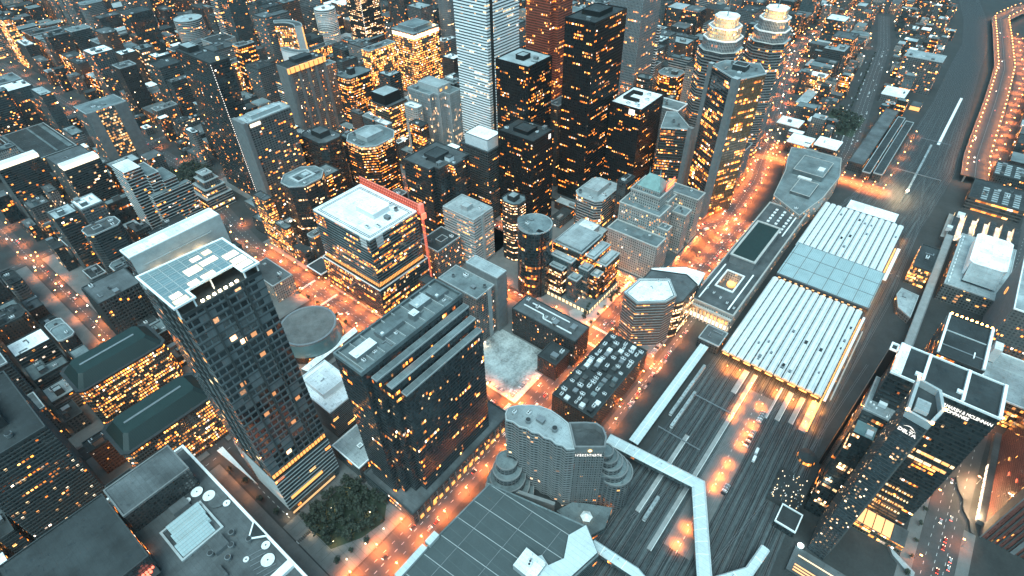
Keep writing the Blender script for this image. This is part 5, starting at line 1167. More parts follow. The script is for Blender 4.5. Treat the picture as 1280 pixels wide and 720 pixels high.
# little pavilion and glazed terraces by the bridge end
T = building('pavilion', 'small dark pool roof framed in white beside the kinked footbridge', 'pavilion', rect(294, 312, -38, -22), 9, 'darkglass', 'roof_dark', 'parapet_white', plant=0)
T = thing('terrace', 'terraced deck with rows of glowing orange strip lights at bottom edge', 'terrace', (280, -55, 0)); fp(rect(262, 322, -105, -40))
b = MB(); b.box(266, 288, -100, -42, 0, 3, M['concrete_dark'], M['roof_grey']); b.build('deck', T)
b = MB()
for k in range(3): b.box(268+2.4*k, 268.9+2.4*k, -98, -46, 3.02, 3.5, M['lit_amber'])
b.box(281, 281.7, -80, -46, 3.02, 3.6, M['lit_pale']); b.build('strip_lights', T)
b = MB(); b.cyl(290, -45, 2.4, 2.4, 3.0, 3.5, M['lit_teal'], 16); b.build('spotlight', T); point_light('spot', (290, -45, 7), 1500*LW, (.6, .95, 1), .4, T)
T = thing('hotel_terrace', 'crowded dark rooftop garden speckled with tiny lights below the hotel tower', 'terrace', (316, -40, 0))
b = MB(); b.box(314, 347, -35, -10, 0, 6, M['concrete_dark'], M['roof_dark']); b.build('deck', T)
rr = random.Random(4); b = MB()
for k in range(70):
    x, y = rr.uniform(315, 346), rr.uniform(-34, -11); b.box(x-.3, x+.3, y-.3, y+.3, 6, 6.8, M[rr.choice(('lit_pale', 'unit_white', 'lit_cream', 'metal_grey'))])
b.build('terrace_lights', T); fp(rect(312, 349, -36, -8))
T = thing('garden_pavilion', 'low round leafy pavilion lit from inside beside the tracks', 'pavilion', (372, -24, 0)); fp(ngon(372, -24, 8, 8))
b = MB(); b.cyl(372, -24, 8, 7, 0, 5, F['gold'], 18, M['roof_dark']); b.build('drum', T)
b = MB(); b.cyl(372, -24, 7.6, .5, 5, 8, M['roof_dark'], 18); b.build('cone_roof', T)

# --- east: white sheds, long dark market halls
k = 0
for lab, q, h, st, rf, pp in (('bright white low roof beside the orange junction, nearest of the white roofs', (918, 952, 150, 184), 18, 'darkglass', 'roof_white', 'parapet_white'),
        ('wide white slanted roof over a black base in the row of white roofs', (928, 962, 112, 146), 20, 'darkglass', 'roof_white', 'parapet_white'),
        ('white roofed low block farthest up the row of white roofs', (976, 1006, 184, 220), 18, 'grey', 'roof_white', 'parapet_white'),
        ('small white roofed box beside the dark trees behind the row of white roofs', (1008, 1026, 162, 180), 20, 'grey', 'roof_white', 'parapet_white'),
        ('long black market hall, first beside the tracks', (905, 1120, 40, 52), 13, 'darkgrey', 'roof_dark', 'parapet_pale'),
        ('long black market hall, middle of three beside the tracks', (900, 1130, 55, 66), 13, 'darkgrey', 'roof_dark', 'parapet_pale'),
        ('long grey market hall, last of three beside the tracks', (915, 1150, 69, 90), 15, 'darkgrey', 'roof_grey', 'parapet_dark'),
        ('pale faceted roof block at the far end of the market halls', (1212, 1256, 74, 112), 15, 'grey', 'roof_white', 'parapet_white')):
    building('market_hall' if 'market hall' in lab and 'far end' not in lab else 'low_block', lab, 'hall', rect(*q), h, st, rf, pp, plant=0 if 'market hall' in lab and 'far end' not in lab else 1)
building('apartment_slab', 'broad grey slab with a fine grid of windows beside the far tracks', 'apartments', rect(1290, 1330, 46, 108), 62, 'resi', 'roof_pale', 'parapet_pale', plant=4, group=None)
T = building('shelter', 'small roofed shelter glowing orange beside the far tracks', 'shelter', rect(1205, 1232, 44, 60), 8, 'gold', 'roof_grey', 'parapet_dark', plant=0)
b = MB(); b.box(1204.2, 1204.8, 44, 60, .5, 7, M['lit_amber']); b.build('lit_wall', T)
# buildings along the south edge of the far tracks
for lab, q, h, st in (('dark banded car ramp block beyond the lit car park', (900, 960, -130, -66), 20, 'louvre'), ('dark flat block with rows of pale rooflights beside the elevated road', (985, 1030, -135, -84), 22, 'darkgrey')):
    T = building('low_block', lab, 'office block', rect(*q), h, st, 'roof_dark', 'parapet_dark', plant=5)
    b = MB()
    for i in range(6):
        for j in range(4): b.box(q[0]+5+6.5*i, q[0]+8+6.5*i, q[2]+8+12*j, q[2]+15+12*j, h-1.1, h-.4, M['roof_pale'])
    b.build('rooflights', T)

# ================================================================== GROUND, ROADS, TRACKS
def flat(name, polys, z, mat, kind='structure'):
    b = MB()
    for p in polys: b.cap(ccw(list(p)), z, M[mat])
    o = b.build(name); o['kind'] = kind; return o
flat('ground', [rect(-2900, 3950, -1950, 3350)], 0, 'ground')
def strip_pts(pts, w):
    n = len(pts); L, Q = [], []
    for k in range(n):
        p = Vector(pts[k]); d1 = (p-Vector(pts[k-1])).normalized() if k else None; d2 = (Vector(pts[k+1])-p).normalized() if k < n-1 else None
        d = ((d1 or d2)+(d2 or d1)).normalized(); nn = Vector((-d.y, d.x)); L.append(p+nn*w/2); Q.append(p-nn*w/2)
    return L, Q
def ribbon(b, pts, w, z, mt, off=0.):
    L, Q = strip_pts(pts, 2*abs(off)+.001) if off else (None, None)
    if off: pts = L if off > 0 else Q
    L, Q = strip_pts(pts, w)
    for k in range(len(pts)-1): b.face([(*Q[k], z), (*Q[k+1], z), (*L[k+1], z), (*L[k], z)], M[mt])
def along(pts, step):
    out = []; acc = 0.
    for p, q in zip(pts, pts[1:]):
        p, q = Vector(p), Vector(q); L = (q-p).length; d = (q-p)/L; s = step-acc if acc else 0
        while s < L: out.append((p+d*s, d)); s += step
        acc = (L-(s-step))
    return out
ROADS = [ # name, points, width
    ('avenue', [(-200, 200), (620, 200), (680, 178), (800, 186), (926, 212), (1059, 240), (1256, 292), (1438, 326), (1600, 304), (1857, 276)], 26),
    ('university_street', [(247, 214), (245, 620), (262, 720), (296, 900), (300, 1060), (284, 1180), (284, 1700)], 26),
    ('cross_street', [(58, 262), (58, 1400)], 15), ('lower_street', [(210, 122), (275, 128), (480, 130), (474, 187)], 11),
    ('york_street', [(384, 131), (384, 187)], 14), ('york_street', [(384, 213), (384, 374)], 14), ('side_street', [(481, 213), (481, 520), (481, 900)], 12),
    ('lot_street', [(233, 374), (390, 374)], 10), ('king_street', [(-140, 388), (234, 388)], 12), ('king_street', [(261, 508), (1000, 508)], 13), ('king_street', [(-200, 486), (232, 486)], 12),
    ('bay_street', [(726, 192), (735, 300), (735, 900)], 15), ('yonge_street', [(900, 215), (905, 900)], 15), ('station_street', [(690, -30), (690, 60)], 16),
    ('market_street', [(880, 30), (886, 200)], 14), ('south_street', [(300, -128), (470, -131), (700, -142), (1000, -150)], 26), ('esplanade', [(890, 98), (980, 102), (1533, 174), (1764, 226)], 26),
    ('richmond_street', [(66, 638), (231, 638)], 12), ('queen_street', [(-200, 846), (50, 846)], 13), ('queen_street', [(66, 846), (900, 846)], 13), ('north_street', [(66, 1046), (1500, 1046)], 12), ('jarvis_street', [(1180, 300), (1180, 1200)], 14),
    ('forecourt', [(496, 162), (692, 157)], 32), ('yard_road', [(228, 28), (417, 32)], 22)]
b_road, b_mark = MB(), MB(); ROADZ = {}
for k, (nme, pts, w) in enumerate(ROADS):
    z = .02+.004*k; b = MB(); ribbon(b, pts, w, z, 'paving' if nme == 'yard_road' else 'asphalt'); o = b.build(nme); o['kind'] = 'structure'
    b = MB()
    for (p, d) in along(pts, 7): b.face([(*(p-d*1.5+Vector((-d.y, d.x))*s), .12) for s in ()] or [(*(p-d*1.5-Vector((-d.y, d.x))*.12), z+.09), (*(p+d*1.5-Vector((-d.y, d.x))*.12), z+.09), (*(p+d*1.5+Vector((-d.y, d.x))*.12), z+.09), (*(p-d*1.5+Vector((-d.y, d.x))*.12), z+.09)], M['paint_white'])
    if w > 20 and nme != 'yard_road':
        for off in (w/4, -w/4):
            for (p, d) in along(pts, 9):
                c = p+Vector((-d.y, d.x))*off; e = Vector((-d.y, d.x))*.1
                b.face([(*(c-d*1.5-e), z+.09), (*(c+d*1.5-e), z+.09), (*(c+d*1.5+e), z+.09), (*(c-d*1.5+e), z+.09)], M['paint_white'])
    o = b.build('road_markings'); o['kind'] = 'structure'
# crossings at the big junctions
b = MB()
for (x, y, ax) in ((247, 218, 0), (247, 182, 0), (229, 200, 1), (265, 200, 1), (384, 217, 0), (372, 200, 1), (396, 200, 1), (481, 217, 0), (470, 200, 1), (245, 478, 0), (58, 266, 0), (245, 520, 0)):
    for k in range(-7, 8):
        if ax: b.box(x-1.6, x+1.6, y+1.6*k-.4, y+1.6*k+.4, .13, .135, M['paint_white'], bottom=False)
        else: b.box(x+1.6*k-.4, x+1.6*k+.4, y-1.6, y+1.6, .13, .135, M['paint_white'], bottom=False)
o = b.build('crossing_markings'); o['kind'] = 'structure'
# pavement slabs with kerbs between the near streets
b = MB()
for q in ((300, 480, -116, -107), (300, 384, -150, -142), (-140, 49, 214.5, 380), (67, 232, 214.5, 264), (67, 231, 268, 380), (67, 231, 396, 478), (67, 231, 496, 628), (262, 375, 214.5, 204.1), (262, 376, 214.5, 366), (393, 473, 214.5, 498), (262, 473, 381, 498), (489, 640, 208, 498), (262, 474, 518, 640), (489, 720, 518, 836), (262, 375, 138, 186), (393, 467, 138, 186), (486, 640, 142, 145), (-140, 49, 396, 478), (-140, 49, 496, 836), (67, 231, 648, 836), (310, 474, 660, 836), (748, 890, 260, 498)):
    if q[2] < q[3]: b.prism(rect(*q), 0, .14, M['paving'])
o = b.build('pavement'); o['kind'] = 'structure'
b = MB(); 
for k in range(11): b.box(62+5*k, 62.3+5*k, 204+0*k, 286, .141, .146, M['concrete_dark'], bottom=False)
for k in range(9): b.box(52, 116, 215+8*k, 215.3+8*k, .141, .147, M['concrete_dark'], bottom=False)
b.prism(rect(50, 116, 214.8, 286), 0, .135, M['paving']); o = b.build('plaza_paving'); o['kind'] = 'structure'
flat('lawn', [ccw([(63, 277), (113, 277), (117, 236), (104, 225), (84, 229), (63, 241)])], .16, 'lawn')
flat('gravel_lot', [ccw([(262, 214.6), (262, 290), (332, 290), (332, 224), (306, 224), (306, 214.6)])], .17, 'gravel_lot')
flat('curved_plaza', [ccw([(394, 215), (472, 215), (472, 224), (440, 224), (412, 242), (400, 246), (394, 240)])], .17, 'platform')
flat('park_ground', [rect(262, 318, 850, 905), rect(1030, 1120, 110, 168)], .17, 'lawn')
# rail corridor
RAIL = [(100, 30), (440, 34), (800, 10), (1000, -8), (1250, 0), (1480, 12), (1650, 14), (1850, 40), (2000, 72), (2600, 210)]
b = MB(); L, Q = strip_pts(RAIL, 2)
wid = [(60, 70), (55, 62), (60, 42), (46, 36), (32, 28), (26, 26), (26, 24), (26, 24), (24, 24), (24, 24)]
Lp = []; Qp = []
for k, p in enumerate(RAIL):
    nn = (Vector(L[k])-Vector(Q[k])).normalized(); Lp.append(Vector(p)+nn*wid[k][0]); Qp.append(Vector(p)-nn*wid[k][1])
for k in range(len(RAIL)-1): b.face([(*Qp[k], .012), (*Qp[k+1], .012), (*Lp[k+1], .012), (*Lp[k], .012)], M['track_bed'])
o = b.build('railway_bed'); o['kind'] = 'structure'
b = MB()
NTR = 21; bs_ = MB(); bc_ = MB()
for t in range(NTR):
    f = (t+.5)/NTR; line = [Qp[k].lerp(Lp[k], f) for k in range(len(RAIL))]
    for off in (.75, -.75): ribbon(b, line, .2, .19, 'rail', off)
    ribbon(bs_, line, 2.5, .1, 'sleepers')
    if t % 3 == 1: ribbon(bc_, [Qp[k].lerp(Lp[k], (t+1)/NTR) for k in range(len(RAIL))], .7, .06, 'cess')
o = bs_.build('railway_sleepers'); o['kind'] = 'structure'; o = bc_.build('cess_path'); o['kind'] = 'structure'
for (pa) in ([(230, 70), (420, 12), (520, -22)], [(220, 6), (380, -24), (520, -38)], [(470, -26), (640, -34), (800, -30), (960, -10)]):
    for off in (.75, -.75): ribbon(b, pa, .22, .2, 'rail', off)
o = b.build('railway_tracks'); o['kind'] = 'structure'
k = 0
for (x0, x1, y0, y1, lab) in ((216, 437, 43.5, 47.5, 'long pale platform strip left of the orange lit yard road'), (402, 437, 52, 57, 'short platform under the shed lip, left of the lamps'), (396, 437, 8, 12.5, 'short platform right of the yard road'), (400, 437, -3, 1.5, 'short platform stub nearest the orange platform'),
                              (392, 437, 18.2, 20.5, 'thin platform edge beside the yard road lamps'), (238, 330, 66, 70, 'pale platform strip below the bent footbridge')):
    b = MB(); b.box(x0, x1, y0, y1, 0, .95, M['concrete'], M['platform']); b.box(x0, x1, y0+.2, y0+.5, .951, .96, M['paint_white'], bottom=False); tag(b.build('platform'), lab, 'platform')
b = MB(); b.box(398, 440, -15, -8.5, 0, .95, M['concrete'], M['platform']); tag(b.build('platform'), 'wide platform flooded with orange light at the shed corner', 'platform')
for (x, y, lx) in ((890, 8, 0), (872, 2, 0), (905, 20, 0)): point_light('yard_flood', (x, y, 14), 40000*LW, (1, .66, .36), .8)
T = thing('floodlight_mast', 'tall mast with a glaring white floodlight beyond the train shed', 'lamp', (868, 2, 0))
b = MB(); b.cyl(868, 2, .5, .3, 0, 18, M['metal_grey'], 8); b.build('mast', T); b = MB(); b.cyl(868, 2, 1.6, 1.6, 18, 19.6, M['lamp_white'], 12); b.build('lamp_head', T)
b = MB(); b.box(1086, 1312, -8.5, -4.5, 0, 1.2, M['parapet_white'], M['parapet_white']); tag(b.build('retaining_wall'), 'long bright white strip along the edge of the curving tracks', 'wall')
for (x, ya, yb, lab) in ((318, 52, 92, 'steel signal gantry across the tracks just past the bent footbridge'), (372, 46, 82, 'steel signal gantry nearer the train shed'), (950, -30, 30, 'steel signal gantry on the far curve'), (1080, -22, 20, 'steel signal gantry beside the long white strip')):
    T = thing('signal_gantry', lab, 'gantry', (x, ya, 0))
    b = MB()
    for y in (ya, yb): b.box(x-.3, x+.3, y-.3, y+.3, 0, 7.5, M['metal_grey'])
    b.build('posts', T); b = MB(); b.box(x-.35, x+.35, ya, yb, 6.6, 6.9, M['metal_grey']); b.box(x-.35, x+.35, ya, yb, 7.4, 7.7, M['metal_grey'])
    for k in range(int((yb-ya)/2)): b.bar((x, ya+2*k, 6.7), (x, ya+2*k+2, 7.5), .12, .12, M['metal_grey'])
    b.build('truss', T); b = MB()
    for k in range(5): b.box(x-.5, x-.36, ya+3+(yb-ya)/5*k, ya+3.5+(yb-ya)/5*k, 6, 7.3, M['metal_dark'])
    b.build('signal_heads', T)
# elevated expressway
HW = [(980, -66), (1050, -60), (1300, -56), (1490, -50), (1700, -24), (1850, -4), (1960, -32), (2200, -140)]
T = thing('expressway', 'elevated expressway blazing orange under its lamps along the right edge', 'expressway', (1300, -56, 0))
b = MB(); L, Q = strip_pts(HW, 34)
for k in range(len(HW)-1):
    b.face([(*Q[k], 11), (*Q[k+1], 11), (*L[k+1], 11), (*L[k], 11)], M['asphalt']); b.face([(*L[k], 9.6), (*L[k+1], 9.6), (*Q[k+1], 9.6), (*Q[k], 9.6)], M['concrete_dark'])
    for a, c in ((L[k], L[k+1]), (Q[k+1], Q[k])): b.face([(*c, 9.6), (*a, 9.6), (*a, 11), (*c, 11)], M['concrete'])
b.build('deck', T)
b = MB()
for P_ in (L, Q):
    for k in range(len(HW)-1): b.bar((*P_[k], 11.5), (*P_[k+1], 11.5), .4, 1.1, M['concrete'])
M_ = HW
for k in range(len(HW)-1): b.bar((*HW[k], 11.4), (*HW[k+1], 11.4), .6, .8, M['concrete'])
b.build('barriers', T)
b = MB()
for p, d in along(HW, 32): b.box(p.x-1, p.x+1, p.y-12, p.y-10, 0, 9.6, M['concrete']); b.box(p.x-1, p.x+1, p.y+10, p.y+12, 0, 9.6, M['concrete'])
b.build('piers', T)
flat('lower_road', [ccw([(1010, -88), (1490, -94), (1760, -60), (1760, -44), (1490, -76), (1010, -80)])], .05, 'asphalt')

# ================================================================== STREET LAMPS
def lamp_meshes():
    A = MB(); A.cyl(0, 0, .16, .09, 0, 9, M['metal_grey'], 6); A.cyl(0, 0, .3, .25, 0, .6, M['metal_grey'], 6)
    Bm = MB(); Bm.bar((0, 0, 8.8), (1.9, 0, 9.3), .12, .12, M['metal_grey'])
    C = MB(); C.box(1.5, 2.9, -.35, .35, 9.1, 9.45, M['lamp_orange'], M['lamp_orange'])
    D = MB(); D.box(1.5, 2.9, -.35, .35, 9.1, 9.45, M['lamp_white'], M['lamp_white'])
    return proto(A, 'pole'), proto(Bm, 'arm'), proto(C, 'lamp_head'), proto(D, 'lamp_head')
LPOLE, LARM, LHEAD, LHEADW = lamp_meshes()
SPOT = {}
def lamp_light(name, col, w):
    ld = bpy.data.lights.new(name, 'SPOT'); ld.energy = w; ld.color = col; ld.shadow_soft_size = .5; ld.spot_size = rad(146); ld.spot_blend = .7; return ld
L_OR = lamp_light('orange_lamp', (1, .19, .033), 80000*LW); L_OS = lamp_light('orange_lamp_small', (1, .22, .04), 30000*LW); L_WH = lamp_light('warm_lamp', (1, .62, .32), 2600*LW); L_HW = lamp_light('expressway_lamp', (1, .25, .035), 26000*LW)
L_YD = lamp_light('yard_lamp', (1, .2, .025), 30000*LW)
L_BR = lamp_light('dim_orange_lamp', (1, .22, .06), 9000*LW)
NL = 0
LQ = []
def street_lamp(*a, **k): LQ.append((a, k))
def make_lamp(x, y, rz, label, group, ld=L_OR, z=0., s=1., white=False, light=True):
    global NL; NL += 1
    t = thing('street_lamp', label, 'street lamp', (x, y, z), group); t.rotation_euler = (0, 0, rz); t.scale = (s, s, s)
    for nme, me in (('pole', LPOLE), ('arm', LARM), ('lamp_head', LHEADW if white else LHEAD)):
        o = bpy.data.objects.new(nme, me); COL.objects.link(o); o.parent = t
    if light:
        o = bpy.data.objects.new('lamp_light', ld); COL.objects.link(o); o.parent = t; o.location = (2.2, 0, 8.6)
def lamp_row(pts, w, step, label, group, ld=L_OR, z=0., both=True, skip=None, s=1., white=False, every=1):
    for k, (p, d) in enumerate(along(pts, step)):
        n = Vector((-d.y, d.x))
        for sd in ((1, -1) if both else (1 if k % 2 else -1,)):
            q = p+n*sd*w/2
            if skip and skip(q): continue
            u, v = pj(q.x, q.y, z+9)
            if not (-60 < u < 1340 and -60 < v < 780): continue
            street_lamp(q.x, q.y, math.atan2(-n.y*sd, -n.x*sd), label, group, ld, z, s, white, light=True)
AV = ROADS[0][1]
lamp_row(AV[:2], 27, 26, 'orange street lamp along the wide avenue between curved hotel and station', 'street lamps along the avenue', L_OR)
lamp_row(AV[1:5], 30, 24, 'orange street lamp at the blazing junction below the gold mirrored tower', 'street lamps at the blazing junction', L_OR)
lamp_row(AV[4:], 28, 30, 'orange street lamp on the far straight avenue running to the top edge', 'street lamps on the far avenue', L_OR, both=False)
UN = ROADS[1][1]
lamp_row([(247, 222), (245, 620)], 28, 24, 'orange street lamp on the wide cross street by the round drum roof', 'street lamps on the wide cross street', L_OR)
lamp_row(UN[1:], 28, 40, 'orange street lamp on the far part of the wide cross street', 'street lamps on the far cross street', L_OS, both=False)
lamp_row([(58, 590), (58, 1000)], 17, 30, 'orange street lamp along the narrow street at the left edge', 'street lamps in the left street', L_OS, both=False)
lamp_row([(300, 130), (474, 130)], 12, 22, 'orange street lamp in the lower street behind the brick block', 'street lamps in the lower street', L_OS, both=False)
lamp_row([(384, 136), (384, 372)], 15, 20, 'orange street lamp on the street past the six sided tower', 'street lamps past the six sided tower', L_OR, both=False)
lamp_row([(481, 218), (481, 330)], 13, 18, 'orange street lamp in the street in front of the stone hotel', 'street lamps before the stone hotel', L_OR)
lamp_row([(481, 345), (481, 860)], 13, 34, 'orange street lamp in the canyon street between towers', 'street lamps in the canyon street', L_OS, both=False)
lamp_row([(735, 215), (735, 860)], 16, 32, 'orange street lamp in the street behind the gold mirrored tower', 'street lamps behind the gold tower', L_OS, both=False)
lamp_row([(880, 30), (886, 205)], 15, 14, 'orange street lamp in the glowing street at the end of the customs house', 'street lamps at the customs house', L_OR)
lamp_row([(300, -128), (470, -131), (700, -142)], 27, 34, 'orange street lamp on the street in the bottom right corner', 'street lamps in the bottom right street', L_BR, both=False)
lamp_row([(60, 276), (116, 284)], 30, 22, 'small lamp among the plaza trees', 'plaza lamps', L_WH, s=.6, white=True)
lamp_row([(66, 232), (116, 226)], 22, 17, 'small lamp on the gridded plaza paving', 'plaza paving lamps', L_WH, s=.6, white=True)
lamp_row(HW, 27, 21, 'orange lamp on the elevated expressway', 'expressway lamps', L_HW, z=11, every=1)
lamp_row([(1010, -84), (1490, -88), (1760, -52)], 8, 30, 'orange lamp on the road under the expressway', 'lower road lamps', L_OR, both=False)
lamp_row([(500, 162), (690, 157)], 30, 26, 'orange street lamp on the station forecourt beside the stone hotel', 'station forecourt lamps', L_OR)
lamp_row([(920, 60), (1140, 60)], 60, 44, 'lamp beside the long black market halls', 'market lamps', L_OS, both=True)
lamp_row([(66, 846), (700, 846)], 14, 40, 'orange street lamp on the cross avenue in the left distance', 'distant avenue lamps', L_OS, both=False)
lamp_row([(262, 508), (700, 508)], 14, 30, 'orange street lamp in the street behind the white roofed block', 'street lamps behind the white roofed block', L_OS, both=False)
for (x, y) in ((430, 60), (428, 72), (426, 6), (428, 22)): street_lamp(x, y, 3.14, 'orange lamp over a platform end at the shed mouth', 'shed mouth lamps', L_YD, s=.62)
for (x, y) in ((404, 42), (375, 42.8), (377, 24.5), (402, 25.8), (350, 24.4), (325, 25.7), (297, 26.2), (233, 28.8), (250, 28.9), (388, 42.4), (363, 25), (310, 26), (420, 43)):  # the last few are added between the others to strengthen the yard glow
    street_lamp(x, y, 1.57, 'orange yard lamp standing between the tracks', 'yard lamps', L_YD, s=.62)
for (x, y) in ((420, -12), (405, -11), (434, -11)): street_lamp(x, y, 0, 'orange lamp flooding the platform at the shed corner', 'shed corner lamps', L_YD, s=.62)
for (x, y) in ((268, 280), (290, 288), (302, 288), (262, 250)): street_lamp(x, y, -1.57, 'white lamp on the edge of the gravel lot', 'gravel lot lamps', L_WH, s=.6, white=True)

LQ.sort(key=lambda q: math.hypot(q[0][0], q[0][1]))
for a, k in LQ[:285]: make_lamp(*a, **k)
FARLAMPS = LQ[285:]

# ================================================================== CARS
def car_meshes(paint):
    A = MB(); q = octa(-2.2, 2.2, -.9, .9, .35); A.prism(q, .35, .95, M[paint], bottom=True)
    A.prism(octa(-1.35, .75, -.72, .72, .25), 1.4, 1.52, M[paint])
    C = MB(); lo, hi = octa(-1.75, 1.15, -.8, .8, .2), octa(-1.3, .7, -.7, .7, .2)
    for k in range(8): j = (k+1) % 8; C.face([(*lo[k], .95), (*lo[j], .95), (*hi[j], 1.4), (*hi[k], 1.4)], M['glass_dark'])
    W = MB()
    for sx in (-1.35, 1.35):
        for sy in (-.88, .88):
            pts = [(sx+.34*math.cos(a), sy, .34+.34*math.sin(a)) for a in [6.283*k/10 for k in range(10)]]
            W.face(pts if sy < 0 else pts[::-1], M['tyre']); W.bar((sx, sy-.1, .34), (sx, sy+.1, .34), .5, .5, M['tyre'])
    return A, C, W
hl = MB(); hl.box(2.15, 2.3, -.25, .25, .55, .85, M['head_light']); HL = proto(hl, 'headlight')
tl = MB(); tl.box(-2.3, -2.15, -.25, .25, .6, .85, M['tail_light']); TLm = proto(tl, 'tail_light')
CARP = {}
for c in ('car_white', 'car_black', 'car_silver', 'car_red'):
    A, C, W = car_meshes(c); CARP[c] = (proto(A, 'body'), proto(C, 'windows'), proto(W, 'wheels'))
FAR = {}
for c in ('car_white', 'car_black', 'car_silver', 'car_red'):
    for lit in (0, 1):
        A, C, W = car_meshes(c); b = MB()
        for s_ in (A, C, W):
            for f, uv_, mi in zip(s_.f, range(len(s_.f)), s_.mi): b.face([s_.v[i] for i in f], s_.mats[mi])
        if lit:
            for sy in (-.6, .6): b.box(2.15, 2.32, sy-.25, sy+.25, .55, .85, M['head_light']); b.box(-2.32, -2.15, sy-.25, sy+.25, .6, .85, M['tail_light'])
        FAR[c, lit] = proto(b, 'car')
NC = 0
def car(x, y, rz, paint, label, group, near=False, lit=1, z=.12):
    global NC; NC += 1
    if not near:
        o = bpy.data.objects.new('car', FAR[paint, lit]); COL.objects.link(o); o.location = (x, y, z); o.rotation_euler = (0, 0, rz); tag(o, label, 'car', group); return
    t = thing('car', label, 'car', (x, y, z), group); t.rotation_euler = (0, 0, rz)
    for nme, me in zip(('body', 'windows', 'wheels'), CARP[paint]): o = bpy.data.objects.new(nme, me); COL.objects.link(o); o.parent = t
    if lit:
        for nme, me in (('headlight', HL), ('tail_light', TLm)):
            for sy in (-.6, .6): o = bpy.data.objects.new(nme, me); COL.objects.link(o); o.parent = t; o.location = (0, sy, 0)
rc = random.Random(12)
def traffic(pts, w, n, where, group, near=False, z=.2):
    a = along(pts, 7.5); rc.shuffle(a); lanes = (w/8, w*3/8) if w > 18 else (w/4,)
    for p, d in a[:n]:
        sd = rc.choice((1, -1)); q = p+Vector((d.y, -d.x))*sd*rc.choice(lanes); c = rc.choice(('car_white', 'car_black', 'car_silver', 'car_silver', 'car_red'))
        u, v = pj(q.x, q.y, 0)
        if -10 < u < 1290 and -10 < v < 730: car(q.x, q.y, math.atan2(d.y, d.x)+(0 if sd > 0 else math.pi), c, '%s car with its lamps on, %s' % (c[4:], where), group, near, 1, z)
traffic([(70, 200), (620, 200)], 24, 36, 'driving on the wide avenue by the hotel and station', 'cars on the avenue', True)
traffic([(620, 200), (680, 178), (800, 186), (926, 212)], 24, 24, 'queuing at the blazing junction', 'cars at the blazing junction')
traffic([(500, 162), (690, 157)], 30, 26, 'waiting on the station forecourt below the stone hotel', 'cars on the station forecourt')
traffic(AV[4:], 24, 22, 'on the far straight avenue', 'cars on the far avenue')
traffic([(247, 225), (245, 620)], 24, 22, 'on the wide cross street by the drum roof', 'cars on the wide cross street')
traffic(UN[1:6], 24, 14, 'on the distant part of the wide cross street', 'cars on the far cross street')
traffic([(58, 600), (58, 1000)], 14, 12, 'in the narrow street at the left edge', 'cars in the left street')
traffic([(300, 130), (470, 130)], 11, 10, 'in the lower street behind the brick block', 'cars in the lower street')
traffic([(384, 215), (384, 370)], 14, 10, 'on the street past the six sided tower', 'cars past the six sided tower')
traffic([(481, 220), (481, 500)], 12, 14, 'in the street before the stone hotel', 'cars before the stone hotel')
traffic([(320, -128), (470, -131)], 24, 15, 'on the street in the bottom right corner', 'cars in the bottom right street', True)
traffic(HW, 26, 22, 'speeding along the elevated expressway', 'cars on the expressway', z=11.05)
def parked(spots, where, group, near=True, pal=('car_white', 'car_black', 'car_silver', 'car_silver')):
    for (x, y, r) in spots: c = rc.choice(pal); car(x, y, r, c, '%s car parked %s' % (c[4:], where), group, near, 0, .19)
parked([(267+3.1*k, 222, 1.57) for k in range(9) if k % 4 != 3]+[(266, 232+3*k, 0) for k in range(14) if k % 5]+[(276+3*k, 285, 1.57) for k in range(6)], 'round the edge of the gravel lot', 'cars parked on the gravel lot')
parked([(352+3.2*k, 22.5, 1.5) for k in range(7)]+[(385+3.2*k, 23, 1.6) for k in range(5)]+[(296+3.2*k, 19.5, 1.5) for k in range(4)], 'beside the yard lamps between the tracks', 'cars parked in the rail yard')
parked([(398+3.0*k, 141, 1.57) for k in range(8)]+[(320+6*k, 125, 0) for k in range(14) if k % 4], 'along the lower street near the six sided tower', 'cars parked in the lower street')
sp = []
EP = [(905, 86), (980, 90), (1533, 160)]
for i, off in enumerate((-10, -3, 12, 22)):
    for k, (p, d) in enumerate(along(EP, 7.4)):
        if rc.random() < .62: q = p+Vector((-d.y, d.x))*(off+14); sp.append((q.x, q.y, math.atan2(d.y, d.x)+rc.choice((0, math.pi))))
rc.shuffle(sp); parked(sp[:70], 'in long rows on the far esplanade', 'cars parked on the esplanade', False, ('car_white', 'car_white', 'car_silver'))
# box vans and trucks in the yard
def truck(x, y, rz, label, l=7.):
    t = thing('box_truck', label, 'truck', (x, y, .15)); t.rotation_euler = (0, 0, rz)
    A = MB(); A.box(-l/2, l/2-2, -1.2, 1.2, .7, 3.4, M['unit_white']); a = A.build('cargo_box'); a.parent = t
    A = MB(); A.box(l/2-1.9, l/2, -1.1, 1.1, .6, 2.4, M['car_white']); A.box(l/2-.9, l/2+.02, -1, 1, 1.5, 2.2, M['glass_dark']); a = A.build('cab'); a.parent = t
    A = MB()
    for sx in (-l/2+1.2, l/2-1.2): A.box(sx-.45, sx+.45, -1.15, 1.15, 0, .75, M['tyre'])
    a = A.build('wheels'); a.parent = t
truck(352, 12.5, .05, 'white box truck in the rail yard, the farther of two'); truck(343, 11.5, .05, 'white box truck in the rail yard, the nearer of two')
truck(285, 282, 1.5, 'white box truck at the back of the gravel lot'); truck(270, 226, .4, 'white box truck by the street corner of the gravel lot', 6); truck(620, 205, .1, 'long white bus shaped truck on the avenue before the station', 11); truck(640, 190, -.4, 'white truck turning at the blazing junction', 8)

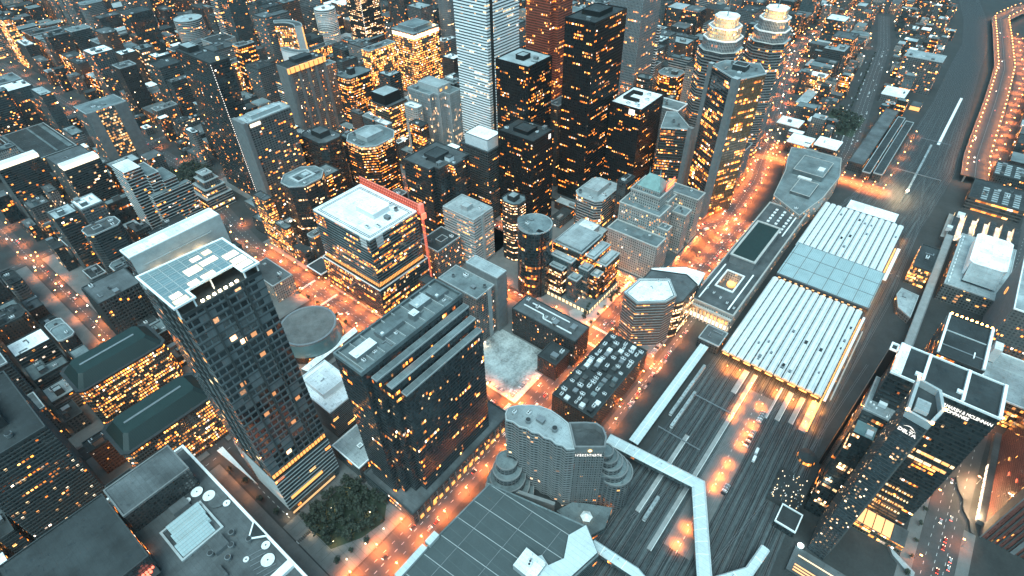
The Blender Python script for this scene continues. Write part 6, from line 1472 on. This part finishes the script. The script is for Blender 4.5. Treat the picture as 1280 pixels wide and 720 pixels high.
# ================================================================== TREES
def crown_mesh(seed, n=300):
    q = random.Random(seed); b = MB(); cl = []
    for k in range(11):
        a = q.uniform(0, 6.28); r = q.uniform(.2, 2.5); cl.append((r*math.cos(a), r*math.sin(a), q.uniform(3.2, 7.4), q.uniform(1.0, 1.9)))
    for k in range(n):
        cx, cy, cz, cr = q.choice(cl); v = Vector((q.gauss(0, 1), q.gauss(0, 1), q.gauss(0, 1))).normalized()*cr*q.uniform(.6, 1.1)
        c = Vector((cx, cy, cz))+Vector((v.x, v.y, v.z*.8)); n1 = (v.normalized()+Vector((q.uniform(-.6, .6), q.uniform(-.6, .6), q.uniform(-.2, .9)))).normalized()
        t1 = n1.orthogonal().normalized(); t2 = n1.cross(t1); s = q.uniform(.35, .7)
        b.face([c+t1*s, c+t2*s*.8, c-t1*s, c-t2*s*.7], M['leaf'])
    return proto(b, 'crown')
CROWNS = [crown_mesh(k) for k in range(5)]
tb = MB(); tb.cyl(0, 0, .32, .16, 0, 4.2, M['bark'], 7)
for a in (0, 1.3, 2.6, 3.9, 5.2): tb.bar((0, 0, 3), (1.6*math.cos(a), 1.6*math.sin(a), 5.6), .16, .16, M['bark'])
TRUNK = proto(tb, 'trunk'); rt = random.Random(21); NTREE = 0
def tree(x, y, s, label, group, z=.15):
    global NTREE; NTREE += 1
    t = thing('tree', label, 'tree', (x, y, z), group); t.rotation_euler = (0, 0, rt.uniform(0, 6.28)); t.scale = (s, s, s*rt.uniform(.9, 1.15))
    for nme, me in (('trunk', TRUNK), ('crown', rt.choice(CROWNS))): o = bpy.data.objects.new(nme, me); COL.objects.link(o); o.parent = t
def grove(poly, n, label, group, s=(1., 1.6), gap=5.):
    xs = [p[0] for p in poly]; ys = [p[1] for p in poly]; got = []; k = 0
    while len(got) < n and k < 3000:
        k += 1; x, y = rt.uniform(min(xs), max(xs)), rt.uniform(min(ys), max(ys))
        if inside(poly, x, y) and all((x-a)**2+(y-c)**2 > gap*gap for a, c in got): got.append((x, y)); tree(x, y, rt.uniform(*s), label, group)
grove([(64, 276), (112, 276), (118, 238), (104, 226), (84, 230), (64, 242)], 48, 'dark leafy tree in the grove on the foreground plaza', 'plaza grove', (1.0, 1.6), 5.4)
for (x, y) in ((60, 228), (72, 226), (84, 222), (66, 278), (80, 280), (94, 279), (106, 277), (108, 262), (54, 300), (52, 320), (54, 345), (52, 366)): tree(x, y, rt.uniform(.7, 1.1), 'lone small tree on the paving near the plaza grove', 'plaza paving trees')
grove(rect(262, 316, 850, 905), 40, 'dark tree in the black park beside the thin dotted tower', 'dark park', (1.2, 1.9), 6)
grove(rect(1032, 1118, 112, 166), 34, 'dark tree in the black square beyond the white roofs', 'dark square', (1.1, 1.7), 7)
for (x, y) in [(400+5*k, 226+1.5*k) for k in range(5)]+[(444+5*k, 219) for k in range(5)]+[(462, 136), (468, 142), (458, 144), (466, 150), (472, 156), (396, 190), (402, 188)]: tree(x, y, rt.uniform(.6, .9), 'small street tree near the curved plaza and six sided tower', 'street trees by the curved plaza')
for k in range(12): tree(300+13*k, 183.5, rt.uniform(.45, .65), 'small street tree in a row along the brick block', 'avenue trees')
for k in range(9): tree(318+16*k, -113.5, rt.uniform(.5, .8), 'street tree along the street in the bottom right corner', 'bottom right street trees')
for k in range(10): tree(232, 430+17*k, rt.uniform(.6, .9), 'street tree along the orange lit cross street', 'cross street trees')
for k in range(24): tree(268+14.5*k, 215.8, rt.uniform(.5, .75), 'street tree along the far kerb of the wide avenue', 'avenue kerb trees') if not (230+14.5*k < 300 or 372 < 268+14.5*k < 396 or 470 < 268+14.5*k) else None
for k in range(9): tree(263.5, 300+8.5*k if k < 9 else 0, rt.uniform(.6, .9), 'street tree on the right kerb of the wide cross street', 'cross street kerb trees')
for k in range(26): tree(910+22*k, 117+2.4*k, rt.uniform(.6, .9), 'small tree in the row along the far esplanade', 'esplanade trees')
for k in range(16): tree(rt.uniform(590, 640), rt.uniform(990, 1040), rt.uniform(1, 1.5), 'tree in front of the twin curved towers', 'civic square trees')

# ================================================================== THE REST OF THE TOWN
XS = [-330, -240, -150, -60, 58, 150, 247, 340, 481, 600, 735, 820, 905, 1010, 1090, 1180, 1280, 1390, 1500, 1620, 1740, 1870, 2000, 2140, 2300]
YS = [200, 300, 388, 508, 638, 740, 846, 946, 1046, 1150, 1260, 1370, 1480, 1600, 1720, 1850, 1980, 2120, 2260, 2420, 2600]
ri = random.Random(77)
def hits(x0, x1, y0, y1): return any(x0 < h[1] and x1 > h[0] and y0 < h[3] and y1 > h[2] for h in HERO)
def seg_dist(px, py, pts):
    best = 1e9
    for p, q in zip(pts, pts[1:]):
        ax, ay = p; bx, by = q; t = max(0, min(1, ((px-ax)*(bx-ax)+(py-ay)*(by-ay))/((bx-ax)**2+(by-ay)**2))); best = min(best, math.hypot(px-ax-t*(bx-ax), py-ay-t*(by-ay)))
    return best
def blocked(x0, x1, y0, y1):
    if hits(x0, x1, y0, y1): return True
    for nme, pts, w in ROADS:
        for (x, y) in ((x0, y0), (x1, y0), (x1, y1), (x0, y1), ((x0+x1)/2, (y0+y1)/2), (x0, (y0+y1)/2), (x1, (y0+y1)/2), ((x0+x1)/2, y0), ((x0+x1)/2, y1)):
            if seg_dist(x, y, pts) < w/2+4: return True
    for k in range(len(RAIL)-1):
        for (x, y) in ((x0, y0), (x1, y0), (x1, y1), (x0, y1)):
            if seg_dist(x, y, RAIL) < 44 or seg_dist(x, y, HW) < 30: return True
    return False
def height(x, y):
    d = math.hypot(x, y)
    if y < 0: return ri.uniform(8, 30)
    if x > 880 and y < 330: return ri.choice((14, 20, 28, 36, 48, 58))
    if 480 < x < 900 and 300 < y < 760: return ri.choice((36, 55, 72, 90, 110, 125))
    if 480 < x < 1000 and 760 <= y < 1300: return ri.choice((34, 50, 70, 90, 120, 140))
    if 880 < x < 1250 and y < 760: return ri.choice((22, 34, 48, 66, 90, 110))
    if 247 < x < 480 and 390 < y < 900: return ri.choice((22, 34, 46, 60, 75))
    if x < 247 and y > 540: return ri.choice((22, 32, 44, 56, 70, 84)) if d < 1250 else ri.choice((22, 34, 50, 70, 90, 110))
    if x < 58: return ri.choice((18, 26, 34, 46))
    if d > 1500: return ri.choice((12, 18, 26, 40, 62, 80, 100)) if y > 700 else ri.choice((16, 24, 36, 50, 64))
    return ri.choice((14, 22, 34, 50, 70, 90))
LOTS = []
for i in range(len(XS)-1):
    for j in range(len(YS)-1):
        bx0, bx1, by0, by1 = XS[i]+6, XS[i+1]-6, YS[j]+5.5, YS[j+1]-5.5
        far = math.hypot((bx0+bx1)/2, (by0+by1)/2)
        q_ = 1.35 if far > 1000 else 1.; nx = max(1, round((bx1-bx0)/q_/ri.choice((26, 32, 40)))); ny = max(1, round((by1-by0)/q_/ri.choice((28, 34, 42))))
        for a in range(nx):
            for c in range(ny):
                w, l = (bx1-bx0)/nx, (by1-by0)/ny
                LOTS.append((bx0+a*w+ri.uniform(1, 3), bx0+(a+1)*w-ri.uniform(1, 3), by0+c*l+ri.uniform(1, 3), by0+(c+1)*l-ri.uniform(1, 3)))
for x in range(1060, 2300, 46):
    for y in (-320, -272, -224, -176, -136):
        LOTS.append((x+2, x+38, y+2, y+36))
for x in range(520, 1060, 50):
    for y in (-290, -240, -196): LOTS.append((x+2, x+40, y+2, y+34))
for q in ((48, 119, 200, 288), (258, 336, 212, 292), (296, 346, 286, 348), (388, 476, 212, 250), (150, 234, 396, 522), (262, 318, 850, 905), (1030, 1120, 108, 168), (296, 480, -152, -104), (484, 700, 138, 190), (570, 660, 970, 1050), (608, 690, 142, 186), (46, 62, 288, 372)): HERO.append(q)
for p, d in along([(905, 100), (980, 104), (1533, 174), (1764, 226)], 18): HERO.append((p.x-14, p.x+14, p.y-20, p.y+26))
# landmarks that have to stay in view: what stands before them is kept low
KEEP = [(691, 800, 70), (720, 775, 70), (745, 775, 45), (490, 808, 60), (520, 808, 50), (470, 808, 40), (330, 650, 60), (318, 770, 90), (317, 740, 60), (317, 735, 20), (550, 753, 55), (545, 669, 45), (575, 578, 35), (556, 590, 50), (425, 557, 45), (425, 430, 45), (780, 1165, 40), (800, 1158, 20), (585, 1000, 45), (595, 975, 30), (620, 1045, 60), (630, 1030, 60), (257, 990, 45), (235, 990, 40), (115, 930, 45), (165, 860, 45),
        (200, 765, 35), (225, 755, 20), (277, 758, 15), (900, 1190, 15), (940, 1190, 15), (680, 197, 40), (540, 372, 25), (660, 303, 25), (600, 353, 20), (410, 379, 20), (290, 878, 5), (180, 1140, 26), (180, 1090, 26), (375, 682, 40), (395, 627, 40), (317, 571, 35), (905, 893, 60), (825, 1048, 80), (86, 608, 22), (58, 700, 0), (58, 760, 0), (58, 850, 0), (58, 930, 0), (300, 950, 0), (290, 1080, 0), (270, 740, 0), (1000, 225, 0), (1060, 240, 0), (1150, 265, 0), (1256, 292, 0), (1350, 310, 0), (1500, 316, 0), (608, 1405, 35), (590, 1405, 35), (500, 440, 60), (800, 260, 120), (870, 225, 120), (790, 420, 80)]
KP = [(pj(*k), math.hypot(k[0], k[1])) for k in KEEP]
def tame(x0, x1, y0, y1, h):
    d = math.hypot((x0+x1)/2, (y0+y1)/2)
    for _ in range(14):
        pts = [pj(x, y, z) for x in (x0, x1) for y in (y0, y1) for z in (0, h)]; u0, u1 = min(p[0] for p in pts), max(p[0] for p in pts); v0, v1 = min(p[1] for p in pts), max(p[1] for p in pts)
        if h < 9 or not any(u0 < k[0] < u1 and v0 < k[1] < v1 and d < dd_ for k, dd_ in KP): break
        h *= .8
    return h
cand = []
for (x0, x1, y0, y1) in LOTS:
    cx, cy = (x0+x1)/2, (y0+y1)/2; h = tame(x0, x1, y0, y1, height(cx, cy))
    pts = [pj(x, y, z) for x in (x0, x1) for y in (y0, y1) for z in (0, h)]
    if min(p[0] for p in pts) < -3000: continue
    u0, u1 = min(p[0] for p in pts), max(p[0] for p in pts); v0, v1 = min(p[1] for p in pts), max(p[1] for p in pts)
    if u1 < -4 or u0 > 1284 or v1 < -4 or v0 > 724: continue
    if blocked(x0, x1, y0, y1):
        # try the half lots, so that gaps beside the landmarks are filled too
        mx, my = cx, cy; ok = None
        for q in ((x0, mx-1, y0, y1), (mx+1, x1, y0, y1), (x0, x1, y0, my-1), (x0, x1, my+1, y1)):
            if q[1]-q[0] > 10 and q[3]-q[2] > 10 and not blocked(*q): ok = q; break
        if not ok: continue
        x0, x1, y0, y1 = ok
    cu0, cu1, cv0, cv1 = max(0, u0), min(1280, u1), max(0, v0), min(720, v1)
    cand.append(((cu1-cu0)*(cv1-cv0), x0, x1, y0, y1, h))
# small infill wherever a gap is left
taken = [(c[1], c[2], c[3], c[4]) for c in cand]
CELL = {}
def put_cell(q):
    for a in range(int(q[0]//60), int(q[1]//60)+1):
        for c in range(int(q[2]//60), int(q[3]//60)+1): CELL.setdefault((a, c), []).append(q)
for q in taken: put_cell(q)
def free(q):
    for a in range(int(q[0]//60), int(q[1]//60)+1):
        for c in range(int(q[2]//60), int(q[3]//60)+1):
            for t in CELL.get((a, c), ()):
                if q[0] < t[1]+2.5 and q[1] > t[0]-2.5 and q[2] < t[3]+2.5 and q[3] > t[2]-2.5: return False
    return True
for k in range(26000):
    if ri.random() < .45: x, y = ri.uniform(890, 2100), ri.uniform(60, 560)
    else: x, y = ri.uniform(-200, 1900), ri.uniform(540, 2400)
    w_, l_ = ri.uniform(11, 26), ri.uniform(11, 24); q = (x, x+w_, y, y+l_); u, v = pj(x, y, 6)
    if not (-10 < u < 1290 and -10 < v < 730) or not free(q) or blocked(*q): continue
    h = tame(*q, ri.choice((7, 9, 11, 13, 16, 20)) if ri.random() < .65 else ri.uniform(22, 46))
    p1, p2 = pj(x, y, 0), pj(x+w_, y+l_, h); put_cell(q); cand.append((abs(p1[0]-p2[0])*abs(p1[1]-p2[1])*.6, *q, h))
cand.sort(reverse=True)
NEAR = cand[:285]; FARB = cand[285:]
ROOFS = (('roof_grey', 'grey'), ('roof_dark', 'dark'), ('roof_teal', 'slate'), ('roof_pale', 'pale'), ('roof_white', 'white'))
STY = (('condo', 'dark'), ('darkgrey', 'dark grey'), ('grey', 'grey'), ('resi', 'grey balconied'), ('brick', 'brick'), ('darkglass', 'dark glass'), ('darkbrick', 'dark brick'), ('paleband', 'pale banded'), ('tower_tan', 'tan'), ('stone', 'stone'), ('tealglass', 'slate glass'), ('amber', 'amber lit'), ('gold', 'gold lit'))
WT = {0: (7, 6, 4, 5, 4, 4, 4, 1, 2, 2, 3, 1, .4), 1: (4, 4, 4, 4, 2, 6, 2, 3, 3, 2, 4, 4, 2.5), 2: (3, 5, 6, 4, 6, 1, 5, 2, 3, 3, 1, .5, .5)}
LAND = {'the foreground tower': (250, 350), 'the drum roof': (382, 403), 'the white roofed block': (455, 265), 'the thin dotted tower': (280, 150), 'the gold tower': (520, 50), 'the tan hotel': (380, 110), 'the tallest black tower': (740, 110), 'the gold mirrored tower': (905, 160), 'the stone hotel': (810, 290), 'the green halls': (180, 480), 'the stepped slab': (180, 240),
        'the ziggurat': (255, 225), 'the round drum of cream light': (445, 40), 'the train shed': (1000, 380), 'the black market halls': (1100, 180), 'the esplanade': (1070, 110), 'the expressway': (1240, 120), 'the white arena': (1235, 320), 'the lit roof bands': (75, 205), 'the dark shed roof': (55, 165), 'the pair of crowned towers': (930, 30), 'the twin curved towers': (338, 70), 'the customs house': (1010, 225), 'the left edge gridded block': (60, 540), 'the lecture tower': (165, 95), 'the round banded building': (237, 30)}
LAND.pop('the round drum of cream light'); LAND['the glaring shopfront'] = (445, 40)
used = {}
ORD = ('', 'second ', 'third ', 'fourth ', 'fifth ', 'sixth ', 'seventh ', 'eighth ', 'ninth ', 'tenth ', 'eleventh ', 'twelfth ', 'thirteenth ', 'fourteenth ', 'fifteenth ', 'sixteenth ')
seen = set()
rows = []
for (ar, x0, x1, y0, y1, h) in NEAR:
    cx, cy = (x0+x1)/2, (y0+y1)/2; u, v = pj(cx, cy, h)
    zone = 1 if (480 < cx < 1000 and 300 < cy < 1300) else (2 if h < 20 else 0)
    k = ri.choices(range(len(STY)), WT[zone])[0]; r = ri.choices(range(5), (6, 6, 5, 2.4, 1.5))[0]
    lm = min(LAND, key=lambda n: (LAND[n][0]-u)**2+(LAND[n][1]-v)**2); du, dv = u-LAND[lm][0], v-LAND[lm][1]
    rel = ('right of ' if du > 0 else 'left of ') if abs(du) > abs(dv) else ('below ' if dv > 0 else 'beyond ')
    rows.append([(du*du+dv*dv), x0, x1, y0, y1, h, k, r, rel+lm])
rows.sort()
for (dist, x0, x1, y0, y1, h, k, r, where) in rows:
    key = (STY[k][1], h > 40, where, r); n = used.get(key, 0); used[key] = n+1
    size = 'low' if h < 15 else 'mid height' if h < 45 else 'tall'
    kind = 'tower' if h > 60 else 'block'
    key2 = (size, STY[k][1], kind, ROOFS[r][1], where); n = used.get(key2, 0); used[key2] = n+1
    lab = '%s %s %s with %s roof, %snearest %s' % (size, STY[k][1], kind, ROOFS[r][1], ORD[n], where)
    w, l = x1-x0, y1-y0; P = rect(x0, x1, y0, y1); t_ = ri.random()
    if t_ < .22 and w > 16 and l > 16: P = [(x0, y0), (x1, y0), (x1, y0+l*.55), (x0+w*.5, y0+l*.55), (x0+w*.5, y1), (x0, y1)]
    elif t_ < .3: P = octa(x0, x1, y0, y1, min(w, l)*.2)
    pent = None
    if w > 12 and l > 12 and ri.random() < .6:
        px, py = x0+w*ri.uniform(.12, .3), y0+l*ri.uniform(.1, .22); pent = (px, px+w*ri.uniform(.18, .3), py, py+l*ri.uniform(.18, .3), h+ri.uniform(2, 5), ri.choice(('concrete', 'metal_grey', 'roof_teal', 'concrete_dark')))
    bd = None
    if h > 20 and ri.random() < .55: bd = (3.4, ri.choice((.5, .9, 1.3)), .35, 3); 
    bm = {'paleband': 'parapet_pale', 'grey': 'concrete', 'resi': 'concrete', 'stone': 'stone_trim', 'brick': 'brick_trim', 'tower_tan': 'concrete'}.get(STY[k][0], 'concrete_dark')
    building('tower_block' if h > 60 else 'city_block', lab, 'tower' if h > 60 else 'building', P, h, STY[k][0], ROOFS[r][0], ri.choice(('parapet_dark', 'parapet_dark', 'parapet_pale')), pent=pent, plant=ri.choice((2, 3, 4)) if w > 16 else 1, bands=bd, band_mat=bm, register=False, rr=ri, group='other city buildings')
    if ri.random() < .18:
        pass
# everything beyond: one mass of far buildings
b = MB()
for (ar, x0, x1, y0, y1, h) in FARB:
    k = ri.choices(range(len(STY)), WT[2 if h < 20 else 0])[0]; r = ri.choices(range(5), (6, 6, 5, 2.4, 1.5))[0]; P = rect(x0, x1, y0, y1)
    b.walls(P, 0, h, F[STY[k][0]], ri.randrange(900)*11.); b.cap(P, h-.6, M[ROOFS[r][0]])
    if ri.random() < .6: b.box(x0+3, x0+3+(x1-x0)*.3, y0+3, y0+3+(y1-y0)*.3, h-.6, h+2.4, M['concrete'])
    if ri.random() < .35: b.box(x1-6, x1-4, y0+2, y0+3, h-.6, h+.2, M[ri.choice(('lamp_white', 'lit_amber', 'lamp_orange'))])
o = b.build('distant_buildings'); tag(o, 'mass of far low buildings along the top of the picture', 'buildings', kind='stuff')
# far small lights: lamps on the distant streets
rl = random.Random(31); b = MB(); cnt = 0
for i in range(len(XS)):
    for y in range(540, 2600, 36):
        x = XS[i]+rl.uniform(-7, 7); u, v = pj(x, y, 8)
        if -5 < u < 1285 and -5 < v < 725 and not hits(x-1, x+1, y-1, y+1) and rl.random() < .7:
            cnt += 1; b.box(x-.08, x+.08, y-.08, y+.08, 0, 7, M['metal_grey'], bottom=False); b.box(x-.55, x+.55, y-.55, y+.55, 7, 7.7, M[rl.choice(('lamp_orange', 'lamp_white', 'lamp_orange'))])
for j in range(len(YS)):
    for x in range(-300, 2300, 36):
        y = YS[j]+rl.uniform(-6, 6); u, v = pj(x, y, 8)
        if math.hypot(x, y) > 620 and -5 < u < 1285 and -5 < v < 725 and not hits(x-1, x+1, y-1, y+1) and rl.random() < .7:
            cnt += 1; b.box(x-.08, x+.08, y-.08, y+.08, 0, 7, M['metal_grey'], bottom=False); b.box(x-.55, x+.55, y-.55, y+.55, 7, 7.7, M[rl.choice(('lamp_orange', 'lamp_white', 'lamp_orange'))])
for k in range(900):
    x, y = rl.uniform(890, 2100), rl.uniform(90, 620); u, v = pj(x, y, 8)
    if not (-5 < u < 1285 and -5 < v < 725) or hits(x-1, x+1, y-1, y+1) or not free((x-1, x+1, y-1, y+1)) or seg_dist(x, y, RAIL) < 40: continue
    cnt += 1; b.box(x-.08, x+.08, y-.08, y+.08, 0, 7, M['metal_grey'], bottom=False); b.box(x-.6, x+.6, y-.6, y+.6, 7, 7.8, M[rl.choice(('lamp_orange', 'lamp_white', 'lamp_orange'))])
    if cnt % 5 == 0: jl = lamp_light('lane_lamp', (1, .3, .07), rl.uniform(4000, 14000)*LW); o = bpy.data.objects.new('lane_lamp', jl); COL.objects.link(o); o.location = (x, y, 6.8)
for (a, k2) in FARLAMPS:
    x, y = a[0], a[1]; z = k2.get('z', 0.) or (a[6] if len(a) > 6 else 0.)
    b.box(x-.1, x+.1, y-.1, y+.1, z, z+8.8, M['metal_grey'], bottom=False); b.box(x-.6, x+.6, y-.6, y+.6, z+8.8, z+9.3, M['lamp_orange']); kk0 = a[5] if len(a) > 5 else L_OS
    o = bpy.data.objects.new('lamp_light', kk0); COL.objects.link(o); o.location = (x, y, z+8.5)
o = b.build('distant_street_lamps'); tag(o, 'countless tiny lamps along the far streets', 'street lamps', kind='stuff')
# warm light in the streets between the blocks
kk = 0
for x in XS:
    for y in YS:
        u, v = pj(x, y, 0)
        if -40 < u < 1320 and -40 < v < 760 and math.hypot(x, y) > 560 and not hits(x-2, x+2, y-2, y+2):
            kk += 1; jl = lamp_light('junction_lamp', (1, .3, .07), ri.uniform(8000, 40000)*LW*(1 if x > 230 and y < 1000 else .35)); o = bpy.data.objects.new('junction_lamp', jl); COL.objects.link(o); o.location = (x, y, 9)
print('COUNTS', len(NEAR), len(FARB), 'lamps', NL, 'cars', NC, 'trees', NTREE, 'far lamps', cnt, 'junction', kk, 'objects', len(scene.objects))

# ================================================================== DUSK LIGHT
w = bpy.data.worlds.new('World'); scene.world = w; w.use_nodes = True; nt = NT(w.node_tree)
bg = nt.n['Background']; sky = nt.new('ShaderNodeTexSky', sky_type='NISHITA')
SUN_EL, SUN_AZ = rad(66), rad(250)
sky.sun_disc = False; sky.sun_elevation = SUN_EL; sky.sun_rotation = SUN_AZ; sky.air_density = 1.2; sky.dust_density = 2.2; sky.ozone_density = 2.
hsv = nt.new('ShaderNodeHueSaturation'); hsv.inputs['Saturation'].default_value = .62; nt.l.new(sky.outputs[0], hsv.inputs['Color'])
mx = nt.new('ShaderNodeMix', data_type='RGBA', blend_type='MULTIPLY'); mx.inputs[0].default_value = 1; nt.l.new(hsv.outputs[0], mx.inputs[6]); mx.inputs[7].default_value = (.50, .93, 1.02, 1)
nt.l.new(mx.outputs[2], bg.inputs['Color']); bg.inputs['Strength'].default_value = .066
sl = bpy.data.lights.new('sun', 'SUN'); sl.energy = 1.5; sl.angle = rad(55); sl.color = (.78, 1, 1)
so = bpy.data.objects.new('sun', sl); COL.objects.link(so)
d = Vector((math.sin(SUN_AZ)*math.cos(SUN_EL), math.cos(SUN_AZ)*math.cos(SUN_EL), math.sin(SUN_EL))); so.rotation_euler = d.to_track_quat('Z', 'Y').to_euler()
vs = scene.view_settings; vs.view_transform = 'Standard'; vs.look = 'None'; vs.gamma = 1; vs.use_curve_mapping = False; vs.exposure = 1.46
cy = scene.cycles; cy.use_denoising = True; cy.max_bounces = 5; cy.diffuse_bounces = 2; cy.glossy_bounces = 3; cy.transmission_bounces = 2
cy.sample_clamp_indirect = 4; cy.sample_clamp_direct = 0; cy.caustics_reflective = False; cy.caustics_refractive = False; cy.use_light_tree = True

HAZE = 0.00003
if HAZE:
    b = MB(); b.box(-2950, 4000, -2000, 3400, -1, 452, M['ground']); hz = b.build('haze'); hz['kind'] = 'stuff'
    hm = bpy.data.materials.new('haze'); hm.use_nodes = True; hm.node_tree.nodes.remove(hm.node_tree.nodes['Principled BSDF'])
    vn = hm.node_tree.nodes.new('ShaderNodeVolumePrincipled'); vn.inputs['Color'].default_value = (.78, .92, .95, 1); vn.inputs['Density'].default_value = HAZE; vn.inputs['Anisotropy'].default_value = .2
    hm.node_tree.links.new(vn.outputs[0], hm.node_tree.nodes['Material Output'].inputs['Volume']); hz.data.materials.clear(); hz.data.materials.append(hm)
